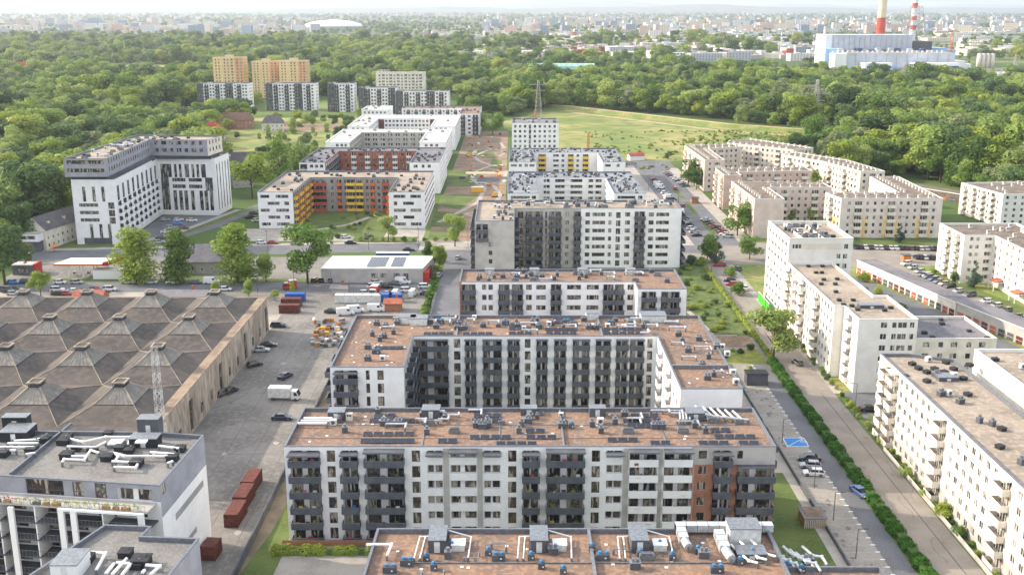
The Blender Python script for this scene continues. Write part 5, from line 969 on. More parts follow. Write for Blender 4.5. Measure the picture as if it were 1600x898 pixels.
chimney('thinner chimney in red and white bands with scaffolding', 653, 1770, 5.4, 3.8, [(0, 55, wpaint), (55, 62, sred), (62, 70, wpaint), (70, 76, sred), (76, 89, wpaint), (89, 97, sred), (97, 113, wpaint), (113, 121, sred), (121, 140, wpaint)])
lattice('scaffold_tower', 'lattice scaffold round the banded chimney', 649, 1752, 92, 44, 14, lgrey, 'scaffold', 8, r=.28)
lattice('crane_mast', 'orange crane mast right of the banded chimney', 690, 1700, 56, 2.4, 2.4, orgm, 'crane', 12, r=.16)
# substation
o = empty('substation', (650, 1440, 0), 'grey switchyard with gantries in front of the power station', 'substation'); r = random.Random(8)
for i in range(60):
    x, y = r.uniform(-110, 110), r.uniform(-35, 60); mb = MB(); mb.tube((-4, 0, 0), (-4, 0, 9), .3, .3, lgrey, 4); mb.tube((4, 0, 0), (4, 0, 9), .3, .3, lgrey, 4); mb.box(-4.5, -.4, 8.6, 4.5, .4, 9.4, lgrey); mb.box(-1.5, -1.5, 0, 1.5, 1.5, 3.5, unitw); mb.build('gantry', o, loc=(x, y, 0))
sheet('concrete_apron', [(525, 1390), (780, 1390), (800, 1565), (500, 1565)], conc_light, .05)
# ---------------- other large far buildings ----------------
def far(name, lab, cat, x0, x1, y, d, h, m, mt=None, group=None, win=0, z0=0):
    o = empty(name, ((x0+x1)/2, y, 0), lab, cat, group); w = x1-x0; mb = MB(); mb.prism([(-w/2, 0), (w/2, 0), (w/2, d), (-w/2, d)], z0, h, m, mt or white_roof); mb.build('wall', o)
    if win:
        for k in range(win):
            mb = MB(); z = h*(k+.35)/win
            n = int(w/5)
            for i in range(n): mb.box(-w/2+(i+.25)*w/n, -.12, z, -w/2+(i+.8)*w/n, -.01, z+h/win*.5, dblue if m is wpaint else dgrey)
            mb.build('window_row', o)
    return o
far('office_building', 'white office box with a dark window grid among the trees', 'office', 262, 297, 1850, 18, 15, wpaint, win=3)
far('office_building', 'white low building among trees before the silos', 'office', 536, 566, 1265, 16, 11, wpaint, win=1); far('warehouse', 'grey long shed beside the white low building', 'warehouse', 566.5, 600, 1262, 20, 6, lgrey)
o = empty('greenhouse', (60, 1440, 0), 'long curved teal glass roof rising out of the wood', 'greenhouse'); mb = MB(); teal = mat('teal_glazing', '9fc4b8', .4, '8db6aa', scale=.05)
for i in range(12):
    for j in range(6):
        t0, t1 = j/6, (j+1)/6; x0 = -40+i*7.5; f = lambda t: (math.cos(math.pi*t)*14, 11+math.sin(math.pi*t)*7)
        mb.quad([(x0, -f(t0)[0], f(t0)[1]), (x0+7.3, -f(t0)[0], f(t0)[1]), (x0+7.3, -f(t1)[0], f(t1)[1]), (x0, -f(t1)[0], f(t1)[1])], teal)
mb.build('glass_roof', o); mb = MB(); mb.box(-40, -14, 0, 49.8, 14, 11, lgrey); mb.build('wall', o)
# stadium
o = empty('stadium', (-755, 4600, 0), 'pale oval domed arena far off beyond the wood', 'arena'); mb = MB(); n = 40; rings = [(118, 0), (124, 14), (116, 24), (80, 33), (40, 38), (0.1, 40)]
for (r0, z0), (r1, z1) in zip(rings, rings[1:]):
    for j in range(n):
        a0, a1 = 2*math.pi*j/n, 2*math.pi*(j+1)/n; mb.quad([(r0*math.cos(a0), r0*.8*math.sin(a0), z0), (r0*math.cos(a1), r0*.8*math.sin(a1), z0), (r1*math.cos(a1), r1*.8*math.sin(a1), z1), (r1*math.cos(a0), r1*.8*math.sin(a0), z1)], lgrey if z0 == 0 else wpaint)
mb.build('roof', o, True)
# ---------------- ground and setting ----------------
def grid_ground():
    b = MB(); b.quad([(-20000, -600, 0), (20000, -600, 0), (20000, 33500, 0), (-20000, 33500, 0)], country); return tag(b.build('ground'), kind='structure')
grid_ground()
hillm = mat('far_hills', '34463a', .95, '46554a', scale=.0015, c3='8b8f80', scale3=.006, f3=.4)
def hills(y0, d, fn, seed):
    r = random.Random(seed); b = MB(); N = 90; W_ = 19500; P = []
    ph = [r.uniform(0, 6) for _ in range(5)]
    for i in range(N+1):
        x = -W_+2*W_*i/N; h = fn(x)*(1+.22*math.sin(x*.0011+ph[0])+.15*math.sin(x*.0027+ph[1])+.07*math.sin(x*.007+ph[2])); P.append((x, max(h, 5)))
    for i in range(N):
        (xa, ha), (xb, hb) = P[i], P[i+1]
        for k in range(4):
            t0, t1 = k/4, (k+1)/4; s = lambda t: math.sin(t*math.pi/2)
            b.quad([(xa, y0+d*t0, ha*s(t0)-1), (xb, y0+d*t0, hb*s(t0)-1), (xb, y0+d*t1, hb*s(t1)-1), (xa, y0+d*t1, ha*s(t1)-1)], hillm)
        b.quad([(xa, y0+d, ha-1), (xb, y0+d, hb-1), (xb, y0+d+1500, -2), (xa, y0+d+1500, -2)], hillm)
    o = b.build('hills', None, True); tag(o, kind='structure')
hills(24000, 6000, lambda x: 225 if x < 3500 else 225-min(85, (x-3500)/40), 2)
hills(16500, 4500, lambda x: 95+20*math.sin(x/1900), 5)
# city side paving
rect('estate_ground', 80, 110, 260, 372, scrubg, .008); rect('paving', -200, 100, 56, 334, conc_light, .004); rect('concrete_yard', -70, 100, -45.3, 345, conc, .012)
mbj = MB()
rj = random.Random(4)
for i in range(10): mbj.quad([(-70, 150+i*18, .0165), (-45.4, 150+i*18, .0165), (-45.4, 150.12+i*18, .0165), (-70, 150.12+i*18, .0165)], dgrey)
for i in range(4): mbj.quad([(-66+i*6, 100, .0165), (-65.9+i*6, 100, .0165), (-65.9+i*6, 330, .0165), (-66+i*6, 330, .0165)], dgrey)
tag(mbj.build('slab_joints'), kind='structure')
rect('gravel_strip', -45.2, 100, -42.2, 262, sand if 0 else mat('dirty_gravel', '827664', .95, '6f6656', scale=.3), .012); rect('path', -42.2, 150, -40.6, 262, conc_light, .014); rect('lawn_strip', -40.6, 158, -39.1, 210, lawn, .016); 
sheet('lawn', [(-47, 140), (-39.2, 150), (-39.2, 168), (-42.2, 182), (-42.8, 170)], lawn, .018); rect('path', -40, 140, -20, 150, conc_light, .02); rect('courtyard_lawn', -20, 140, 36, 165, lawn, .016); rect('sand_patch', -38, 128, -20, 140, sand, .017)
rect('courtyard_garden', -22, 190, 33, 229, lawn, .016); rect('lane', -300, 334, -29, 346.5, asph, .018); rect('verge', -300, 346.5, -66, 351.5, lawn, .02); rect('forecourt', -175, 351.5, -66, 384, conc, .021); rect('depot_verge', -140, 351.6, -128, 362, lawn, .026); rect('depot_verge', -118, 351.6, -100, 357, lawn, .026); rect('car_lot', -100, 308, -25.5, 334, conc, .016)
rect('car_lot_surface', -66, 334, -28, 345.5, asph, .022)
ribbon('main_street', [(-330, 380), (-180, 386), (-110, 394), (-60, 399), (-20, 400), (76, 398)], 15, asph, .024); ribbon('pavement', [(-330, 390), (-180, 396), (-110, 404), (-60, 409), (-20, 410)], 4, conc_light, .028)
rect('side_lane', -24.6, 262, -14.9, 396, asph, .02); rect('lane_edge', -27.8, 262, -25.4, 392, lawn, .022)
ribbon('hotel_road', [(-145, 398), (-128, 440), (-116, 500), (-112, 540)], 7, asph, .03); ribbon('hotel_path', [(-152, 400), (-138, 430), (-126, 480)], 3, conc_light, .032); ribbon('hotel_verge', [(-146, 404), (-133, 434), (-120, 486)], 3, lawn, .034); sheet('hotel_parking', [(-154, 404), (-143, 404), (-128, 466), (-156, 466)], asph, .022)
sheet('hotel_lawn', [(-182, 398), (-156, 399), (-156, 405), (-172, 405), (-174, 420)], lawn, .022)
rect('courtyard_ground', -112, 412, -36, 436, conc_light, .02); rect('courtyard_lawn', -91, 420, -52, 475, lawn, .026); rect('front_verge', -64, 409.5, -38, 420, lawn, .03)
ribbon('courtyard_path', [(-86, 430), (-70, 445), (-60, 470)], 2.4, conc_light, .03); 
# construction park corridor
sheet('bare_soil', [(-34, 412), (-3, 412), (-3, 800), (-34, 800)], soil, .02)
for pts in ([(-35, 440), (-20, 440), (-22, 470), (-35, 476)], [(-35, 490), (-24, 480), (-16, 520), (-35, 520)], [(-35, 545), (-20, 545), (-16, 600), (-35, 600)], [(-30, 660), (-10, 650), (-12, 680), (-28, 690)], [(-34, 414), (-22, 414), (-26, 432), (-34, 432)], [(-14, 610), (-6, 606), (-6, 640), (-12, 650)]): sheet('park_lawn', pts, lawn, .026)
for pts in ([(-14, 415), (-13, 430), (-17, 441), (-13, 455), (-21, 470), (-10, 480), (-8, 490), (-6, 520), (-9, 545), (-16, 560), (-22, 575), (-20, 600), (-12, 620), (-20, 640), (-24, 660), (-16, 690), (-5, 700), (-8, 730)], [(-32, 450), (-22, 480), (-16, 500), (-14, 540), (-22, 570)], [(-24, 660), (-8, 660), (-4, 680), (-16, 700), (-24, 690), (-24, 660)], [(-16, 560), (-4, 575), (-3, 600)]): ribbon('park_path', pts, 2.2, conc_light, .032)
rect('excavation', -19, 560, -3, 578, dgrey, .036); rect('excavation_edge', -26, 588, -3, 596, sand, .036)
rect('approach', -36, 396, -2, 412, conc_light, .03)
# right-hand side streets
rect('lawn_strip', 46, 120, 54.2, 195, lawn, .016); rect('footpath', 54.2, 100, 56, 262, conc_light, .02); rect('parking_bays', 56.4, 135, 62.8, 262, pavers, .018); rect('street', 62.8, 100, 66.7, 268, asph, .02); rect('turning_area', 49, 258, 68, 285, tanroad, .015)
rect('tan_street', 69.6, 100, 77.8, 640, tanroad, .02); rect('tan_pavement', 77.8, 240, 80, 410, conc_light, .018)
mb = MB()
for i in range(50): mb.quad([(56.5, 138+i*2.5, .0235), (62.8, 138+i*2.5, .0235), (62.8, 138.08+i*2.5, .0235), (56.5, 138.08+i*2.5, .0235)], lgrey); mb.quad([(62.2, 138+i*2.5, .0275), (63.0, 138+i*2.5, .0275), (63.0, 138.35+i*2.5, .0275), (62.2, 138.35+i*2.5, .0275)], line)
tag(mb.build('bay_markings'), kind='structure')
# tar repairs, stains and covers on the paved grounds
rt = random.Random(77); mt = MB(); tar = mat('tar_repair', '68676a', .9, '5f5f62', scale=.5); stain = mat('oil_stain', '6a6763', .9, '74706a', scale=1)
def crack(x, y, n, st, w, a, z):
    for _ in range(n):
        a += rt.uniform(-.5, .5); x2, y2 = x+math.cos(a)*st, y+math.sin(a)*st; qx, qy = -math.sin(a)*w/2, math.cos(a)*w/2
        mt.quad([(x-qx, y-qy, z), (x2-qx, y2-qy, z), (x2+qx, y2+qy, z), (x+qx, y+qy, z)], tar); x, y = x2, y2; z += .0004
for i in range(14): crack(rt.uniform(-69, -47), rt.uniform(160, 320), 9, rt.uniform(1, 2.2), rt.uniform(.08, .2), rt.uniform(0, 6), .019)
for i in range(12): crack(rt.uniform(71, 77), rt.uniform(130, 330), 7, 1.4, .1, 1.57, .028)
for i in range(10): crack(rt.uniform(63.4, 66), rt.uniform(130, 255), 7, 1.4, .12, 1.57, .028)
tag(mt.build('tar_repairs'), kind='stuff')
mt = MB()
def blob(x, y, r_, z, m):
    pts = [(x+r_*rt.uniform(.6, 1.1)*math.cos(k*math.pi/5), y+r_*rt.uniform(.6, 1.1)*1.4*math.sin(k*math.pi/5), z) for k in range(10)]; mt.quad(pts, m)
for i in range(34): blob(rt.uniform(-68, -47), rt.uniform(150, 325), rt.uniform(.2, .9), .024+i*.0003, rt.choice([stain, stain, conc_light]))
for i in range(40): blob(rt.uniform(57, 62), rt.uniform(140, 258), rt.uniform(.15, .6), .031+i*.0002, stain)
for i in range(20): blob(rt.uniform(70.5, 77), rt.uniform(140, 300), rt.uniform(.3, .9), .036+i*.0003, mat('tan_patch', '7b736a', .9, '857c72', scale=1))
tag(mt.build('ground_stains'), kind='stuff')
mb = MB(); mb.box(74.6, 100, .02, 74.75, 240, .045, dgrey); tag(mb.build('drain_channel'), kind='structure')
# disabled bay
bx0, by0 = G(1227, 697)[0], G(1240, 697)[1]; b1 = [G(1223, 684), G(1256, 684), G(1263.5, 697), G(1231, 697)]
sheet('blue_bay', b1[::-1], mat('bay_blue', '3f86c6', .8, '3879b6', scale=2), .028)
mb = MB(); Bv = [Vector(p) for p in b1]
def stripe(a, c, w=.18, z=.0325):
    d = (c-a).normalized(); q = Vector((-d.y, d.x))*w/2; mb.quad([(*(a-q), z), (*(c-q), z), (*(c+q), z), (*(a+q), z)], line)
for i in range(4): stripe(Bv[i], Bv[(i+1) % 4])
stripe(Bv[3], Bv[1], .15, .0345)
cx, cy = Bv[1].lerp(Bv[3], .28); cx += .6; cy -= .8
for k in range(14): a0, a1 = k*2*math.pi/16, (k+1)*2*math.pi/16; stripe(Vector((cx+.55*math.cos(a0), cy+.55*math.sin(a0))), Vector((cx+.55*math.cos(a1), cy+.55*math.sin(a1))), .12, .0365)
stripe(Vector((cx, cy+1.3)), Vector((cx, cy+.4)), .14, .038); stripe(Vector((cx, cy+.4)), Vector((cx+.6, cy+.4)), .14, .0385); stripe(Vector((cx+.6, cy+.4)), Vector((cx+.9, cy-.3)), .14, .039)
for k in range(8): a0, a1 = k*math.pi/4, (k+1)*math.pi/4; stripe(Vector((cx+.12*math.cos(a0), cy+1.5+.12*math.sin(a0))), Vector((cx+.12*math.cos(a1), cy+1.5+.12*math.sin(a1))), .12, .04)
tag(mb.build('bay_marking'), kind='structure')
# back street with parking, greens
rect('back_street', 66, 404, 95, 640, asph, .026); rect('bay_strip', 90, 404, 96, 610, conc_light, .03); rect('bay_strip', 64, 404, 71.5, 620, conc_light, .03); rect('verge', 82, 470, 84.5, 500, lawn, .034); rect('verge', 82, 425, 84.5, 452, lawn, .034); rect('verge', 82, 510, 84.5, 540, lawn, .034)
rect('street_fork', 58, 372, 96, 412, tanroad, .022)
sheet('green_field', [(52, 286), (68.6, 286), (68.6, 368), (60, 368), (49, 330)], wildg, .02); ribbon('garden_path', [(50, 350), (53, 320), (56.5, 292), (57.5, 280)], 1.6, conc_light, .026)
for y0, y1, m in ((276, 286, soil), (262, 273, mat('garden_bed', '8a8a45', .95, '6d7a38', scale=.5))): rect('garden_bed', 49, y0, 67, y1, m, .022)
rect('garden_wall', 48, 274, 67, 275, conc_light, .03); rect('garden_wall', 48, 286.2, 64, 287, conc_light, .03)
rect('estate_parking', 96, 370, 205, 410, tanroad, .016); rect('estate_verge', 128, 404, 176, 417, lawn, .022)
ribbon('garage_lane', [(105, 372), (117, 340), (128, 300), (136, 262), (146, 225)], 12, asph, .02); ribbon('estate_lane', [(134, 372), (141, 340), (150, 300), (166, 250)], 12, tanroad, .022); rect('estate_lawn', 96, 295, 112, 345, lawn, .016)
ribbon('estate_verge', [(152, 366), (149, 344), (158, 310), (170, 270)], 6, lawn, .026)
rect('front_court', 80, 218, 110, 241, asph, .014); rect('front_lawn', 81, 221, 92, 226, lawn, .02)
ribbon('garden_strip', [(79.2, 145), (79.2, 203)], 1.4, lawn, .03)
# meadow, levee
sheet('meadow', [(27, 640), (66, 620), (98, 640), (150, 650), (200, 700), (262, 755), (220, 792), (165, 835), (53, 975), (20, 940), (-15, 850), (28, 700)], meadow, .014)
sheet('clearing', [(-200, 600), (-112, 590), (-112, 690), (-120, 800), (-60, 860), (-30, 860), (-60, 900), (-220, 900)], meadow, .014); sheet('bare_soil', [(-190, 800), (-122, 800), (-122, 850), (-190, 850)], soil, .018)
ribbon('levee', [(20, 1010), (53, 983), (168, 830), (221, 789), (264, 753), (339, 706), (420, 660)], 6, sand, 2.4, h=2.4); ribbon('levee_path', [(53, 948), (160, 800), (215, 762), (262, 732), (339, 690)], 4, sand, .03)
rect('field', -690, 1560, -450, 1760, meadow, .03); sheet('glade', [(95, 1130), (330, 1085), (345, 1150), (110, 1215)], meadow, .03); sheet('glade', [(300, 960), (420, 900), (440, 940), (330, 1000)], meadow, .03); sheet('glade', [(-420, 1180), (-300, 1190), (-300, 1250), (-430, 1240)], meadow, .03)
# ---------------- cars ----------------
def car_mesh(kind, parts):
    """returns dict of meshes; x is forward"""
    spec = {'hatch': (4.2, .88, .86, 1.48, [(-2.1, .72), (-2.0, .92), (-1.2, .95), (.7, .92), (1.9, .74), (2.1, .55)], (-1.95, -1.5, .35, 1.05)),
            'sedan': (4.7, .9, .88, 1.45, [(-2.35, .72), (-2.25, .95), (-1.4, .97), (.8, .92), (2.1, .74), (2.35, .55)], (-1.75, -1.0, .45, 1.2)),
            'suv': (4.6, .93, 1.0, 1.68, [(-2.3, .8), (-2.2, 1.02), (-1.2, 1.05), (.9, 1.02), (2.1, .88), (2.3, .62)], (-2.2, -1.85, .55, 1.15)),
            'van': (5.4, .98, 1.25, 2.3, [(-2.7, 1.3), (-2.68, 1.32), (0, 1.32), (1.3, 1.3), (2.4, .98), (2.7, .7)], (-2.68, -2.62, 1.0, 1.9))}[kind]
    L_, hw, _, top, prof, cab = spec; b = MB(); zb = .22
    st = [(x, z) for x, z in prof]
    def ring(x, z): 
        e = .06 if abs(x) > L_/2-.15 else 0; w = hw-e*2
        return [(x, -w+.05, zb), (x, -w, .5), (x, -w+.01, z-.12), (x, -w+.12, z), (x, w-.12, z), (x, w-.01, z-.12), (x, w, .5), (x, w-.05, zb)]
    rs = [ring(x, z) for x, z in st]
    for a, c in zip(rs, rs[1:]):
        for j in range(8): k = (j+1) % 8; b.quad([a[j], c[j], c[k], a[k]][::-1], paint)
    b.quad(rs[0], paint); b.quad(rs[-1][::-1], paint)
    for s in (-1, 1):
        b.box(L_/2-.14, s*(hw-.35)-.18, .52, L_/2+.01, s*(hw-.35)+.18, .66, lampm); b.box(-L_/2-.01, s*(hw-.25)-.14, .6, -L_/2+.1, s*(hw-.25)+.14, .82, redm)
    b.box(L_/2-.05, -.45, .3, L_/2+.02, .45, .45, rubber); b.box(L_/2-.02, -.25, .42, L_/2+.035, .25, .5, wpaint)
    c = MB(); x0, x1, x2, x3 = cab; zl = lambda x: next((z0+(z1-z0)*(x-a)/(d-a) for (a, z0), (d, z1) in zip(prof, prof[1:]) if a <= x <= d), prof[0][1])-.02
    wl, wt = hw-.1, hw-.24
    Lp = [(x0, zl(x0), wl), (x1, top-.04, wt), (x2, top-.03, wt), (x3, zl(x3), wl)]
    (a0, za, wa), (a1, zc, wc), (a2, zd, w2), (a3, ze, w3) = Lp
    gm = carglass if kind != 'van' else paint
    c.quad([(a0, -wa, za), (a3, -w3, ze), (a2, -w2, zd), (a1, -wc, zc)], gm); c.quad([(a3, w3, ze), (a0, wa, za), (a1, wc, zc), (a2, w2, zd)], gm)
    c.quad([(a0, wa, za), (a0, -wa, za), (a1, -wc, zc), (a1, wc, zc)], gm); c.quad([(a3, -w3, ze), (a3, w3, ze), (a2, w2, zd), (a2, -w2, zd)], carglass)
    if kind == 'van':
        for s in (-1, 1): c.quad([(.35, s*(wl+.005), 1.38), (1.35, s*(wl+.005), 1.38), (.98, s*(wl-.07), 1.95), (.35, s*(wl-.07), 1.95)][::s], carglass)
    t = MB(); t.box(a1-.05, -wc-.01, top-.05, a2+.06, wc+.01, top, paint)
    for f in ((.33,) if kind != 'van' else ()):
        xm = a1+(a2-a1)*f
        for s in (-1, 1): t.quad([(xm-.04, s*(wl+.004), za+.02), (xm+.06, s*(wl+.004), za+.02), (xm+.06, s*(wt+.012), top-.04), (xm-.04, s*(wt+.012), top-.04)][::(1 if s < 0 else -1)], paint)
    for s in (-1, 1): t.box(a3-.35, s*hw-.08+s*.06, .98 if kind != 'van' else 1.4, a3-.2, s*hw+.08+s*.06, 1.12 if kind != 'van' else 1.65, paint)
    w = MB(); w.tube((0, -.11, 0), (0, .11, 0), .33, .33, rubber, 14); w.tube((0, -.12, 0), (0, .12, 0), .2, .2, steel, 10)
    return b, c, t, w, L_, hw
def cars():
    lib = {}
    for k in ('hatch', 'sedan', 'suv', 'van'):
        b, c, t, w, L_, hw = car_mesh(k, 1); wp = [(sx*L_*.31, sy*(hw-.1)) for sx in (1, -1) for sy in (1, -1)]
        J = MB()
        for m in (b, c, t):
            o = len(J.v); J.v += m.v; J.f += [tuple(i+o for i in f) for f in m.f]; J.m += [J.mi(m.mats[q]) for q in m.m]
        for x, y in wp:
            o = len(J.v); J.v += [(x+a, y+bb, .33+cc) for a, bb, cc in w.v]; J.f += [tuple(i+o for i in f) for f in w.f]; J.m += [J.mi(w.mats[q]) for q in w.m]
        lib[k] = (b.mesh('body'), c.mesh('windows'), t.mesh('roof_panel'), w.mesh('wheel'), J.mesh('parked_car'), wp)
    return lib
CARS = cars()
PC = {'white': 'd9d9d7', 'silver': 'a5a8ab', 'black': '1c1d20', 'grey': '55585c', 'blue': '2b4a7c', 'red': '9e2a26', 'dark blue': '1f2b42', 'beige': 'b3a892', 'brown': '5c3f33', 'bright blue': '3a7fc8'}
def car(px, py, deg, kind, colr, lab, group=None, parts=None, xy=None):
    x, y = xy or G(px, py); z = .045; c = (*lin(tuple(int(PC[colr][i:i+2], 16)/255 for i in (0, 2, 4))), 1)
    b, w, t, wh, J, wp = CARS[kind]; cat = 'van' if kind == 'van' else 'car'; nm = 'parked_van' if kind == 'van' else 'parked_car'
    if parts is None: parts = y < 300
    if not parts:
        o = link(nm, J, None, (x, y, z), R(deg)); o.color = c; return tag(o, lab, cat, group)
    o = empty(nm, (x, y, z), lab, cat, group, R(deg))
    for n_, me in (('body', b), ('windows', w), ('roof_panel', t)): q = link(n_, me, o); q.color = c
    for a, d in wp: link('wheel', wh, o, (a, d, .33))
    return o
KN = {'hatch': 'hatchback', 'sedan': 'saloon', 'suv': 'estate', 'van': 'van'}
ORD = ['first', 'second', 'third', 'fourth', 'fifth', 'sixth', 'seventh', 'eighth', 'ninth', 'tenth', 'eleventh', 'twelfth', 'thirteenth', 'fourteenth', 'fifteenth', 'sixteenth', 'seventeenth', 'eighteenth', 'nineteenth', 'twentieth']
T10 = {20: 'twenty', 30: 'thirty', 40: 'forty', 50: 'fifty', 60: 'sixty', 70: 'seventy'}
for _t in (20, 30, 40, 50, 60, 70):
    if _t > 20: ORD.append(T10[_t][:-1]+'ieth')
    for _u in range(9): ORD.append(T10[_t]+'-'+ORD[_u])
def row(a, c, n, deg, where, frm, seed, cl=None, kinds=None, group=None):
    r = random.Random(seed)
    for i in range(n):
        t = i/max(1, n-1); px, py = a[0]+(c[0]-a[0])*t, a[1]+(c[1]-a[1])*t
        co = cl[i % len(cl)] if cl else r.choice(['white', 'white', 'silver', 'black', 'grey', 'grey', 'blue', 'red', 'dark blue', 'silver', 'black'])
        k = kinds[i % len(kinds)] if kinds else r.choice(['hatch', 'sedan', 'suv', 'hatch'])
        x, y = G(px, py); car(px, py, deg+r.uniform(-3, 3), k, co, f'{co} {KN[k]}, {ORD[i]} from the {frm} {where}', group or ('cars ' + where))
row((1041, 271), (1071, 292), 9, 158, 'in upper right row of the back street', 'far end', 1)
row((1022, 282), (1049, 315), 9, 22, 'in the left row of the back street', 'far end', 2, ['red', 'black', 'white', 'white', 'silver', 'white', 'silver', 'white', 'black'], ['hatch', 'sedan', 'van', 'van', 'suv'])
row((1068, 342), (1088, 369), 6, 22, 'in the lower left row of the back street', 'far end', 3, ['red', 'silver', 'black', 'white', 'silver', 'black'])
row((1102, 345), (1137, 371), 9, 158, 'in the lower right row of the back street', 'far end', 4, ['silver', 'black', 'black', 'red', 'black', 'grey', 'red', 'white', 'silver'])
row((1336, 388), (1470, 391), 18, 90, 'in front of the ochre based block', 'left', 5, ['black', 'black', 'white', 'black', 'white', 'white', 'black', 'white', 'white', 'black', 'black', 'grey', 'black', 'white', 'silver'])
row((1432, 404), (1462, 405), 6, 90, 'in the short second row of the estate car park', 'left', 6, ['black', 'black', 'white', 'black', 'black', 'red'])
row((1416, 414), (1447, 432), 4, 205, 'in the slanted row by the orange kiosk', 'kiosk', 7, ['white', 'silver', 'silver', 'silver'])
row((1442, 431), (1484, 449), 6, 205, 'in the slanted row beside the long garages', 'far end', 8, ['grey', 'grey', 'blue', 'grey', 'beige', 'black'])
row((1497, 457), (1515, 463), 2, 205, 'past the gap in the row beside the garages', 'far end', 9, ['silver', 'grey']); row((1541, 473), (1572, 487), 3, 200, 'near the porches at the right edge', 'far end', 10, ['white', 'silver', 'grey']); row((1588, 497), (1602, 501), 2, 195, 'at the right edge of the frame by the garages', 'left', 11, ['black', 'white'])
for px, py, d, k, c, lab in [(1246, 569, 100, 'hatch', 'grey', 'grey hatchback driving on the tan street past the long cream block'), (1358, 642, 0, 'sedan', 'black', 'black saloon parked in the court beside the nearest cream block'), (1264, 719, 172, 'sedan', 'black', 'black saloon under the blue bay in the paved parking strip'), (1266, 730, 172, 'hatch', 'silver', 'silver hatchback between the black and the white parked cars'), (1271, 742, 172, 'hatch', 'white', 'white hatchback nearest the viewer on the paved parking strip'), (1343, 772, -72, 'sedan', 'blue', 'blue saloon driving on the grey street by the hedge'),
        (1124, 416, 175, 'suv', 'red', 'red tall car standing across the end of the back street'), (1140, 440, 170, 'hatch', 'black', 'dark hatchback beside the round bush by the street'), (1143, 446, 170, 'hatch', 'red', 'small red car beside the round bush by the street'), (1153, 422, 100, 'hatch', 'grey', 'grey car driving toward the street fork'), (1055, 296, 90, 'hatch', 'red', 'red car driving up the back street, farther of the two'), (1067, 323, 90, 'hatch', 'red', 'red car driving in the back street, nearer of the two'), (1065, 334, 90, 'van', 'white', 'pale van leaving the lower left row'),
        (1163, 452, 95, 'sedan', 'white', 'white saloon by the kerb next to the round bush'), (540, 372, 20, 'hatch', 'white', 'white car parked by the courtyard lawn path'), (548, 381, 0, 'sedan', 'black', 'black saloon parked before the orange and yellow block'), (577, 373, 60, 'suv', 'black', 'dark tall car between the two white end walls'), (639, 392, 0, 'sedan', 'black', 'black saloon driving on the main cross street'), (426, 381, 0, 'sedan', 'red', 'dark red saloon at the left end of the courtyard block'), (409, 381, 0, 'hatch', 'white', 'white hatchback at the left end of the courtyard block'), (716, 405, 80, 'hatch', 'silver', 'silver car at the top of the side lane'), (686, 432, 85, 'hatch', 'silver', 'silver car parked on the side lane verge'), (462, 382, 0, 'hatch', 'silver', 'silver car partly hidden by the broad tree'),
        (258, 345, 10, 'hatch', 'silver', 'silver hatchback at the top of the hotel parking'), (277, 351, 15, 'hatch', 'bright blue', 'bright blue hatchback on the hotel parking'), (279, 345, 15, 'hatch', 'white', 'white hatchback behind the bright blue one'), (300, 346, 5, 'sedan', 'white', 'white saloon alone on the right of the hotel parking'), (268, 358, 15, 'suv', 'silver', 'silver tall car in the middle of the hotel parking'), (260, 364, 15, 'sedan', 'white', 'white saloon left of the silver tall car'), (288, 358, 15, 'hatch', 'brown', 'rust brown hatchback on the hotel parking'), (252, 373, 15, 'sedan', 'grey', 'dark grey saloon low on the hotel parking'), (249, 380, 15, 'hatch', 'silver', 'silver hatchback lowest on the hotel parking'),
        (391, 341, 40, 'sedan', 'black', 'black saloon on the road between white bent block and tree'), (396, 335, 40, 'hatch', 'grey', 'grey hatchback behind the black saloon on that road'), (401, 346, 40, 'hatch', 'white', 'white car partly behind the big tree'),
        (435, 511, 0, 'suv', 'black', 'black van like car beside the hall wall in the yard'), (420, 541, 4, 'sedan', 'black', 'black saloon, upper of the two in the yard'), (408, 549, 4, 'sedan', 'silver', 'silver saloon below the black one in the yard'), (446, 590, 65, 'sedan', 'dark blue', 'dark saloon with open loading board in mid yard'), (441, 655, 0, 'sedan', 'dark blue', 'dark saloon alone beside the yard wall'), (361, 613, 60, 'hatch', 'black', 'black small car near the hall gates'), (348, 617, 60, 'hatch', 'grey', 'grey small car against the hall wall'), (398, 572, 40, 'hatch', 'black', 'black small car in the upper yard'),
        (519, 489, 0, 'sedan', 'black', 'black saloon in the lower lot row'), (540, 492, 15, 'van', 'white', 'white van in front of the lower lot row'), (556, 488, 15, 'van', 'white', 'white van behind the other one in the lower lot row'), (588, 486, 0, 'van', 'white', 'large white van parked behind the front roof'), (630, 443, -8, 'van', 'white', 'large white van in the middle of the car lot'), (634, 436, 75, 'van', 'white', 'white van nose on behind the large van'), (662, 440, 10, 'sedan', 'grey', 'grey saloon in the right corner of the lot'), (662, 434, 10, 'hatch', 'white', 'white hatchback deep in the right corner of the lot'), (664, 450, 8, 'suv', 'white', 'white tall car at the right side of the lot'), (667, 460, 3, 'sedan', 'dark blue', 'dark blue saloon at the lower right of the lot'), (584, 449, 30, 'suv', 'white', 'white tall car behind the red truck'), (589, 443, 20, 'hatch', 'white', 'white hatchback above the red truck'), (604, 450, 0, 'sedan', 'black', 'black saloon in the middle lot row'), (618, 445, -20, 'sedan', 'grey', 'grey saloon angled beside the big van'), (636, 456, 5, 'suv', 'white', 'white tall car before the storage boxes'), (645, 462, 80, 'van', 'white', 'white van beside the storage boxes'), (605, 461, 85, 'hatch', 'red', 'small red car before the blue container'), (618, 463, 85, 'van', 'white', 'white van between the red car and others'), (571, 460, 0, 'hatch', 'silver', 'silver hatchback left of the red truck')]: car(px, py, d, k, c, lab, group='single cars' if 0 else None)
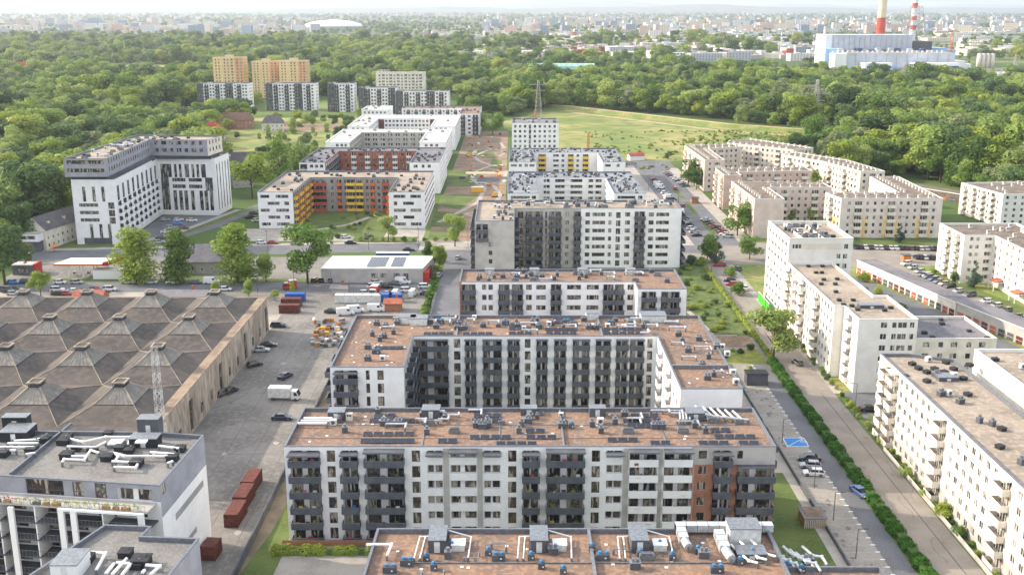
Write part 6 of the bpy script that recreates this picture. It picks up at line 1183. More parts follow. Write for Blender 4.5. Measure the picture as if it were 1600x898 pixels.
row((492, 440), (518, 440), 3, 80, 'at the left of the car lot back wall', 'left', 12, ['black', 'black', 'grey']); row((543, 439), (607, 438), 7, 80, 'against the warehouse wall in the car lot', 'left', 13, ['white', 'white', 'grey', 'grey', 'white', 'red', 'dark blue'])
row((200, 443), (306, 443), 4, 0, 'along the lane under the tall trees', 'left', 14, ['silver', 'silver', 'white', 'grey'], ['sedan', 'sedan', 'suv', 'sedan'])
for px, py, k, c, lab in [(20, 443, 'sedan', 'bright blue', 'bright blue covered saloon at the left end of the lane'), (42, 443, 'suv', 'dark blue', 'dark blue tall car beside the covered one'), (94, 443, 'hatch', 'white', 'white hatchback right of the small bright tree'), (120, 443, 'hatch', 'silver', 'silver hatchback below the station canopy'), (331, 443, 'van', 'white', 'white van parked at the end of the lane row'), (352, 454, 'hatch', 'white', 'white hatchback near the round bush behind the hall'), (172, 454, 'suv', 'white', 'white tall car on the hall side of the lane'), (148, 454, 'sedan', 'grey', 'grey saloon on the hall side of the lane'), (154, 460, 'hatch', 'bright blue', 'bright blue hatchback tight behind the hall roof'), (90, 455, 'suv', 'white', 'white tall car behind the hall near the bright tree'), (92, 461, 'sedan', 'black', 'black saloon tight behind the hall roof'), (104, 461, 'hatch', 'red', 'red hatchback tight behind the hall roof'), (116, 457, 'sedan', 'white', 'white saloon beside the red hatchback'), (125, 460, 'sedan', 'silver', 'silver saloon pointing away beside the red hatchback'), (4, 455, 'hatch', 'black', 'black hatchback at the far left behind the hall'), (14, 457, 'suv', 'black', 'black tall car at the left behind the hall'), (26, 454, 'sedan', 'grey', 'grey saloon at the left behind the hall'), (21, 461, 'hatch', 'silver', 'silver hatchback at the left tight behind the hall')]: car(px, py, 0 if px != 125 else 60, k, c, lab, 'cars along the lane')
def boxtruck(px, py, deg, lab, cabc, boxm, L_=5.2):
    x, y = G(px, py); o = empty('box_truck', (x, y, .04), lab, 'truck', None, R(deg)); c = lin(tuple(int(PC[cabc][i:i+2], 16)/255 for i in (0, 2, 4)))
    mb = MB(); mb.box(-L_, -1.12, .75, 0, 1.12, 3.1, boxm); mb.box(-L_-.03, -1.16, 3.06, .03, 1.16, 3.14, wpaint); mb.build('cargo_box', o)
    mb = MB(); pr = [(.15, .45), (2.1, .45), (2.15, 1.2), (1.6, 2.35), (.15, 2.4)]; n = len(pr)
    for s in (-1, 1): mb.quad([(a, s*1.0, z) for a, z in (pr if s < 0 else pr[::-1])], paint)
    for i in range(n): a, b_ = pr[i], pr[(i+1) % n]; mb.quad([(a[0], -1.0, a[1]), (a[0], 1.0, a[1]), (b_[0], 1.0, b_[1]), (b_[0], -1.0, b_[1])], paint if i != 2 else carglass)
    for s in (-1, 1): mb.quad([(.9, s*1.005, 1.3), (1.85, s*1.005, 1.3), (1.5, s*1.005, 2.1), (.9, s*1.005, 2.1)][::(1 if s < 0 else -1)], carglass)
    q = mb.build('cab', o); q.color = (*c, 1); mb = MB(); mb.box(-L_, -.5, .45, 2, .5, .72, dgrey); mb.build('chassis', o)
    for a in (-L_+1.0, 1.2):
        for s in (-.95, .95): link('wheel', CARS['van'][3], o, (a, s, .33))
boxtruck(455, 624, -3, 'white box truck with a dirty tarpaulin body beside the yard wall', 'white', unitw); boxtruck(536, 436, 250, 'white box truck parked nose out at the warehouse wall', 'white', wpaint, 3.6); boxtruck(584, 462, 260, 'truck with a red and white box before the storage boxes', 'white', redm, 3.4); boxtruck(452, 452, 200, 'small red tanker truck at the corner of the yard lane', 'red', redm, 2.4)
mb = MB(); mb.box(-6, -1.25, .4, 6, 1.25, 3.0, bluem); mb.box(-6.02, -1.2, 2.7, 6.02, 1.2, 3.1, wpaint); mb.box(-5.8, -1.27, 1.5, 5.8, 1.27, 2.4, carglass); [mb.tube((x, -1.2, .5), (x, 1.2, .5), .5, .5, rubber, 12) for x in (-4, 4)]
tag(mb.build('bus', None, loc=(*G(614, 407), .03)), 'blue and white bus passing behind the cream warehouse roof', 'bus')
mb = MB(); mb.box(-1.6, -.9, .5, 1.0, .9, 1.4, yelm); mb.box(-.9, -.7, 1.4, .3, .7, 2.4, yelm); mb.box(-1.7, -1.1, 0, 1.2, -.7, .6, dgrey); mb.box(-1.7, .7, 0, 1.2, 1.1, .6, dgrey); mb.tube((.8, 0, 1.4), (2.6, 0, 3.2), .15, .12, yelm); mb.tube((2.6, 0, 3.2), (3.9, 0, 1.2), .12, .1, yelm); mb.box(3.5, -.4, .6, 4.2, .4, 1.3, dgrey)
tag(mb.build('excavator', None, loc=(*G(774, 308), .04)), 'yellow excavator on the bare soil behind the tall block', 'excavator')
mb = MB(); mb.box(-3, -1.2, 0, 3, 1.2, 2.5, yelm); mb.box(-3.1, -1.3, 2.5, 3.1, 1.3, 2.62, wpaint); tag(mb.build('site_cabin', None, loc=(*G(746, 300), .04)), 'yellow edged site cabin on the bare soil', 'cabin')
r = random.Random(17)
for i in range(40):
    x, y = r.uniform(-30, -4), r.uniform(540, 780); mb = MB(); w, d, h = r.uniform(.6, 3), r.uniform(.5, 2), r.uniform(.3, 1.4); mb.box(-w/2, -d/2, 0, w/2, d/2, h, r.choice([planks, orgm, unitw, dgrey, steel, redm])); 
    o = mb.build('material_pile', None, loc=(x, y, .04)); o.rotation_euler = (0, 0, r.uniform(0, 3)); tag(o, 'small pile of building material on the bare park soil', 'material pile', 'material piles on the park site')
# cranes on the building site
lattice('crane_mast', 'orange crane mast before the white punched window tower', *G(835, 238), 26, 1.6, 1.6, orgm, 'crane', 12, r=.12); lattice('crane_mast', 'short orange mast at the street end by the meadow', *G(919, 238), 12, 1.2, 1.2, orgm, 'mast', 6, r=.12)
# clutter on balconies of the front block
r = random.Random(21); hues = ['b5443a', '3f78b0', 'd7d3c8', '7b5a3c', '8a8f3a', '4b4f57', 'd05a80', '5d7f3a', 'c9a15a']
CNAME = {'a': 'leftmost balcony column', 'b': 'second balcony column', 'c': 'wide third balcony column', 'd': 'narrow middle balcony column', 'e': 'wide middle balcony column', 'f': 'narrow brick side column', 'g': 'rightmost balcony column', 'h': 'left white balcony column', 'i': 'right white balcony column'}
FNAME = ['ground', 'first', 'second', 'third', 'fourth', 'top']
HN = {'b5443a': 'red', '3f78b0': 'blue', 'd7d3c8': 'cream', '7b5a3c': 'brown', '8a8f3a': 'olive', '4b4f57': 'grey', 'd05a80': 'pink', '5d7f3a': 'green', 'c9a15a': 'straw'}
for name, a, c in (('a', 455, 501), ('b', 535, 560), ('c', 572, 632), ('d', 817, 842), ('e', 854, 912), ('f', 1114, 1140), ('g', 1151, 1207), ('h', 983, 1026), ('i', 1037, 1079)):
    for k in range(6 if name != 'g' else 5):
        nj = 3 if c-a > 40 else 1
        for j in range(nj):
            x = (a+4+(c-a-8)*(j+r.uniform(.2, .8))/nj-800)*kx; z = -.1+k*2.9+.06; t = r.random(); mb = MB(); hu = r.choice(hues); m = mat('fabric_'+hu, hu, .8); side = '' if nj == 1 else [' at the left', ' in the middle', ' at the right'][j]
            if t < .4: mb.box(-.35, -.3, 0, .35, .3, .45, m); mb.box(-.35, .22, .45, .35, .3, .9, m); nm, ct, lb = 'balcony_chair', 'chair', HN[hu]+' chair'
            elif t < .7:
                mb.tube((0, 0, 0), (0, 0, .4), .14, .2, brick, 8); nm, ct, lb = 'potted_plant', 'plant', 'potted plant'
                for q in range(26): ax, ay, az = r.gauss(0, .17), r.gauss(0, .17), .5+abs(r.gauss(0, .28)); mb.quad([(ax-.12, ay, az), (ax+.12, ay, az-.03), (ax, ay+.05, az+.2)], LF if q % 4 else LFY)
            else: mb.box(-.5, -.3, .6, .5, .3, .65, planks); mb.box(-.45, -.25, 0, -.4, .25, .6, planks); mb.box(.4, -.25, 0, .45, .25, .6, planks); mb.box(-.15, -.1, .65, .15, .1, .85, m); nm, ct, lb = 'balcony_table', 'table', 'small table'
            o = mb.build(nm, None, loc=(x, 167.6-r.uniform(.4, .9), z)); tag(o, lb+side+', '+FNAME[k]+' floor, '+CNAME[name]+' of front block', ct, nm.replace('_', ' ')+'s on the front block')
# ---------------- trees ----------------
def crown_me(seed, shape, n, leaf, m, name='crown'):
    r = random.Random(seed); lobes = []
    if shape == 'round':
        for i in range(15): a = r.uniform(0, 6.28); z = r.uniform(.32, .9); q = (1-((z-.58)/.44)**2)**.5*.30 if abs(z-.58) < .44 else .05; rad = r.uniform(.4, 1)*q; lobes.append((rad*math.cos(a), rad*math.sin(a), z, r.uniform(.12, .19)))
    elif shape == 'tall':
        for i in range(38): a = r.uniform(0, 6.28); z = .07+.82*i/38; q = .25*math.sin(math.pi*min(1, (z+.2)/1.1))**.5; k_ = r.uniform(.15, 1); lobes.append((q*k_*math.cos(a), q*k_*math.sin(a), z, r.uniform(.10, .16)))
    elif shape == 'cone':
        for i in range(22): a = r.uniform(0, 6.28); z = .1+.86*i/22; q = .26*(1-z)**.9; lobes.append((q*math.cos(a)*.7, q*math.sin(a)*.7, z, max(.035, q*.55)))
    elif shape == 'wide':
        for i in range(16): a = r.uniform(0, 6.28); z = r.uniform(.35, .88); rad = r.uniform(.1, .40)*(1.15-z*.5); lobes.append((rad*math.cos(a), rad*math.sin(a), z, r.uniform(.12, .18)))
    elif shape == 'bush':
        for i in range(10): a = r.uniform(0, 6.28); rad = r.uniform(0, .4); lobes.append((rad*math.cos(a), rad*math.sin(a), r.uniform(.2, .65), r.uniform(.2, .32)))
    v = []; f = []
    W_ = [l[3]**2 for l in lobes]
    for i in range(n):
        x, y, z, s = r.choices(lobes, W_)[0]
        d = Vector((r.gauss(0, 1), r.gauss(0, 1), r.gauss(.25, 1))).normalized(); q = s*(r.uniform(.72, 1.08) if r.random() < .85 else r.uniform(.2, .8))
        p = Vector((x, y, z))+Vector((d.x, d.y, d.z*.85))*q
        nn = (d+Vector((r.gauss(0, .55), r.gauss(0, .55), r.gauss(.25, .55)))).normalized(); u = nn.orthogonal().normalized(); w = nn.cross(u); t = r.uniform(0, 6.28); u, w = u*math.cos(t)+w*math.sin(t), w*math.cos(t)-u*math.sin(t); l = leaf*r.uniform(.6, 1.3)
        i0 = len(v); v += [tuple(p-u*l), tuple(p+w*l*.55), tuple(p+u*l), tuple(p-w*l*.55)]; f.append((i0, i0+1, i0+2, i0+3))
    me = bpy.data.meshes.new(name); me.from_pydata(v, [], f); me.materials.append(m); me.update(); return me
def trunk_me(seed, h=.62, r0=.022):
    r = random.Random(seed); b = MB(); b.tube((0, 0, 0), (0, 0, h*.55), r0, r0*.75, bark, 7, False); b.tube((0, 0, h*.55), (0.01, 0, h), r0*.75, r0*.3, bark, 6, False)
    for i in range(6): a = r.uniform(0, 6.28); z = r.uniform(.3, .5); b.tube((0, 0, z), (.2*math.cos(a), .2*math.sin(a), z+.22), r0*.5, r0*.15, bark, 5, False)
    return b.mesh('trunk', True)
TR = {}
for nm, sh, n, lf, m in (('roundA', 'round', 3250, 0.0290, LF), ('roundB', 'round', 3250, 0.0305, LF), ('roundC', 'round', 3000, 0.0305, LFY), ('tallA', 'tall', 4200, 0.0247, LFT), ('tallB', 'tall', 3250, 0.0261, LF), ('darkA', 'round', 3250, 0.0305, LFD), ('greyA', 'wide', 3250, 0.0305, LFS), ('wideA', 'wide', 3500, 0.0290, LF), ('wideY', 'wide', 3500, 0.0290, LFY), ('cone', 'cone', 3250, 0.0203, LFC), ('bushA', 'bush', 1625, 0.0585, LF), ('bushY', 'bush', 1625, 0.0585, LFY), ('bushD', 'bush', 1625, 0.0585, LFD)):
    TR[nm] = crown_me(hash(nm) % 97 if 0 else sum(map(ord, nm)), sh, n, lf, m)
TK = [trunk_me(1), trunk_me(2)]
def tree(kind, x, y, h, lab, group=None, w=1.0, cat=None):
    bush = kind.startswith('bush'); nm = 'bush' if bush else ('conifer_tree' if kind == 'cone' else 'leafy_tree')
    if bush: 
        o = link(nm, TR[kind], None, (x, y, .02), random.uniform(0, 6.28)); o.scale = (h*w, h*w, h); return tag(o, lab, 'bush', group)
    o = empty(nm, (x, y, 0), lab, 'tree', group, random.uniform(0, 6.28))
    c = link('crown', TR[kind], o); c.scale = (h*w, h*w, h); t = link('trunk', TK[int(x) % 2], o); t.scale = (h, h, h); return o
def treep(kind, px, py, ptop, lab, group=None, w=1.0):
    x, y = G(px, py); t = (ptop-449)/FPX; hh = CAMH-y*(SP+CP*t)/(CP-SP*t); return tree(kind, x, y, hh, lab, group, w)
for k, px, py, pt, w, lab in [('tallA', 213, 440, 352, 1.31, 'tall yellow green tree, leftmost of four behind the hall'), ('tallA', 279, 441, 354, 1.06, 'tall tree, second of the four behind the hall'), ('tallA', 372, 443, 345, 1.19, 'tall tree, third of the four behind the hall beside the grey warehouse'), ('wideA', 481, 443, 353, 1.19, 'broad tree, rightmost of the four, before the courtyard block'),
        ('roundA', 416, 440, 397, 1.1, 'smaller tree between the third tall tree and the broad tree'), ('wideY', 64, 462, 420, 1.0, 'small bright tree between parked cars at the left'), ('roundC', 338, 463, 440, 1.1, 'small bright bush like tree just behind the hall roof'), ('roundA', 389, 464, 438, 1.0, 'round green tree at the hall corner'), ('wideY', 430, 470, 452, 1.1, 'yellow green shrub tree above the red containers'),
        ('roundC', 686, 420, 383, 1.0, 'bright tree at the corner of the side lane'), ('roundA', 667, 408, 376, .9, 'green tree left of the bright corner tree'), ('wideA', 711, 385, 335, .9, 'slender tree between the courtyard block and the tall block'), ('wideA', 607, 378, 337, 1.0, 'round tree in front of the right white end wall'), ('wideY', 394, 310, 236, 1.15, 'very broad bright tree right of the white bent building'), ('tallB', 437, 305, 212, .8, 'tall brownish green tree behind the broad bright one'), ('roundA', 455, 290, 222, 1.0, 'tree at the upper left corner of the courtyard block'), 
        ('darkA', 8, 445, 345, 1.1, 'large dark tree cut off at the left edge by the station'), ('darkA', 35, 390, 315, 1.0, 'dark tree left of the slate roofed house'), ('cone', 85, 330, 268, 1.1, 'dark conifer left of the white bent building'), ('darkA', 105, 335, 280, 1.1, 'dark round tree against the white bent building'),
        ('roundA', 1105, 408, 365, 1.12, 'tree at the end of the back street, left one'), ('cone', 1119, 408, 366, 1.3, 'blue green conifer beside the back street'), ('roundA', 1171, 405, 367, 1.38, 'tree before the eight storey box'), ('roundA', 1152, 368, 318, 1.25, 'tree at the foot of the pinkish block'), ('roundA', 1075, 290, 248, 1.1, 'dark tree left of the estate blocks'), ('darkA', 1088, 296, 262, 1.1, 'darker tree beside the previous street corner'), ('wideA', 1208, 565, 480, 1.19, 'willow like tree leaning over the tan street'), ('roundA', 1270, 350, 322, 1.2, 'tree before the ochre based block, left'), ('roundA', 1232, 350, 325, 1.2, 'dark shrub tree in the inner court of the pinkish block'),
        ('cone', 1405, 380, 347, 1.1, 'conifer in front of the ochre based block'), ('cone', 1522, 450, 408, 1.2, 'blue green conifer before the white L shaped block'), ('darkA', 1490, 441, 425, 1.3, 'low dark shrub tree left of that conifer'), ('wideY', 1271, 305, 262, .7, 'yellowish tree in the court of the estate'), ('wideA', 1185, 268, 235, .7, 'thin tree in the far court of the estate'), ('roundC', 1142, 285, 262, .7, 'tree beside the far estate block'),
        ('roundA', 770, 212, 176, 1.2, 'dark round tree at the edge of the meadow'), ('roundA', 755, 205, 175, 1.2, 'dark round tree left of the meadow edge tree'), ('roundC', 457, 460, 440, .6, 'tiny bright tree by the yard lane'), ('cone', 1282, 418, 402, .9, 'small conifer behind the eight storey box')]: treep(k, px, py, pt, lab, None, w)
r = random.Random(12)
BS = [('bushA', 1140, 432, 4, 'round bush on a stem at the street kerb'), ('bushA', 1152, 460, 5, 'round olive bush on the pale kerb island'), ('bushA', 1385, 655, 2, 'bush on the court lawn'), ('bushD', 1360, 608, 2.2, 'bush pair under the long cream block wall'), ('bushA', 1416, 745, 2.4, 'bush in the garden strip of the nearest cream block'), ('bushY', 1472, 806, 3.2, 'bright shrub in the garden strip'), ('bushA', 1498, 838, 2.4, 'green shrub in the garden strip'), ('bushA', 1442, 775, 1.6, 'low shrub in the garden strip'), ('bushY', 1350, 440, 4, 'yellow shrub by the garage lane'), ('bushY', 1372, 460, 3, 'low yellow shrub by the garage lane'), ('bushA', 1460, 428, 2, 'shrub on the estate verge'), ('bushY', 1096, 415, 4, 'wild bush at the green field corner'), ('bushD', 1080, 413, 4, 'dark wild bush at the green field corner')]
for k, px, py, h, lab in BS: tree(k, *G(px, py), h, lab, None, 1.1)
for i in range(8): tree(r.choice(['bushA', 'bushD', 'bushY']), *G(1155+i*5+r.uniform(-2, 2), 330+r.uniform(-8, 25)), r.uniform(2, 4), 'shrub in the front gardens of the estate blocks', 'estate garden shrubs', 1.3)
for i in range(14): tree(r.choice(['bushA', 'bushD']), 57+r.uniform(-6, 10), 255+r.uniform(0, 34) if i < 9 else 300+r.uniform(0, 60), r.uniform(.8, 1.8), 'low shrub in the garden beds beside the tan street', 'shrubs in the garden beds', 1.6)
for i in range(34): tree(r.choice(['bushA', 'bushD', 'bushD', 'bushY']), r.uniform(52, 68), r.uniform(288, 366), r.uniform(.6, 2.4), 'wild shrub in the green field right of the long white block', 'wild shrubs of the green field', 1.6)
for i in range(24): tree(r.choice(['bushA', 'bushD', 'bushY']), r.uniform(-90, -54), r.uniform(416, 470), r.uniform(.8, 2.2), 'low shrub in the courtyard of the orange and yellow block', 'courtyard shrubs', 1.3)
for i in range(10): tree('bushA', -60+i*4.2, 411.5, r.uniform(1.2, 2.4), 'shrub along the pavement of the main cross street', 'shrubs along the cross street', 1.2)
for i in range(10): tree('bushA', -26.4, 300+i*7+r.uniform(-1, 1), r.uniform(1.8, 3), 'bush in the row between the car lot and the side lane', 'bushes beside the side lane', 1.3)
for i in range(26): tree(r.choice(['bushA', 'bushY', 'bushD']), 79+r.uniform(-.4, .5), 205+i*3.7+r.uniform(-1, 1), r.uniform(1, 2.2), 'shrub at the foot of the long cream block beside the tan street', 'shrubs at the foot of the cream blocks', 1.0)
for i in range(16): tree(r.choice(['bushA', 'bushY', 'bushD']), 79.2+r.uniform(-.3, .3), 148+i*3.5+r.uniform(-1, 1), r.uniform(.8, 1.7), 'shrub in the fenced garden strip of the nearest cream block', 'garden strip shrubs', 1.0)
for i in range(22): tree(r.choice(['bushA', 'bushD', 'roundA']), r.uniform(97, 126), r.uniform(296, 345) if i < 9 else r.uniform(404, 412), r.uniform(1.5, 4), 'small green shrub between the cream blocks and estate car park', 'shrubs between the right hand blocks', 1.2)
# hedges
def hedge(lab, x0, y0, x1, y1, w, h, seed, m=LFH):
    r = random.Random(seed); a, c = Vector((x0, y0)), Vector((x1, y1)); L_ = (c-a).length; d = (c-a)/L_; q = Vector((-d.y, d.x)); n = int(L_*w*95); v = []; f = []
    for i in range(n):
        u = r.uniform(0, L_); bulge = 1+.2*math.sin(u*1.1)+.14*math.sin(u*2.3+1)+.12*math.sin(u*.37); t = r.uniform(-1, 1); top = math.sqrt(max(0, 1-abs(t)**3)); z = h*bulge*top*r.uniform(.82, 1.05) if r.random() < .6 else h*bulge*top*r.uniform(.05, .95)
        if z < h*.8 and abs(t) < .7: t = math.copysign(r.uniform(.8, 1.05), t)
        p2 = a+d*u+q*(t*w/2*bulge); p = Vector((p2.x, p2.y, z)); nn = Vector((q.x*t+r.gauss(0, .5), q.y*t+r.gauss(0, .5), .8+r.gauss(0, .5))).normalized(); uu = nn.orthogonal().normalized(); ww = nn.cross(uu); l = r.uniform(.12, .24)
        i0 = len(v); v += [tuple(p-uu*l), tuple(p+ww*l*.7), tuple(p+uu*l), tuple(p-ww*l*.7)]; f.append((i0, i0+1, i0+2, i0+3))
    o = empty('hedge', (0, 0, 0), lab, 'hedge'); me = bpy.data.meshes.new('foliage'); me.from_pydata(v, [], f); me.materials.append(m); link('foliage', me, o); mb = MB(); e = q*w*.36
    mb.prism([tuple(a-e), tuple(c-e), tuple(c+e), tuple(a+e)] if True else [], 0, h*.82, LFD); mb.build('branches', o)
hedge('long clipped hedge between the grey street and the tan street', 68.1, 100, 68.1, 262, 2.3, 1.5, 4)
hedge('narrow hedge climbing beside the green field', 68.6, 264, 68.9, 366, 1.2, 1.3, 5, LFY)
hedge('low hedge in front of the brown garden boards of the front block', -41, 162.6, -24, 162.6, 1.6, 1.4, 6, LFY)
hedge('ragged hedge between the car lot and the side lane', -25.3, 262, -26.3, 340, 1.3, 1.6, 7)
fence('fence', 'brown garden screen at the foot of the front block', [(-39.5, 164.6), (-22, 164.6)], 1.5, brick, solid=True)
# forest
def inpoly(x, y, P): return inside((x, y), P)
MEAD = [(27, 620), (66, 620), (98, 640), (150, 650), (205, 690), (262, 750), (220, 800), (165, 840), (53, 990), (10, 940), (-15, 850), (-23, 700)]
CLEAR = [(-205, 600), (-40, 560), (0, 400), (20, 860), (-40, 900), (-230, 905)]
def forest(x, y):
    if abs(x) > .515*y+25: return False
    if y < 380: return False
    if inpoly(x, y, MEAD): return False
    if x < -176-.0*y and y < 505: return x < -190 or y > 430
    if y < 520 and x < 0: return -190 < x < -176 and y > 425
    if x < 0 and y < 600: return x < -172 or (x < -112 and y > 510 and x < -165)
    if x < -112 and y < 880: return x < -215 or (x < -200 and y < 690)
    if x < 30 and y < 905: return False
    if 30 <= x and y < 990:
        yl = 983-(x-53)*.97; edge = 640-(x-100)*.9
        if x < 130: return y > yl+16 if x > 40 else y > 950
        if x < 178: return y > yl+12 or (y > 608 and y < 632)
        lim = 500 if x < 235 else 486
        if x < 222 and y < 570: return False
        return y > lim and abs(y-yl) > 14*(1 if x < 300 else .6)
    if x < 30 and y < 1200 and -320 < x < -45: return y > 1130 or (y > 985 and y < 1060 and x < -240)
    if 430 < x < 780 and 1310 < y < 1800: return False
    if 5 < x < 118 and 1325 < y < 1470: return False
    if x > 560 and y > 1700 and (x*.7+y) % 260 < 150: return False
    if 90 < x < 350 and 1130-(x-95)*.19 < y < 1212-(x-95)*.26: return False
    if 300 < x < 440 and 960-(x-300)*.5 < y < 1005-(x-300)*.45: return False
    if -425 < x < -300 and 1165 < y < 1250: return False
    if y > 900 and math.sin(x*.045+2*math.sin(y*.013))+math.sin(y*.031-x*.011) > 1.62: return False
    if -690 < x < -450 and 1480 < y < 1760: return False
    if 525 < x < 610 and 1250 < y < 1290: return False
    if 225 < x < 320 and 1800 < y < 1880: return False
    return True
r = random.Random(99); pts = []
y = 384
while y < 3000:
    sp = 10.2 if y < 900 else 11.5 if y < 1300 else 15 if y < 2000 else 21
    n = int((.515*y+30)*2/sp)
    for i in range(n):
        x = -(.515*y+30)+i*sp+r.uniform(-.45, .45)*sp; yy = y+r.uniform(-.45, .45)*sp
        if forest(x, yy) and r.random() < (.95 if y < 1420 or (x < -100 and y < 2100) else .3 if x > 120 else .4)*(.12 if -800 < x < -600 and 1200 < y < 1640 else 1):
            if y > 1450 and x > -100 and (math.sin(x*.006+y*.003)+math.sin(x*.013-y*.009)) > .7: continue
            big = (math.sin(x*.031)+math.sin(yy*.027+x*.017)); pts.append((x, yy, r.choice((r.uniform(6, 12), r.uniform(10, 18), r.uniform(13, 22)))*(1+.18*big)*(1.15 if y < 1300 else 1.15 if y < 2000 else 1.35)))
    y += sp*.9
# sparse trees inside clearing and meadow edges
for i in range(60): pts.append((r.uniform(-200, -118), r.uniform(610, 890), r.uniform(4, 11)))
for i in range(40): pts.append((r.uniform(90, 250), r.uniform(630, 740), r.uniform(3, 5)))
pts.sort(key=lambda p: p[1]); near, farp = pts[:215], pts[215:]
KK = ['roundA', 'roundB', 'roundC', 'darkA', 'greyA', 'wideA', 'tallB', 'wideY', 'roundA', 'wideA']
for x, y_, h in near:
    k = r.choice(KK if x > 0 else ['roundA', 'roundB', 'darkA', 'darkA', 'wideA', 'wideY', 'roundC']); h = max(h, 9) if y_ < 520 else h
    tree(k, x, y_, h*(1.15 if x < 0 else 1.1), {'roundA': 'mid green round tree', 'roundB': 'full green round tree', 'roundC': 'bright yellow green tree', 'darkA': 'dark green tree', 'greyA': 'grey green spreading tree', 'wideA': 'broad green tree', 'tallB': 'tall narrow green tree', 'wideY': 'broad bright tree'}[k]+(' in the wood behind the white bent building' if x < -100 else ' in the wood behind the estate on the right' if x > 100 else ' near the park site'), 'trees of the '+('left wood' if x < 0 else 'right wood'), r.uniform(.95, 1.3))
def gn_forest(name, pts, kinds, label):
    me = bpy.data.meshes.new(name); me.from_pydata([(p[0], p[1], -.2) for p in pts], [], []); rr = random.Random(1)
    me.attributes.new('sc', 'FLOAT_VECTOR', 'POINT'); me.attributes.new('ro', 'FLOAT', 'POINT'); me.attributes.new('ix', 'INT', 'POINT'); s, q, ix = (me.attributes[k_] for k_ in ('sc', 'ro', 'ix'))
    for i, p in enumerate(pts):
        w = rr.uniform(1.0, 1.5)*p[2]; s.data[i].vector = (w, w, p[2]); q.data[i].value = rr.uniform(0, 6.28); ix.data[i].value = rr.randrange(len(kinds)) if rr.random() < .7 else int(abs(math.sin(p[0]*.01)+math.cos(p[1]*.012))*len(kinds)) % len(kinds)
    o = link(name, me); tag(o, label, 'wood', None, 'stuff'); g = bpy.data.node_groups.new(name, 'GeometryNodeTree'); g.interface.new_socket('Geometry', in_out='INPUT', socket_type='NodeSocketGeometry'); g.interface.new_socket('Geometry', in_out='OUTPUT', socket_type='NodeSocketGeometry')
    N = g.nodes; L = g.links; gi = N.new('NodeGroupInput'); go = N.new('NodeGroupOutput'); j = N.new('GeometryNodeJoinGeometry')
    for k in kinds[::-1]:
        src = next(ob for ob in bpy.data.objects if ob.data is TR[k]); oi = N.new('GeometryNodeObjectInfo'); oi.inputs[0].default_value = src; oi.inputs['As Instance'].default_value = True; L.new(oi.outputs['Geometry'], j.inputs[0])
    ip = N.new('GeometryNodeInstanceOnPoints'); L.new(gi.outputs[0], ip.inputs['Points']); L.new(j.outputs[0], ip.inputs['Instance']); ip.inputs['Pick Instance'].default_value = True
    def at(n_, t): a = N.new('GeometryNodeInputNamedAttribute'); a.data_type = t; a.inputs[0].default_value = n_; return a.outputs['Attribute']
    L.new(at('ix', 'INT'), ip.inputs['Instance Index']); L.new(at('sc', 'FLOAT_VECTOR'), ip.inputs['Scale']); cx_ = N.new('ShaderNodeCombineXYZ'); L.new(at('ro', 'FLOAT'), cx_.inputs[2]); L.new(cx_.outputs[0], ip.inputs['Rotation'])
    L.new(ip.outputs[0], go.inputs[0]); md = o.modifiers.new('scatter', 'NODES'); md.node_group = g; return o
for k in ('roundA', 'roundB', 'roundC', 'darkA', 'greyA', 'wideA', 'wideY', 'tallB', 'bushA', 'bushY', 'bushD'):
    pass
FK = ['roundA', 'roundB', 'roundC', 'darkA', 'greyA', 'wideA', 'wideY', 'roundA', 'darkA', 'tallB']
gn_forest('woodland', farp, FK, 'dense mixed wood stretching from the estate to the city')
city_green = []
y = 3000
while y < 14000:
    sp = y*.011
    for i in range(int((.52*y)*2/sp)):
        x = -.52*y+i*sp+r.uniform(-.5, .5)*sp
        if r.random() < .34+.22*math.sin(x*.0021+y*.0017)+.2*math.sin(x*.0009-y*.004): city_green.append((x, y+r.uniform(-.5, .5)*sp, r.uniform(10, 16)*(1+(y-3000)/9000)))
    y += sp*.9
gn_forest('distant_treetops', city_green, ['bushA', 'bushD', 'bushA', 'darkA', 'greyA'] if 0 else ['bushA', 'bushD', 'roundA', 'darkA', 'greyA'], 'scattered green of the distant city')
gn_forest('meadow_scrub', [(x_, y_, r.uniform(.6, 1.9)) for x_, y_ in ((r.uniform(55, 270), r.uniform(600, 800)) for _ in range(2600)) if r.random() < .3+.35*math.sin(x_*.05+math.sin(y_*.08))+.002*(x_-60)][:2200], ['bushY', 'bushY', 'bushA'], 'low scrub spread over the lower meadow and levee foot')
# ---------------- far city ----------------
win_tex = None
def facade_tex(name, c, wc):
    m = bpy.data.materials.new(name); m.use_nodes = True; n = m.node_tree.nodes; L = m.node_tree.links; b = n['Principled BSDF']; b.inputs['Roughness'].default_value = .8
    tc = n.new('ShaderNodeNewGeometry'); w = n.new('ShaderNodeTexWave'); w.wave_type = 'BANDS'; w.bands_direction = 'Z'; w.inputs['Scale'].default_value = .11; w.inputs['Distortion'].default_value = 0; L.new(tc.outputs['Position'], w.inputs[0])
    w2 = n.new('ShaderNodeTexWave'); w2.bands_direction = 'X'; w2.inputs['Scale'].default_value = .06; L.new(tc.outputs['Position'], w2.inputs[0])
    mm = n.new('ShaderNodeMath'); mm.operation = 'MULTIPLY'; L.new(w.outputs[1], mm.inputs[0]); L.new(w2.outputs[1], mm.inputs[1]); r_ = n.new('ShaderNodeValToRGB'); r_.color_ramp.elements[0].position = .3; r_.color_ramp.elements[0].color = (*hexc(c), 1); r_.color_ramp.elements[1].position = .5; r_.color_ramp.elements[1].color = (*hexc(wc), 1)
    L.new(mm.outputs[0], r_.inputs[0]); L.new(r_.outputs[0], b.inputs['Base Color']); return m
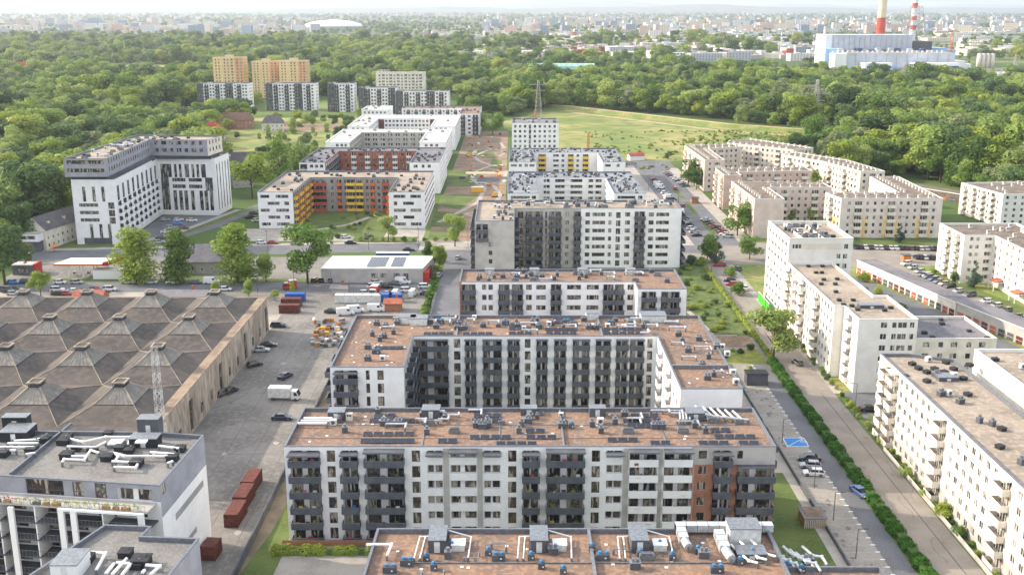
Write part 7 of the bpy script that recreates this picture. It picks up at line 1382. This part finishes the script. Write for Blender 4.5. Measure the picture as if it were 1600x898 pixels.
CM = [facade_tex('city_white', 'dcdad4', '8c8f95'), facade_tex('city_cream', 'd8ccb4', '8f887c'), facade_tex('city_grey', 'b4b6bb', '777c86'), facade_tex('city_pink', 'cdb0a2', '8d7f7a'), facade_tex('city_bluegrey', '8c98a8', '5f6a7c')]
CN = ['white', 'cream', 'pale grey', 'pinkish', 'blue grey']
def cbox(mb, w, d, h, m, k, ox=0, oy=0, rt=None): mb.prism([(ox-w/2, oy-d/2), (ox+w/2, oy-d/2), (ox+w/2, oy+d/2), (ox-w/2, oy+d/2)], 0, h, m, rt or [white_roof, tan_roof, felt][k % 3])
r = random.Random(31); cand = []
def clus(n, x0, x1, y0, y1, hh, ww, cl):
    for _ in range(n): px, py = r.uniform(x0, x1), r.uniform(y0, y1); x, y = G(px, py); cand.append((x, y, r.uniform(*hh), r.uniform(*ww), r.choice(cl)))
clus(26, 60, 160, 36, 44, (24, 40), (25, 60), [0, 2, 4]); clus(34, 150, 450, 24, 44, (20, 40), (20, 60), [0, 1, 2, 3, 4]); clus(10, 240, 340, 19, 21.5, (60, 90), (80, 240), [4]); clus(14, 240, 400, 44, 52, (14, 26), (30, 80), [0, 1, 2]); clus(26, 0, 300, 40, 52, (8, 18), (20, 50), [0, 3])
clus(50, 780, 1200, 24, 42, (25, 42), (20, 60), [0, 1, 1, 3, 2]); clus(34, 1020, 1230, 40, 60, (12, 34), (30, 80), [0, 0, 1, 3]); clus(12, 1130, 1215, 48, 62, (10, 16), (60, 140), [0]); clus(30, 800, 1020, 46, 70, (8, 14), (20, 60), [0, 2, 3]); clus(20, 560, 800, 22, 36, (16, 34), (20, 60), [0, 1, 3]); clus(16, 770, 800, 27, 33, (34, 44), (20, 30), [0])
clus(34, 1200, 1600, 28, 44, (14, 30), (30, 80), [0, 0, 1, 2]); clus(20, 1440, 1600, 46, 68, (8, 16), (60, 160), [0, 0, 1]); clus(22, 1200, 1290, 52, 100, (8, 20), (20, 60), [0, 4, 2]); clus(10, 1490, 1530, 15.5, 18, (40, 60), (40, 90), [0]); clus(36, 700, 1260, 62, 98, (9, 16), (22, 60), [0, 0, 2, 3]); clus(22, 1020, 1270, 62, 92, (9, 15), (50, 120), [0, 0, 2]); clus(14, 1490, 1600, 68, 90, (8, 14), (40, 120), [0, 1]); clus(14, 1330, 1500, 36, 44, (10, 20), (60, 180), [1, 0, 2])
keep = []
for c in cand:
    if 430 < c[0] < 800 and 1380 < c[1] < 1840: continue
    if abs(c[0]+755) < 150 and abs(c[1]-4600) < 300: continue
    if 225 < c[0] < 330 and 1790 < c[1] < 1900: continue
    keep.append(c)
keep.sort(key=lambda c: c[1])
def place(px): return 'far left' if px < 250 else 'left' if px < 560 else 'middle' if px < 1000 else 'right' if px < 1300 else 'far right'
cnt = {}
for i, (x, y, h, w, k) in enumerate(keep[:290]):
    m = CM[k]; mb = MB(); d = r.uniform(12, 20) if h > 16 else r.uniform(20, 50); cbox(mb, w, d, h, m, i); o = empty('city_block', (x, y, 0), '', 'building', None, r.uniform(-.3, .3)); mb.build('wall', o)
    mb = MB(); mb.box(-w*.15, -d*.2, h, w*.1, d*.2, h+3 if h > 16 else h+1.5, m); mb.build('roof_cabin', o)
    sx = place(800+x/y*1600); typ = 'tower block' if h > 24 else 'slab block' if h > 15 else 'low hall'; dist = 'near edge' if y < 2600 else 'middle' if y < 4500 else 'hazy back' if y < 7500 else 'farthest haze'
    o['label'] = f'{CN[k]} {typ}, {dist} of city, {sx} of view'; o['group'] = f'city {typ}s'
mb = MB()
for i in range(3400):
    px, py = r.uniform(-10, 1610), 18.2+r.random()**1.25*36; 
    if 500 < px < 760 and py > 30: continue
    x, y = G(px, py); w, d, h = r.uniform(12, 50), r.uniform(10, 24), r.choice([6, 8, 12, 12, 18, 30]); c = r.choice(CM)
    a = r.uniform(-.5, .5); mb.box(x-w/2, y-d/2, 0, x+w/2, y+d/2, h, c, a)
for i in range(620):
    px, py = r.uniform(640, 1260), r.uniform(44, 94); x, y = G(px, py)
    if 225 < x < 330 and 1790 < y < 1900: continue
    w, d, h = r.uniform(10, 34), r.uniform(8, 24), r.choice([7, 9, 13]); mb.box(x-w/2, y-d/2, 0, x+w/2, y+d/2, h, r.choice([white_roof, redroof, lgrey, offw, white_roof]), r.uniform(-.5, .5))
tag(mb.build('distant_houses'), 'mass of small buildings of the distant city', 'houses', None, 'stuff')
# ---------------- haze ----------------
hz = bpy.data.materials.new('haze_air'); hz.use_nodes = True; n = hz.node_tree.nodes; n.remove(n['Principled BSDF']); pv = n.new('ShaderNodeVolumePrincipled'); pv.inputs['Density'].default_value = 5.8e-5; pv.inputs['Color'].default_value = (.82, .91, 1, 1); pv.inputs['Anisotropy'].default_value = .3
hz.node_tree.links.new(pv.outputs[0], n['Material Output'].inputs['Volume'])
mb = MB(); mb.box(-20500, -700, -4, 20500, 34500, 330, hz); tag(mb.build('haze'), kind='stuff')
# ---------------- labels that single things out ----------------
def screen_x(o):
    p = o.matrix_world.translation if o.parent is None and False else o.location
    return p.x/max(1, p.y)
def finish_labels():
    from collections import defaultdict
    D = defaultdict(list)
    for o in bpy.data.objects:
        if o.parent is None and 'label' in o: D[o['label']].append(o)
    for lab, L in D.items():
        if len(L) < 2 or L[0].name.startswith('solar'): continue
        L.sort(key=screen_x)
        for i, o in enumerate(L):
            tail = f', {ORD[i]} from the left' if i < len(L)-1 or len(L) > 79 else ', rightmost of its kind'
            if i >= len(ORD)-1: continue
            w = lab.split(); room = 16-len(tail.split())
            o['label'] = ' '.join(w[:room]).rstrip(',')+tail
finish_labels()
for o in bpy.data.objects:
    if 'label' in o and len(o['label'].split()) > 16: print('LONG', o.name, o['label'])
